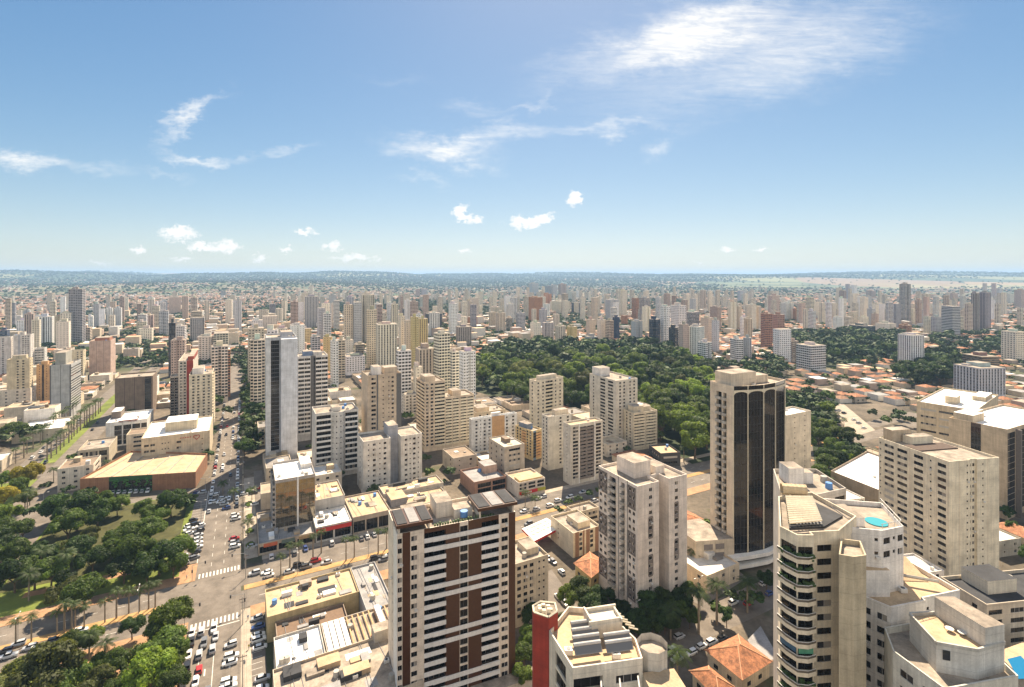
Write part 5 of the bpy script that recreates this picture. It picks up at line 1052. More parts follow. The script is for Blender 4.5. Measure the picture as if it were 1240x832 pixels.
marks('road_marking', [(-9 + 0, -8.85, 14 + i * 8, 17 + i * 8) for i in range(40)] + [(-4.5, -4.35, 14 + i * 8, 17 + i * 8) for i in range(40)] + [(-150 + i * 8, -147 + i * 8, -1.1, -.95) for i in range(16)] + [(8 + i * 8, 11 + i * 8, -1.1, -.95) for i in range(40)] + [(8 + i * 8, 11 + i * 8, -16.5, -16.3) for i in range(40)] + [(-150 + i * 8, -147 + i * 8, -16.5, -16.3) for i in range(16)])
marks('road_marking', [(-1.2, -.7, -52, -49), (-1.5, -.4, -49, -48.5), (-7.8, -7.4, -52, -49), (-3.6, -3.2, -66, -62)])
marks('road_marking', [(2.5 + 0, 8, -90 + i * 2.6, -89.85 + i * 2.6) for i in range(24)] + [(-21.5, -14.5, 24 + i * 3.2, 24.15 + i * 3.2) for i in range(23)], .06)

# ------------------------------------------------------------------ trees
def rgbn(n, c):
    x = N(n, 'ShaderNodeRGB'); x.outputs[0].default_value = (*c, 1); return x.outputs[0]
def foliage():
    m, n, b = nt('foliage'); oi = N(n, 'ShaderNodeObjectInfo')
    f = mth(n, 'MULTIPLY', rng(n, noise(n, .55, 3), .3, .7, .55, 1.35), rng(n, noise(n, 2.6, 2), .3, .7, .75, 1.25))
    c = mulc(n, oi.outputs['Color'], f); n.links.new(c, b.inputs['Base Color']); b.inputs['Roughness'].default_value = .6; b.inputs['Specular IOR Level'].default_value = .25
    tr = N(n, 'ShaderNodeBsdfTranslucent'); n.links.new(mulc(n, mulc(n, c, rng(n, f, 0, 1, 1.8, 1.8)), rgbn(n, (1.0, .95, .45))), tr.inputs[0]); mx = N(n, 'ShaderNodeMixShader'); mx.inputs[0].default_value = .4
    n.links.new(b.outputs[0], mx.inputs[1]); n.links.new(tr.outputs[0], mx.inputs[2]); n.links.new(mx.outputs[0], n.nodes['Material Output'].inputs['Surface'])
    return m
FOL = foliage(); BARK = dirt('bark', (.16, .115, .075), .4, 1.5)
def leaf_quads(rs, pos, nrm, size):
    n = len(pos); nrm = nrm / np.linalg.norm(nrm, axis=1, keepdims=True); t = np.cross(nrm, rs.normal(size=(n, 3))); t /= np.linalg.norm(t, axis=1, keepdims=True) + 1e-9; u = np.cross(nrm, t)
    s = size * rs.uniform(.6, 1.3, (n, 1)); a = s * rs.uniform(.6, 1.0, (n, 1))
    return np.stack([pos - t * s - u * a * .4, pos + u * a * -.9, pos + t * s + u * a * .3, pos + u * a], 1).reshape(-1, 3)
def crown_np(seed, nl, leaf, flat=.72, nclump=18, core=True, tight=1.0):
    rs = np.random.RandomState(seed)
    d = rs.normal(size=(nclump, 3)); d[:, 2] = np.abs(d[:, 2]) * .9 - .25; d /= np.linalg.norm(d, axis=1, keepdims=True)
    cr = rs.uniform(.22, .40, nclump); cc = d * (1 - cr[:, None] * rs.uniform(.75, 1.15, (nclump, 1))); cc[:, 2] *= flat
    cc[0] = (0, 0, .1); cr[0] = .5
    w = cr ** 2; k = rs.choice(nclump, nl, p=w / w.sum()); v = rs.normal(size=(nl, 3)); v /= np.linalg.norm(v, axis=1, keepdims=True)
    bias = d[k] * .5; bias[:, 2] += .25; v = v + bias; v /= np.linalg.norm(v, axis=1, keepdims=True)
    pos = cc[k] + v * (cr[k] * rs.uniform(.72, 1.12, nl))[:, None] * np.array([1, 1, .85])
    V = leaf_quads(rs, pos, v + rs.normal(size=(nl, 3)) * .38, leaf); Fq = np.arange(len(V)).reshape(-1, 4)
    if core:
        # solid hearts of the clumps, hidden under leaves
        cv, cf = [], []; o = len(V)
        for q in range(nclump):
            a = np.linspace(0, 2 * np.pi, 7)[:-1]; rings = [(-.75, .5), (0, .82), (.6, .6)]
            pts = [cc[q] + cr[q] * .82 * np.array([np.cos(t) * r, np.sin(t) * r, z]) for z, r in rings for t in a]
            cv += pts; 
            for i in range(2):
                for j in range(6): cf.append((o + i * 6 + j, o + i * 6 + (j + 1) % 6, o + i * 6 + 6 + (j + 1) % 6, o + i * 6 + 6 + j))
            cf.append((o + 12, o + 13, o + 14, o + 15)); cf.append((o + 12, o + 15, o + 16, o + 17)); o += 18
        V = np.concatenate([V, np.array(cv)]); Fq = np.concatenate([Fq, np.array(cf)])
    return V, Fq
def mk_crown(*a, **k): V, f = crown_np(*a, **k); return mesh_np('crown', V, [(f, 0)], [FOL])
CR_HI = [mk_crown(s, 5200, .052, f, c) for s, f, c in ((1, .7, 22), (2, .8, 18), (3, .62, 26), (4, .9, 16))]
CR_MID = [mk_crown(s, 1500, .092, f, c) for s, f, c in ((11, .7, 18), (12, .85, 15), (13, .6, 20), (14, .75, 22), (15, .95, 14))]
def trunk_mesh(seed):
    r = random.Random(seed); mb = MB()
    def seg(p, q, r0, r1):
        p, q = Vector(p), Vector(q); d = (q - p).normalized(); u = d.cross(Vector((.3, .9, .1))).normalized(); w = d.cross(u)
        A = [u * math.cos(t * math.pi / 3) + w * math.sin(t * math.pi / 3) for t in range(6)]
        for i in range(6): mb.quad(p + A[i] * r0, p + A[(i + 1) % 6] * r0, q + A[(i + 1) % 6] * r1, q + A[i] * r1)
    seg((0, 0, 0), (.03, .02, .5), .075, .05)
    for k in range(5):
        a = k * 1.26 + r.uniform(-.3, .3); seg((.03, .02, .46), (.45 * math.cos(a), .45 * math.sin(a), r.uniform(.8, 1.1)), .04, .015)
    return mb.mesh('trunk', [BARK])
TRK = [trunk_mesh(s) for s in range(3)]
GD, GM, GB, GY, GO_ = (.036, .068, .016), (.066, .105, .02), (.12, .175, .025), (.25, .22, .03), (.085, .10, .028)
TREES = []     # X, Y, crown radius, crown-centre height, colour, look, region
def tr(X, Y, r, hc=None, col=None, look=None, rg=''):
    TREES.append((X, Y, r, hc or max(2.5, r * R.uniform(.85, 1.15)), col, look or {id(GD): 'dark green tree', id(GM): 'leafy green tree', id(GB): 'bright green tree', id(GY): 'yellow-green flowering tree', id(GO_): 'olive green tree'}[id(col)], rg))
def trp(x, y, r, col=GM, look=None, rg=''):
    hc = r * .9 + 1.5; X, Y = P(x, y, hc); tr(X, Y, r, hc, col, look, rg)
LPK = [(70, 612, 9, GD), (93, 618, 11, GD), (118, 622, 8, GD), (60, 630, 8, GD), (82, 636, 9, GM), (207, 607, 8.5, GD), (176, 618, 7, GM), (192, 622, 6, GM), (162, 626, 6.5, GD), (228, 611, 4.5, GB), (232, 605, 4, GB),
       (150, 648, 9, GM), (178, 643, 9, GM), (203, 648, 9, GM), (217, 664, 7, GM), (193, 672, 9, GD), (165, 668, 9, GM), (142, 664, 7, GM), (135, 640, 6, GO_), (210, 682, 6, GM), (150, 686, 7, GD), (178, 690, 6, GD),
       (10, 676, 9, GM), (32, 668, 8, GM), (52, 672, 7, GD), (18, 694, 8, GD), (42, 690, 8, GM), (62, 690, 7, GM), (5, 704, 6, GD), (76, 668, 6, GO_), (96, 662, 7, GD), (110, 652, 6, GO_), (112, 676, 7, GD), (126, 684, 6, GM), (80, 702, 5, GD), 
       (80, 716, 7, GO_), (102, 712, 8, GM), (92, 724, 3.5, GM), (60, 655, 6, GO_), (125, 606, 6, GM), (142, 610, 6, GM), (150, 602, 4, GB)]
for k, (x, y, r, c) in enumerate(LPK):
    if k % 5 != 3: trp(x, y, r * .84, c, rg='l')
for x, y, r, c, lk in ((209, 743, 6.5, GB, 'round bright green tree'), (160, 757, 3.8, GD, None), (199, 783, 7, GM, None), (183, 812, 6.5, GB, None), (150, 798, 5, GM, None), (215, 800, 4.5, GB, None), (92, 778, 5, GM, None), (108, 772, 4, GB, None), (55, 818, 9, GO_, None), (20, 826, 7, GO_, None), (80, 826, 6, GM, None), (128, 800, 4, GM, None), (118, 828, 5, GO_, None), (40, 800, 3.5, GM, None), (145, 828, 4, GM, None), (205, 826, 5, GM, None), (190, 765, 4, GM, None)): trp(x, y, r, c, lk, 'l')
for x, y, r, c in ((33, 573, 7.5, GY), (22, 588, 5.5, GM), (5, 600, 6, GY), (8, 622, 6, GB), (30, 602, 5, GO_), (12, 640, 7, GM), (28, 640, 5, GM), (3, 656, 6, GD), (55, 588, 3, GB), (2, 580, 5, GM), (40, 618, 4, GO_), (18, 520, 8, GM), (30, 525, 6, GM), (5, 530, 6, GD), (46, 520, 6, GD), (106, 596, 4, GM), (112, 580, 3.5, GD), (88, 555, 4, GD), (112, 544, 3, GB), (82, 592, 3, GB)): trp(x, y, r, c, rg='l')
TR = random.Random(5)
def inpoly(x, y, poly):
    c = False; k = len(poly)
    for i in range(k):
        (x1, y1), (x2, y2) = poly[i], poly[(i + 1) % k]
        if (y1 > y) != (y2 > y) and x < (x2 - x1) * (y - y1) / (y2 - y1) + x1: c = not c
    return c
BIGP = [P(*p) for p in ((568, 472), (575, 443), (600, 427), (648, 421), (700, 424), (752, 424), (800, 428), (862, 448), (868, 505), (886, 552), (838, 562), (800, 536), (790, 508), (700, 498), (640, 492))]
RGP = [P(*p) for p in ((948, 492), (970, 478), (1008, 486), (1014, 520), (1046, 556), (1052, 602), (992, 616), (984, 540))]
BNDP = [P(*p) for p in ((944, 408), (1090, 408), (1092, 434), (1000, 446), (960, 424))]
DKT = [P(*p) for p in ((1090, 466), (1092, 446), (1130, 436), (1156, 440), (1154, 470), (1120, 474))]
R2P = [P(*p) for p in ((1120, 412), (1240, 404), (1240, 446), (1212, 446), (1160, 432), (1140, 436))]
WD = [P(*p) for p in ((900, 448), (940, 440), (958, 452), (930, 470), (905, 462))]
def fillp(poly, step, rr, cols, rg, keep=1.0):
    xs = [p[0] for p in poly]; ys = [p[1] for p in poly]; y = min(ys)
    while y < max(ys):
        x = min(xs)
        while x < max(xs):
            X, Y = x + TR.uniform(-.4, .4) * step, y + TR.uniform(-.4, .4) * step
            if inpoly(X, Y, poly) and TR.random() < keep and not taken(X, Y, 1.5): r = TR.uniform(*rr); tr(X, Y, r, r * TR.uniform(1.0, 1.5), TR.choice(cols), rg=rg)
            x += step
        y += step
fillp(BIGP, 14.5, (7.0, 12.5), [GD, GM, GM, GM, GB, GO_, GB], 'p'); fillp(RGP, 10, (4.5, 7.5), [GM, GD, GB], 'r'); fillp(BNDP, 19, (8, 12), [GD, GM, GM], 'b'); fillp(DKT, 13, (9, 12), [GD], 'd'); fillp(R2P, 22, (6, 11), [GM, GD, GB], 'b', .6); fillp(WD, 14, (6, 9), [GD, GM], 'b')
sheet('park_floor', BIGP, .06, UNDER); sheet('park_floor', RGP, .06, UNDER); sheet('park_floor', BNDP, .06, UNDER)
for q in range(150, 560, 11):            # street trees up the avenue
    for p in (-19, 5, 11, 17, 23) + ((-25,) if q % 2 else ()):
        if TR.random() < .85:
            c = PQ(p + TR.uniform(-1.5, 1.5), q)
            if not taken(c.x, c.y, 1): r = TR.uniform(3.5, 6.8); tr(c.x, c.y, r, r * 1.1, TR.choice([GD, GD, GM]), rg='a')
for x, y, r, c in ((276, 497, 5, GM), (296, 525, 5, GD), (700, 603, 2.6, GB), (688, 608, 2.4, GB), (716, 597, 2.8, GB), (708, 612, 2, GB), (676, 617, 2.4, GM), (742, 596, 3, GM), (725, 592, 2.5, GM), (428, 558, 4, GB), (412, 572, 3, GM), (520, 572, 4, GM), (532, 585, 4, GM), (545, 570, 4, GM), (516, 555, 4, GM), (560, 560, 3, GB), (705, 715, 5.5, GM), (690, 722, 4.5, GB), (718, 735, 5, GD), (730, 720, 4.5, GD), (752, 745, 5, GD), (775, 755, 5, GD), (790, 750, 5, GM), (805, 745, 5.5, GD), (818, 738, 5, GM), (740, 755, 4, GD), (635, 790, 3.5, GM), (640, 770, 3.5, GM), (632, 815, 3.2, GB), (645, 745, 4, GD), (1025, 600, 4, GO_), (1045, 612, 4, GO_), (1030, 620, 4, GO_), (1058, 600, 4, GD), (1085, 505, 5, GM), (1100, 508, 5, GM), (1070, 508, 5, GM), (1040, 530, 4, GD), (1075, 530, 4, GM), (905, 725, 3, GM), (885, 720, 2.6, GM), (870, 735, 3, GM), (850, 690, 3, GB), (840, 672, 3.4, GB), (1218, 620, 4, GD), (1225, 640, 4, GD), (800, 832, 4, GM), (960, 540, 4, GM), (785, 735, 5, GD), (800, 730, 5, GM), (826, 728, 4.5, GD), (838, 715, 4, GM), (835, 745, 3.5, GM), (880, 745, 3, GD), (915, 722, 3, GM), (928, 700, 3.5, GD), (1010, 540, 4.5, GM), (1022, 560, 4, GD), (1072, 470, 5, GD), (1045, 470, 5, GM), (1000, 455, 5, GM), (980, 462, 5, GD), (1060, 448, 5, GM), (1090, 500, 5, GD), (1060, 500, 5, GM)):
    trp(x, y, r, c)
# palms
def palm_mesh():
    rs = random.Random(9); mb = MB()
    for k in range(19):
        a = k * 2.4; el = rs.uniform(.05, 1.15); L = rs.uniform(.85, 1.1); d = Vector((math.cos(a), math.sin(a), 0)); sd_ = Vector((-d.y, d.x, 0)); p = Vector((0, 0, 0)); v = d * math.cos(el) + Vector((0, 0, math.sin(el))); pts = []
        for i in range(10): pts.append(p.copy()); p += v * L * .12; v = (v + Vector((0, 0, -.2))).normalized()
        for i in range(1, 9):
            wd = .17 * math.sin(math.pi * (i + .6) / 10.5) + .03
            for s in (-1, 1):
                for t in (0, .5):
                    q = pts[i].lerp(pts[i + 1], t); e = q + sd_ * s * wd + d * .07 + Vector((0, 0, -wd * .55)); dd = (pts[i + 1] - pts[i]) * .36
                    mb.quad(q, q + dd, e + dd * .6, e)
    return mb.mesh('crown', [FOL])
PALM = palm_mesh()
def ptrunk():
    mb = MB(); mb.cyl(0, 0, 0, .45, .036, .03, 8, cap=False); mb.cyl(0, 0, .45, .88, .03, .022, 8, cap=False); mb.cyl(0, 0, .88, 1.0, .03, .014, 8, 1); return mb.mesh('trunk', [dirt('palm_bark', (.27, .22, .16), .3, 1), plain('palm_shaft', (.10, .14, .04), .6)])
PTR = ptrunk(); PALMS = []
def palm(X, Y, h, look='palm tree', r=3.2): PALMS.append((X, Y, h, look, r))
for x, y in ((19, 782), (38, 777), (69, 769), (78, 766), (87, 766), (91, 761), (102, 760), (127, 754), (141, 749), (156, 743), (169, 741), (180, 738), (188, 736), (340, 696), (351, 687), (362, 681), (379, 676), (389, 670), (419, 679), (429, 675), (458, 670), (468, 664)): palm(*P(x, y), TR.uniform(7.5, 10), 'slender palm on the dirt median', 2.4)
for i in range(17): c = PQ(-108 + TR.uniform(-.6, .6), 198 + i * 8.5); palm(c.x, c.y, TR.uniform(11, 15), 'tall palm on the grass median', 3.4)
for i in range(14): c = PQ(-125 + TR.uniform(-.8, .8), 205 + i * 10); palm(c.x, c.y, TR.uniform(9, 13), 'palm beside the palm avenue', 3.2)
for x, y, h in ((80, 705, 11), (35, 728, 10), (50, 700, 11), (130, 575, 8), (65, 585, 8), (33, 620, 9), (36, 612, 8), (127, 815, 9), (108, 800, 8), (270, 600, 7), (283, 610, 7), (300, 650, 7), (305, 606, 6), (868, 757, 14), (846, 768, 14), (820, 842, 12), (905, 742, 11), (812, 775, 10), (840, 690, 8), (1004, 600, 9), (990, 610, 9), (600, 620, 7), (636, 612, 7), (828, 560, 9), (648, 616, 6), (1012, 516, 10), (1022, 522, 9), (975, 600, 9), (960, 560, 9)): palm(*P(x, y), h, 'palm tree', 3.3 if h < 10 else 4.3)

# ------------------------------------------------------------------ low buildings that fill the blocks
LR = random.Random(21); LOWS = []
SK = [BIGP, RGP, BNDP, DKT]
for u in range(-24, 44):
    for v in range(-9, 34):
        pass
def lots(ox, oy, phi, cond, nu, nv, bw=88, bd=64, st=13):
    ca, sa = math.cos(rad(phi)), math.sin(rad(phi))
    for bu in range(*nu):
        for bv in range(*nv):
            for i in range(4):
                for j in range(3):
                    p = bu * (bw + st) + (i + .5) * bw / 4; q = bv * (bd + st) + (j + .5) * bd / 3
                    X, Y = ox + ca * p - sa * q, oy + sa * p + ca * q
                    if Y < 135 or Y > 1500: continue
                    x, y = pix(X, Y, 4)
                    if x < -60 or x > 1300 or not cond(x, y): continue
                    P_, Q_ = toPQ(X, Y)
                    if -17 - 9 < P_ < 9 + 9 and Q_ < 700 or -32 - 10 < Q_ < 13 + 10 and P_ < 520 or P_ < -20 and Q_ < 124 and P_ > -175: continue
                    if -95 - 9 < -P_ - 200 < -100: continue
                    if -126 < P_ < -84 and Q_ < 700 or 166 < Q_ < 184 and -230 < P_ < -20: continue
                    if 60 < P_ < 330 and -120 < Q_ < -90: continue
                    if any(inpoly(X, Y, s) for s in SK): continue
                    if 1000 < x < 1070 and 484 < y < 535: continue
                    w, d = bw / 4 * LR.uniform(.62, .96), bd / 3 * LR.uniform(.65, .97)
                    if LR.random() < .18 or taken(X, Y, min(w, d) * .42):
                        if LR.random() < .7 and not taken(X, Y, 2): r = LR.uniform(2.5, 5); tr(X, Y, r, r * 1.1, LR.choice([GD, GM, GM, GB]), rg='s')
                        continue
                    h = LR.choice([4, 4.5, 5, 6, 7, 7, 8.5, 10, 13]) if LR.random() < .93 else LR.uniform(15, 24)
                    if X > 120 and Y > 330: h = min(h, LR.uniform(4, 8.5)); w *= .92; d *= .92
                    LOWS.append((X, Y, w, d, h, phi + LR.choice([0, 0, 0, 90 if abs(w - d) < 4 else 0]) + LR.uniform(-1.5, 1.5)))
                    if LR.random() < .65:
                        X2, Y2 = X + w * .62, Y - d * .3
                        if not taken(X2, Y2, 2): r = LR.uniform(2, 4); tr(X2, Y2, r, r * 1.1, LR.choice([GD, GM, GM, GB]), rg='s')
lots(ORG.x + UA.x * 10 + UB.x * 14, ORG.y + UA.y * 10 + UB.y * 14, GR, lambda x, y: x < 880, (-9, 12), (-4, 20))
lots(250, 210, 12, lambda x, y: x >= 880, (-8, 22), (-5, 30), 66, 48, 10)
LOWS.sort(key=lambda t: -t[2] * t[3] / t[1] ** 1.5)
ROOFCOL = [(.62, .60, .56), (.46, .37, .25), (.38, .31, .22), (.24, .22, .20), (.50, .45, .37), (.25, .18, .12), (.66, .64, .60)]
RN = {0: 'white', 1: 'tan', 2: 'tan', 3: 'grey', 4: 'pale', 5: 'brown', 6: 'white'}
NIND = 285
def low_building(X, Y, w, d, h, phi, r):
    tile = h < 7.5 and r.random() < (.34 if X > 120 else .3)
    wc = r.choice([WHT, CRM, BEI, (.58, .50, .38), (.62, .55, .45), (.48, .42, .34)])
    ca, sa = math.cos(rad(phi)), math.sin(rad(phi))
    pts = [(X + ca * a - sa * b, Y + sa * a + ca * b) for a, b in ((-w / 2, -d / 2), (w / 2, -d / 2), (w / 2, d / 2), (-w / 2, d / 2))]
    if tile:
        o = hip_house(None, pts, min(h, 5.5), r.uniform(1.4, 2.4), wc, group='low houses and shops'); o['category'] = 'house'; pend(o, 'orange tiled house' if r.random() < .5 else 'clay roofed house', X, Y, 4); return
    root = empty('low_building', (X, Y, 0), rad(phi)); tag(root, None, 'house' if h < 9 else 'building', 'low houses and shops'); claim(pts)
    nf = max(1, round(h / 3.2)); k = r.randrange(7)
    mb = MB(); pl = [(-w / 2, -d / 2), (w / 2, -d / 2), (w / 2, d / 2), (-w / 2, d / 2)]; ins = inset(pl, .22); rz = h - .7
    wins = []; 
    for i in range(4):
        a, b = pl[i], pl[(i + 1) % 4]
        if Y < 380 and i in (0, 3): wallface(mb, wins, [], a, b, 0, h, nf, r.choice(['.3 W1 .2 W1 .3', 'w1 w1 w1', '.4 r1 .4', '.3 n1 .5 w1 .3']), .2, .9, r)
        else: mb.quad((*a, 0), (*b, 0), (*b, h), (*a, h))
        j = (i + 1) % 4; mb.quad((*pl[i], h), (*pl[j], h), (*ins[j], h), (*ins[i], h)); mb.quad((*ins[j], rz), (*ins[i], rz), (*ins[i], h), (*ins[j], h))
    mb.build('wall', [WALL, ROOF, CONC], root, wc)
    for t in wins: inst('window', window_mesh(t[2], t[3], t[4]), root, t[0], t[1])
    mb = MB(); mb.ngon([(*p, rz) for p in ins]); mb.build('roof', [ROOFO], root, ROOFCOL[k])
    for _ in range(r.randrange(1, 4)):
        a, b = r.uniform(-.4, .25) * w, r.uniform(-.4, .2) * d; s = r.uniform(.08, .28); mb = MB(); mb.box(a, b, rz + .01, a + w * s, b + d * s * r.uniform(.6, 1.3), rz + r.choice([.25, .5, 1.2, 2.4]), 0, 0); mb.build('roof_box', [ROOFO], root, r.choice(ROOFCOL))
    if Y < 420 and r.random() < .7: roofbits(root, ins, rz, r, r.randrange(1, 3))
    pend(root, f'{RN[k]}-roofed low building', X, Y, h)
for i, t in enumerate(LOWS[:NIND]): low_building(*t, random.Random(i + 900))
# the rest of the low city, and the far suburbs, as one mass
rs = np.random.RandomState(3)
L2 = np.array([t for t in LOWS[NIND:]]) if len(LOWS) > NIND else np.zeros((0, 6))
n = 52000
ang = rs.uniform(-.80, .80, n); D = np.where(rs.rand(n) < .42, rs.uniform(720, 2600, n), 720 + 7200 * rs.rand(n) ** .75); Xf, Yf = np.tan(ang) * D, D
nz = np.sin(Xf / 210 + 1) * np.sin(Yf / 260) + np.sin(Xf / 520 - Yf / 610 + 2) + .7 * np.sin(Xf / 97 + Yf / 143)
keep = (nz > -.55) & (rs.rand(n) < np.clip(1.25 - D / 6300, .05, 1))
keep &= ~((D > 4600) & (D < 7400) & (Xf / Yf + .05 * np.sin(D / 230) + .04 * np.sin(Xf / 170) > .40)) & ~((D > 3200) & (rs.rand(n) < .45))
grid = {}
for a, b, c in FOOT: grid.setdefault((int(a // 60), int(b // 60)), []).append((a, b, c))
def tk(x, y, r):
    i, j = int(x // 60), int(y // 60)
    return any((x - a) ** 2 + (y - b) ** 2 < (c + r) ** 2 for di in (-1, 0, 1) for dj in (-1, 0, 1) for a, b, c in grid.get((i + di, j + dj), ()))
polys = SK + [R2P, WD]
def okxy(x, y):
    if y < 1800 and any(inpoly(x, y, s) for s in polys): return False
    return not tk(x, y, 5)
idx = [i for i in np.where(keep)[0] if (okxy(Xf[i], Yf[i]) and not (Yf[i] < 1500 and abs(toPQ(Xf[i], Yf[i])[0] + 6) < 24 and Yf[i] < 800))]
big = 1 + np.clip((Yf[idx] - 2000) / 4000, 0, 1)
H = np.stack([Xf[idx], Yf[idx], rs.uniform(8, 19, len(idx)) * big, rs.uniform(7, 14, len(idx)) * big, np.where(rs.rand(len(idx)) < .05, rs.uniform(9, 18, len(idx)), rs.uniform(3.2, 7.5, len(idx))), np.where(rs.rand(len(idx)) < .5, GR, 12) + rs.choice([0, 90], len(idx)) + rs.normal(0, 6, len(idx))], 1)
H = np.concatenate([L2.reshape(-1, 6), H]); n = len(H)
a = np.radians(H[:, 5]); ca, sa = np.cos(a), np.sin(a); z0 = terr(H[:, 0], H[:, 1]) - .5
hip = (rs.rand(n) < .5) & (H[:, 4] < 7.6)
cor = []
for sx, sy in ((-.5, -.5), (.5, -.5), (.5, .5), (-.5, .5)):
    x, y = H[:, 2] * sx, H[:, 3] * sy; cor.append((H[:, 0] + ca * x - sa * y, H[:, 1] + sa * x + ca * y))
V = np.zeros((n, 9, 3))
for k in range(4):
    V[:, k, 0], V[:, k, 1], V[:, k, 2] = cor[k][0], cor[k][1], z0; V[:, k + 4, 0], V[:, k + 4, 1], V[:, k + 4, 2] = cor[k][0], cor[k][1], z0 + H[:, 4]
V[:, 8, 0], V[:, 8, 1], V[:, 8, 2] = H[:, 0], H[:, 1], z0 + H[:, 4] + np.where(hip, 2.0, 0)
b9 = np.arange(n)[:, None] * 9
walls = np.concatenate([b9 + np.array([k, (k + 1) % 4, 4 + (k + 1) % 4, 4 + k]) for k in range(4)]); wm_ = np.tile(rs.choice([0, 1, 2], n), 4)
hi_ = np.where(hip)[0]; fl_ = np.where(~hip)[0]
tri = np.concatenate([b9[hi_] + np.array([4 + k, 4 + (k + 1) % 4, 8]) for k in range(4)]); tm_ = np.tile(rs.choice([3, 3, 3, 4], len(hi_)), 4)
top = b9[fl_] + np.array([4, 5, 6, 7]); pm_ = rs.choice([5, 6, 6, 7, 7, 8, 8], len(fl_))
fm = [paint('far_wall_white', (.60, .57, .52)), paint('far_wall_cream', (.54, .45, .33)), paint('far_wall_pink', (.44, .33, .26)), TILE, tilemat('clay_tile_brown', (.33, .17, .09)), ROOFW, ROOFT, ROOFG, ROOF]
me = mesh_np('suburb', V.reshape(-1, 3), [(walls, wm_), (tri, tm_), (top, pm_)], fm); me.polygons.foreach_set('use_smooth', np.zeros(len(me.polygons), bool)); me.update()
o = bpy.data.objects.new('suburb_rooftops', me); COL.objects.link(o); tag(o, 'sea of small far suburban houses with white and clay roofs', 'suburb', None, 'stuff')
# distant trees between the houses, as one mass
n = 52000; ang = rs.uniform(-.80, .80, n); D = np.where(rs.rand(n) < .4, rs.uniform(650, 2400, n), 650 + 11500 * rs.rand(n) ** .85); Xt, Yt = np.tan(ang) * D, D
nz = np.sin(Xt / 210 + 1) * np.sin(Yt / 260) + np.sin(Xt / 520 - Yt / 610 + 2) + .7 * np.sin(Xt / 97 + Yt / 143)
kp = np.where((nz < .1) | (rs.rand(n) < .45) | (D > 5200))[0]; kp = [i for i in kp if not (4600 < D[i] < 7200 and Xt[i] / Yt[i] + .05 * math.sin(D[i] / 230) + .04 * math.sin(Xt[i] / 170) > .40 and rs.rand() < .93) and not tk(Xt[i], Yt[i], 1)]
FT = [(Xt[i], Yt[i], rs.uniform(3.5, 7.5) * (1 + max(0, Yt[i] - 2000) / 3500), None) for i in kp]
# individual trees: the largest in the picture, the rest join the mass
TREES.sort(key=lambda t: -(t[2] / t[1]))
def vis(t): x, y = pix(t[0], t[1], t[3]); return -60 < x < 1300 and y < 900
TREES = [t for t in TREES if vis(t)]
NT = 290
for i, (X, Y, r, hc, col, look, rg) in enumerate(TREES[:NT]):
    rt = empty('tree', (X, Y, 0), TR.uniform(0, 6.28)); tag(rt, None, 'tree', {'p': 'trees of the big park', 'l': 'trees of the near left park', 'a': 'street trees up the avenue'}.get(rg, 'trees between the buildings'))
    hi = r / Y * F > 11; me = TR.choice(CR_HI if hi else CR_MID)
    v = TR.choice([.6, .75, .9, 1, 1.1, 1.25, 1.5]); inst('trunk', TR.choice(TRK), rt, scale=(max(1, r * .8), max(1, r * .8), hc)); inst('crown', me, rt, (0, 0, hc), TR.uniform(0, 6), (r, r, r * TR.uniform(.85, 1.1)), tuple(c * v for c in col))
    pend(rt, look, X, Y, hc)
for X, Y, h, look, r in PALMS:
    rt = empty('palm_tree', (X, Y, .1), TR.uniform(0, 6.28)); tag(rt, None, 'palm', 'palms along the streets'); inst('trunk', PTR, rt, scale=(h * .9, h * .9, h)); v = TR.uniform(.8, 1.2); inst('crown', PALM, rt, (0, 0, h), 0, (r, r, r * .95), (.055 * v, .085 * v, .025 * v)); pend(rt, look, X, Y, h * .6)
protos = [crown_np(50 + s, 70, .3, .75, 8, True) for s in range(5)]; protos_far = [crown_np(80 + s, 22, .5, .7, 3, True) for s in range(5)]
allV, allF, allM, off = [], [], [], 0
rest = [(t[0], t[1], t[2], t[3]) for t in TREES[NT:]] + FT
for X, Y, r, hc in rest:
    pv, pf = (protos if Y < 1300 else protos_far)[rs.randint(5)]; z = float(terr(X, Y)); a = rs.rand() * 6.28; c, s = math.cos(a), math.sin(a)
    q = np.empty_like(pv); q[:, 0] = X + r * (pv[:, 0] * c - pv[:, 1] * s); q[:, 1] = Y + r * (pv[:, 0] * s + pv[:, 1] * c); q[:, 2] = z + (hc or r * .75) + r * .8 * pv[:, 2]
    allV.append(q); allF.append(pf + off); allM.append(np.full(len(pf), rs.randint(3))); off += len(pv)
def fixfol(name, c):
    m, n, b = nt(name); n.links.new(mulc(n, c, rng(n, noise(n, .12, 4), .3, .7, .6, 1.3)), b.inputs['Base Color']); b.inputs['Roughness'].default_value = .7; b.inputs['Specular IOR Level'].default_value = .2; return m
me = mesh_np('far_trees', np.concatenate(allV), [(np.concatenate(allF), np.concatenate(allM))], [fixfol('leaves_dark', GD), fixfol('leaves_mid', GM), fixfol('leaves_olive', (.06, .085, .03))])
o = bpy.data.objects.new('far_trees', me); COL.objects.link(o); tag(o, 'countless far tree crowns scattered between the houses', 'trees', None, 'stuff')
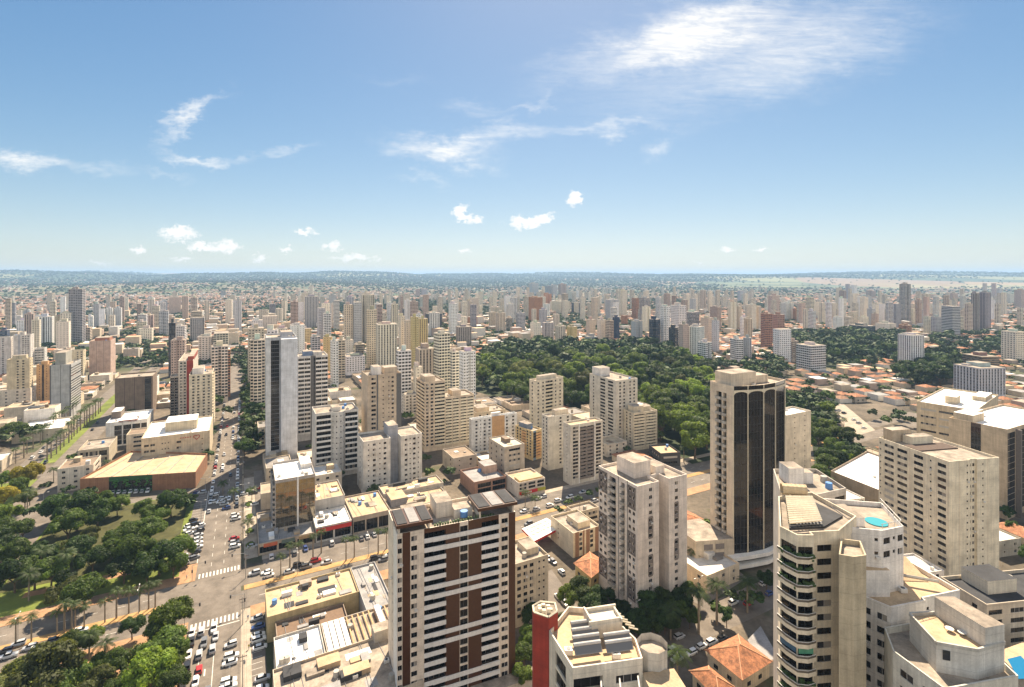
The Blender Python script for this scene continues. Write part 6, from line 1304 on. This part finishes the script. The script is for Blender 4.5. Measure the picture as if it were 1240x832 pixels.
# ------------------------------------------------------------------ cars
CARP = None
def carpaint():
    m, n, b = nt('car_paint'); oi = N(n, 'ShaderNodeObjectInfo'); n.links.new(mulc(n, oi.outputs['Color'], rng(n, noise(n, 2, 2), .3, .7, .92, 1.05)), b.inputs['Base Color']); b.inputs['Roughness'].default_value = .28; b.inputs['Coat Weight'].default_value = .6; b.inputs['Coat Roughness'].default_value = .08; return m
CARP = carpaint(); TYRE = plain('tyre_rubber', (.02, .02, .02), .9); RIM = plain('wheel_rim', (.4, .4, .4), .35, .7); LAMP = plain('lamp_glass', (.5, .48, .42), .2); TAIL = plain('tail_red', (.35, .02, .02), .3)
def loft(mb, secs, m=0, close=True):
    for i in range(len(secs) - 1):
        a, b = secs[i], secs[i + 1]; k = len(a)
        for j in range(k): mb.quad(a[j], a[(j + 1) % k], b[(j + 1) % k], b[j], m)
    if close: mb.ngon(secs[0][::-1], m); mb.ngon(secs[-1], m)
def sec(x, w, z0, z1, c=.12): return [(x, -w, z0), (x, w, z0), (x, w, z1 - c), (x, w - c * 1.2, z1), (x, -w + c * 1.2, z1), (x, -w, z1 - c)]
def car_meshes(kind):
    mb = MB()
    if kind == 'sedan': S = [(-2.15, .72, .35, .78), (-2.05, .84, .25, .92), (-1.3, .87, .22, .98), (1.0, .87, .22, .96), (1.9, .84, .25, .82), (2.15, .68, .33, .66)]; cab = [(-1.75, .64, .92), (-1.15, .60, 1.42), (.35, .60, 1.44), (1.15, .66, .93)]
    elif kind == 'hatch': S = [(-1.95, .76, .35, .85), (-1.9, .84, .25, 1.0), (-1.2, .86, .22, 1.0), (.9, .86, .22, .98), (1.7, .83, .25, .86), (1.92, .68, .33, .68)]; cab = [(-1.9, .66, .98), (-1.6, .62, 1.48), (.25, .61, 1.5), (1.05, .66, .96)]
    elif kind == 'suv': S = [(-2.2, .82, .42, 1.0), (-2.15, .9, .3, 1.12), (-1.3, .92, .28, 1.12), (1.0, .92, .28, 1.1), (2.0, .89, .3, 1.0), (2.2, .75, .4, .8)]; cab = [(-2.1, .74, 1.1), (-1.8, .70, 1.7), (.3, .69, 1.72), (1.1, .74, 1.08)]
    else: S = [(-2.4, .84, .45, 1.0), (-2.35, .9, .35, 1.08), (-.9, .9, .32, 1.08), (1.1, .9, .3, 1.08), (2.2, .88, .32, .98), (2.45, .74, .42, .8)]; cab = [(-.85, .74, 1.07), (-.7, .70, 1.66), (.45, .69, 1.68), (1.2, .74, 1.07)]
    loft(mb, [sec(*s) for s in S]); 
    g = MB(); t = cab; r0, r1 = t[1], t[2]
    def c4(a, s=1): return [(a[0], -a[1] * s, a[2]), (a[0], a[1] * s, a[2])]
    A, B, C2, D2 = [c4(x) for x in t]
    g.quad(A[1], A[0], B[0], B[1]); g.quad(C2[1], C2[0], D2[0], D2[1]); g.quad(A[0], D2[0], C2[0], B[0]); g.quad(D2[1], A[1], B[1], C2[1])
    mb.box(r0[0] - .04, -r0[1] - .01, r0[2] - .02, r1[0] + .04, r1[1] + .02, r1[2] + .05)
    for x in (r0[0] + .5, (r0[0] + r1[0]) / 2): pass
    w = MB(); R_ = .33
    for s in (-1, 1): pass
    A_ = [(math.cos(k * math.pi / 6), math.sin(k * math.pi / 6)) for k in range(12)]
    for k in range(12): a, b = A_[k], A_[(k + 1) % 12]; w.quad((a[0] * R_, -.1, a[1] * R_), (a[0] * R_, .1, a[1] * R_), (b[0] * R_, .1, b[1] * R_), (b[0] * R_, -.1, b[1] * R_))
    for y in (-.1, .1): w.ngon([(a[0] * R_, y, a[1] * R_) for a in (A_ if y < 0 else A_[::-1])]); w.ngon([(a[0] * .2, y * 1.06, a[1] * .2) for a in (A_ if y < 0 else A_[::-1])], 1)
    l = MB(); xf = S[-1][0]; l.box(xf - .08, -.62, .62 if kind in ('sedan', 'hatch') else .72, xf + .01, -.38, .78 if kind in ('sedan', 'hatch') else .9)
    tl = MB(); xb = S[0][0]; tl.box(xb - .01, -.68, .66, xb + .08, -.46, .84)
    return mb.mesh('body', [CARP]), g.mesh('window_glass', [GLD]), w.mesh('wheel', [TYRE, RIM]), l.mesh('headlight', [LAMP]), tl.mesh('tail_light', [TAIL]), S[1][1]
CARM = {k: car_meshes(k) for k in ('sedan', 'hatch', 'suv', 'pickup')}
CARC = [((.72, .72, .70), 'white', 9), ((.45, .46, .47), 'silver', 5), ((.03, .03, .033), 'black', 5), ((.16, .165, .17), 'grey', 4), ((.42, .03, .025), 'red', 1.2), ((.04, .07, .2), 'blue', 1)]
CC = random.Random(4); ncar = [0]
CARPOS = []
def car(X, Y, ang, col=None, kind=None, group='parked cars'):
    if any((X - a) ** 2 + (Y - b) ** 2 < 2.0 ** 2 for a, b in CARPOS): return
    if tk(X, Y, -.5): return
    CARPOS.append((X, Y)); c = next((t for t in CARC if t[1] == col), None) or CC.choices(CARC, [t[2] for t in CARC])[0]
    kind = kind or CC.choices(['sedan', 'hatch', 'suv', 'pickup'], [4, 5, 3, 1])[0]; me = CARM[kind]
    ang += CC.uniform(-.04, .04) + (math.pi if CC.random() < .4 else 0)
    rt = empty('parked_car', (X, Y, .05), ang); tag(rt, None, 'car', group)
    v = CC.uniform(.9, 1.08); inst('body', me[0], rt, color=tuple(k * v for k in c[0])); inst('window_glass', me[1], rt)
    if Y < 330:
        for x in (-1.3, 1.3):
            for y in (-me[5] + .08, me[5] - .08): inst('wheel', me[2], rt, (x, y, .33))
        if Y < 240:
            for y in (0, 1.0): inst('headlight', me[3], rt, (0, y, 0)); inst('tail_light', me[4], rt, (0, y + .14 if y else 0, 0))
    pend(rt, f'{c[1]} ' + {'sedan': 'saloon car', 'hatch': 'hatchback', 'suv': 'tall car', 'pickup': 'pickup'}[kind], X, Y, .7); ncar[0] += 1
aB, aA = rad(GR), rad(GR + 90)
def cpx(l, ang, g):
    for t in l:
        X, Y = P(t[0], t[1], .7); car(X, Y, ang, t[2] if len(t) > 2 else None, t[3] if len(t) > 3 else None, g)
Z7 = lambda l: [(200 + t[0] / 5.857, 690 + t[1] / 5.857, *t[2:]) for t in l]
cpx(Z7([(190, 445, 'white'), (258, 435, 'silver', 'suv'), (345, 415, 'white'), (358, 470, 'silver'), (185, 510, 'black'), (275, 520, 'grey', 'suv'), (335, 560, 'silver'), (240, 600, 'silver', 'suv'), (165, 600, 'white'), (155, 680, 'black', 'suv'), (240, 705, 'red', 'hatch'), (133, 770, 'grey'), (215, 795, 'white'), (50, 780, 'silver'), (120, 850, 'black'), (200, 880, 'white'), (300, 860, 'grey')]), aA, 'cars queueing at the crossing')
cpx(Z7([(465, 527, 'white'), (470, 610, 'white', 'suv'), (458, 655, 'white'), (450, 790, 'white', 'suv'), (445, 830, 'white'), (660, 460, 'white'), (665, 492, 'white', 'suv'), (672, 545, 'white'), (650, 340, 'silver'), (690, 720, 'black'), (690, 765, 'silver'), (685, 800, 'white'), (680, 840), (660, 400, 'blue')]), aB, 'cars angle parked by the sheds')
Z5 = lambda l: [(200 + t[0] / 5.2, 540 + t[1] / 5.2, *t[2:]) for t in l]
cpx(Z5([(150, 500, 'white'), (150, 525, 'white'), (155, 548, 'white'), (178, 465, 'black'), (195, 490, 'black'), (222, 500, 'white'), (214, 532, 'black'), (211, 560, 'silver'), (208, 585, 'white'), (205, 610, 'white'), (200, 637, 'white'), (196, 665, 'black'), (187, 700, 'grey'), (110, 690, 'silver'), (118, 712, 'grey'), (120, 740, 'white')]), rad(GR + 20), 'cars parked along the park edge')
cpx(Z5([(365, 328, 'white'), (350, 352, 'white'), (372, 365, 'silver'), (385, 390, 'blue'), (313, 350, 'white'), (312, 308, 'white'), (440, 432, 'white'), (446, 455, 'white', 'suv'), (436, 580, 'red'), (438, 604, 'silver'), (440, 630, 'white', 'suv'), (549, 600, 'silver', 'suv'), (549, 628, 'silver'), (555, 655, 'white'), (497, 300, 'white'), (556, 294, 'black', 'suv'), (608, 260, 'red'), (560, 365, 'white'), (620, 385, 'white'), (200, 293, 'blue'), (232, 293, 'silver')]), aB, 'cars parked across from the park')
for q in range(70, 330, 6):
    for p in (-12.6, -.2):
        if CC.random() < .85: c = PQ(p, q + CC.uniform(-.5, .5)); car(c.x, c.y, aA, group='cars lining the avenue')
    if CC.random() < .35: c = PQ(CC.choice([-8.5, -4]), q); car(c.x, c.y, aA, group='cars driving up the avenue')
Z3 = lambda l: [(280 + t[0] / 2.667, 520 + t[1] / 2.667, *t[2:]) for t in l]
cpx(Z3([(75, 463, 'silver'), (115, 460, 'white'), (122, 470, 'white'), (188, 458, 'silver'), (217, 437, 'black', 'suv'), (243, 442, 'grey'), (273, 423, 'red'), (308, 428, 'silver'), (465, 414, 'black', 'suv'), (490, 419, 'grey'), (512, 403, 'silver')]), aB, 'cars along the cross street')
cpx(Z3([(325, 366, 'silver'), (368, 352, 'silver'), (390, 348), (420, 351, 'grey'), (440, 345, 'white'), (462, 338), (205, 398), (240, 385, 'blue'), (130, 410, 'white'), (70, 368, 'white'), (12, 375, 'silver')]), aA, 'cars parked before the shops')
cpx([(10, 794, 'silver'), (6, 788, 'black'), (36, 783.5, 'silver'), (46, 785, 'white'), (66, 775, 'black'), (73, 778, 'grey'), (98, 763, 'white'), (22, 779)], aB, 'cars along the cross street')
cpx([(x, 596 - (x - 137) * .04, None) for x in range(137, 184, 7)], aA, 'cars before the supermarket')
cpx([(634, 619, 'white'), (650, 616, 'silver'), (666, 612, 'white', 'suv'), (676, 606, 'white'), (652, 603, 'white'), (658, 601, 'silver'), (690, 602), (706, 596), (720, 606), (736, 604), (640, 634, 'grey')], aB, 'cars on the street behind the towers')
cpx([(664, 676, 'white'), (670, 680, 'grey'), (676, 722, 'white'), (684, 730, 'silver'), (680, 692, 'white')], aA, 'cars in the yard beside the canopy')
cpx([(812, 789, 'white'), (820, 797, 'white'), (850, 782, 'white'), (862, 777, 'silver', 'suv'), (875, 772, 'black'), (837, 790, 'white'), (855, 795, 'white', 'suv'), (823, 770, 'silver'), (888, 729, 'white', 'suv'), (906, 730, 'red'), (932, 718, 'blue'), (858, 704, 'white', 'pickup'), (870, 706, 'silver'), (800, 780), (792, 786), (925, 706), (945, 712), (862, 716, 'silver', 'suv')], aB, 'cars on the shaded right street')
cpx([(1205, 642, 'red'), (1212, 646, 'white'), (1228, 640), (1236, 645, 'white'), (1040, 512), (1022, 500), (1034, 508, 'white'), (1046, 518)], rad(12), 'cars on the right hand streets')
cpx([(75, 566, 'white'), (78, 569, 'black'), (92, 565, 'white'), (100, 564), (113, 562), (60, 605, 'white'), (55, 560), (96, 546), (104, 538), (43, 572, 'white'), (36, 566), (24, 570), (118, 512), (112, 520), (60, 545), (68, 538), (50, 552)], aA, 'cars around the palm avenue')
for i in range(12): c = PQ(-118 + CC.uniform(-2, 2), 190 + i * 11); car(c.x, c.y, aA, group='cars around the palm avenue')

# ------------------------------------------------------------------ poles, lamps, signals
def pole_mesh():
    mb = MB(); mb.cyl(0, 0, 0, 9.5, .16, .11, 8); return mb.mesh('post', [CONC])
POLE = pole_mesh(); mb = MB(); mb.box(-1.1, -.06, 8.7, 1.1, .06, 8.86); mb.box(-.7, -.06, 7.6, .7, .06, 7.72); [mb.cyl(x, 0, 8.86, 9.05, .05, n=6) for x in (-1, -.4, .4, 1)]; XARM = mb.mesh('crossarm', [DKBR])
mb = MB(); mb.cyl(.45, 0, 6.6, 7.5, .28, n=10); TRF = mb.mesh('transformer', [plain('grey_steel', (.3, .3, .3), .5)])
poles = []
for i, q in enumerate(range(-92, 230, 30)):
    c = PQ(2.6, q); 
    if -24 < q < 12: c = PQ(3.6, q)
    rt = empty('utility_pole', (c.x, c.y, .1), aB); tag(rt, None, 'utility pole', 'utility poles along the avenue'); inst('post', POLE, rt); inst('crossarm', XARM, rt)
    if i % 3 == 1: inst('transformer', TRF, rt)
    pend(rt, 'concrete utility pole', c.x, c.y, 5); poles.append(c)
for i in range(len(poles) - 1):
    mb = MB(); a, b = poles[i], poles[i + 1]
    for s in (-1, -.4, .4, 1):
        prev = None
        for k in range(9):
            t = k / 8; p = a.lerp(b, t) + UA * s; v = (p.x, p.y, 9.15 - 2.4 * t * (1 - t))
            if prev: mb.tube(prev, v, .022, 3)
            prev = v
    o = mb.build('power_line', [DARK]); tag(o, None, 'power line', 'power lines along the avenue'); m_ = a.lerp(b, .5); pend(o, 'sagging power line span', m_.x, m_.y, 9)
mb = MB(); mb.cyl(0, 0, 0, 9, .11, .07, 8); mb.tube((0, 0, 9), (1.6, 0, 9.5), .05); mb.tube((0, 0, 9), (-1.6, 0, 9.5), .05); LPM = mb.mesh('post', [plain('grey_steel', (.3, .3, .3), .5)])
mb = MB(); [mb.box(x - .4, -.12, 9.42, x + .4, .12, 9.58) for x in (1.9, -1.9)]; LPH = mb.mesh('lamp_head', [FRW])
for p, q in ((-30, -8.7), (-62, -8.7), (-95, -8.7), (22, -8.7), (50, -8.7), (80, -8.7), (112, -8.7), (-15.5, 30), (-15.5, 62), (-15.5, 94), (-15.5, -40), (-15.5, -70), (3.4, 40), (3.4, 75), (90, -96.5), (120, -96.5), (150, -96.5), (-87, 110), (-98, 60)):
    c = PQ(p, q); rt = empty('street_lamp', (c.x, c.y, .1), aA if abs(q) < 12 else aB); tag(rt, None, 'street lamp', 'street lamps'); inst('post', LPM, rt); inst('lamp_head', LPH, rt); pend(rt, 'grey twin-headed street lamp', c.x, c.y, 5)
mb = MB(); mb.cyl(0, 0, 0, 6, .1, .08, 8); mb.tube((0, 0, 5.8), (4.6, 0, 6.3), .07); TSP = mb.mesh('post', [plain('grey_steel', (.3, .3, .3), .5)])
mb = MB(); mb.box(4.2, -.2, 5.5, 4.7, .2, 6.6); mb.box(-.25, -.2, 3, .25, .2, 4.1); TSH = mb.mesh('signal_head', [DARK])
for p, q, a in ((3.2, -23.6, 180), (-15, 5.8, 0), (3.2, 6.5, 180), (-15, -23.6, 0)):
    c = PQ(p, q); rt = empty('traffic_light', (c.x, c.y, .1), aB + rad(a)); tag(rt, None, 'traffic light', 'traffic lights at the crossing'); inst('post', TSP, rt); inst('signal_head', TSH, rt); pend(rt, 'traffic light on a bent arm', c.x, c.y, 4)
# planters beside the service lane
for i, q in enumerate((24, 38, 54, 70, 88)):
    c = PQ(5.5, q); rt = empty('planter', (c.x, c.y, .13), aB); tag(rt, None, 'planter', 'planters beside the avenue'); mb = MB(); mb.box(-1.8, -3, 0, 1.8, 3, .4); mb.build('kerb', [CONC], rt); inst('shrub', CR_MID[i % 5], rt, (0, 0, .5), 0, (1.8, 3.0, 1.0), GB); pend(rt, 'kerbed planter of low shrubs', c.x, c.y, .5)
# people crossing and waiting, a few pixels tall
def person(X, Y, ang, shirt, legs):
    me = bpy.data.meshes.new('person'); vs = [(0, 0, .92), (0, 0, 1.18), (0, 0, 1.42), (0, 0, 1.53), (0, 0, 1.66), (.10, 0, .88), (.12, .12, .48), (.12, .02, .06), (-.10, 0, .88), (-.12, -.08, .48), (-.12, -.2, .08), (.2, 0, 1.38), (.25, -.06, 1.1), (.24, .08, .86), (-.2, 0, 1.38), (-.25, .06, 1.1), (-.24, .14, .88)]
    ed = [(0, 1), (1, 2), (2, 3), (3, 4), (0, 5), (5, 6), (6, 7), (0, 8), (8, 9), (9, 10), (2, 11), (11, 12), (12, 13), (2, 14), (14, 15), (15, 16)]
    rr = [.15, .15, .16, .06, .11, .09, .065, .05, .09, .065, .05, .07, .05, .04, .07, .05, .04]
    me.from_pydata(vs, ed, []); o = bpy.data.objects.new('person', me); COL.objects.link(o)
    o.modifiers.new('skin', 'SKIN'); o.modifiers.new('sub', 'SUBSURF').levels = 1
    for i, s in enumerate(me.skin_vertices[0].data): s.radius = (rr[i], rr[i])
    me.skin_vertices[0].data[0].use_root = True
    m, n, b = nt('clothes'); ob = N(n, 'ShaderNodeTexCoord'); s = N(n, 'ShaderNodeSeparateXYZ'); n.links.new(ob.outputs['Object'], s.inputs[0])
    c = mixc_(n, legs, shirt, mth(n, 'GREATER_THAN', s.outputs[2], .92)); c = mixc_(n, c, (.30, .18, .12), mth(n, 'GREATER_THAN', s.outputs[2], 1.47)); c = mixc_(n, c, (.03, .02, .015), mth(n, 'GREATER_THAN', s.outputs[2], 1.68)); n.links.new(c, b.inputs['Base Color'])
    me.materials.append(m); o.location = (X, Y, .13); o.rotation_euler = (0, 0, ang); return o
PP = random.Random(8)
for p, q, sh, lg, nm in ((-17, 8, (.6, .6, .6), (.05, .06, .1), 'white shirt'), (-16.2, -25, (.4, .06, .05), (.05, .05, .05), 'red shirt'), (4.2, -30, (.1, .2, .4), (.1, .1, .1), 'blue shirt'), (-18, 14, (.06, .06, .06), (.2, .18, .15), 'black shirt'), (4.3, -46, (.5, .42, .1), (.04, .05, .1), 'yellow shirt'), (20, 11.4, (.6, .6, .58), (.05, .05, .08), 'pale shirt')):
    c = PQ(p, q); o = person(c.x, c.y, PP.uniform(0, 6), sh, lg); tag(o, None, 'person', 'people on the pavements'); pend(o, f'person in a {nm} walking', c.x, c.y, 1)

# ------------------------------------------------------------------ air, then the labels
mb = MB(); mb.box(-44000, -44000, -1.5, 44000, 44000, 270); hz = mb.build('haze', []); tag(hz, None, None, None, 'stuff'); hz['label'] = 'thin pale blue daytime haze over the city'
m = bpy.data.materials.new('air'); m.use_nodes = True; n = m.node_tree; n.nodes.clear(); o = n.nodes.new('ShaderNodeOutputMaterial'); v = n.nodes.new('ShaderNodeVolumePrincipled')
v.inputs['Color'].default_value = (.44, .68, 1, 1); v.inputs['Density'].default_value = 8e-5; v.inputs['Anisotropy'].default_value = .1; n.links.new(v.outputs[0], o.inputs['Volume']); hz.data.materials.append(m)
assign_labels()
from collections import Counter
c_ = Counter(o.get('category') for o in bpy.data.objects if o.get('category')); print('COUNTS', len(bpy.data.objects), dict(c_), 'lows', len(LOWS), 'trees', len(TREES), 'cars', ncar[0])
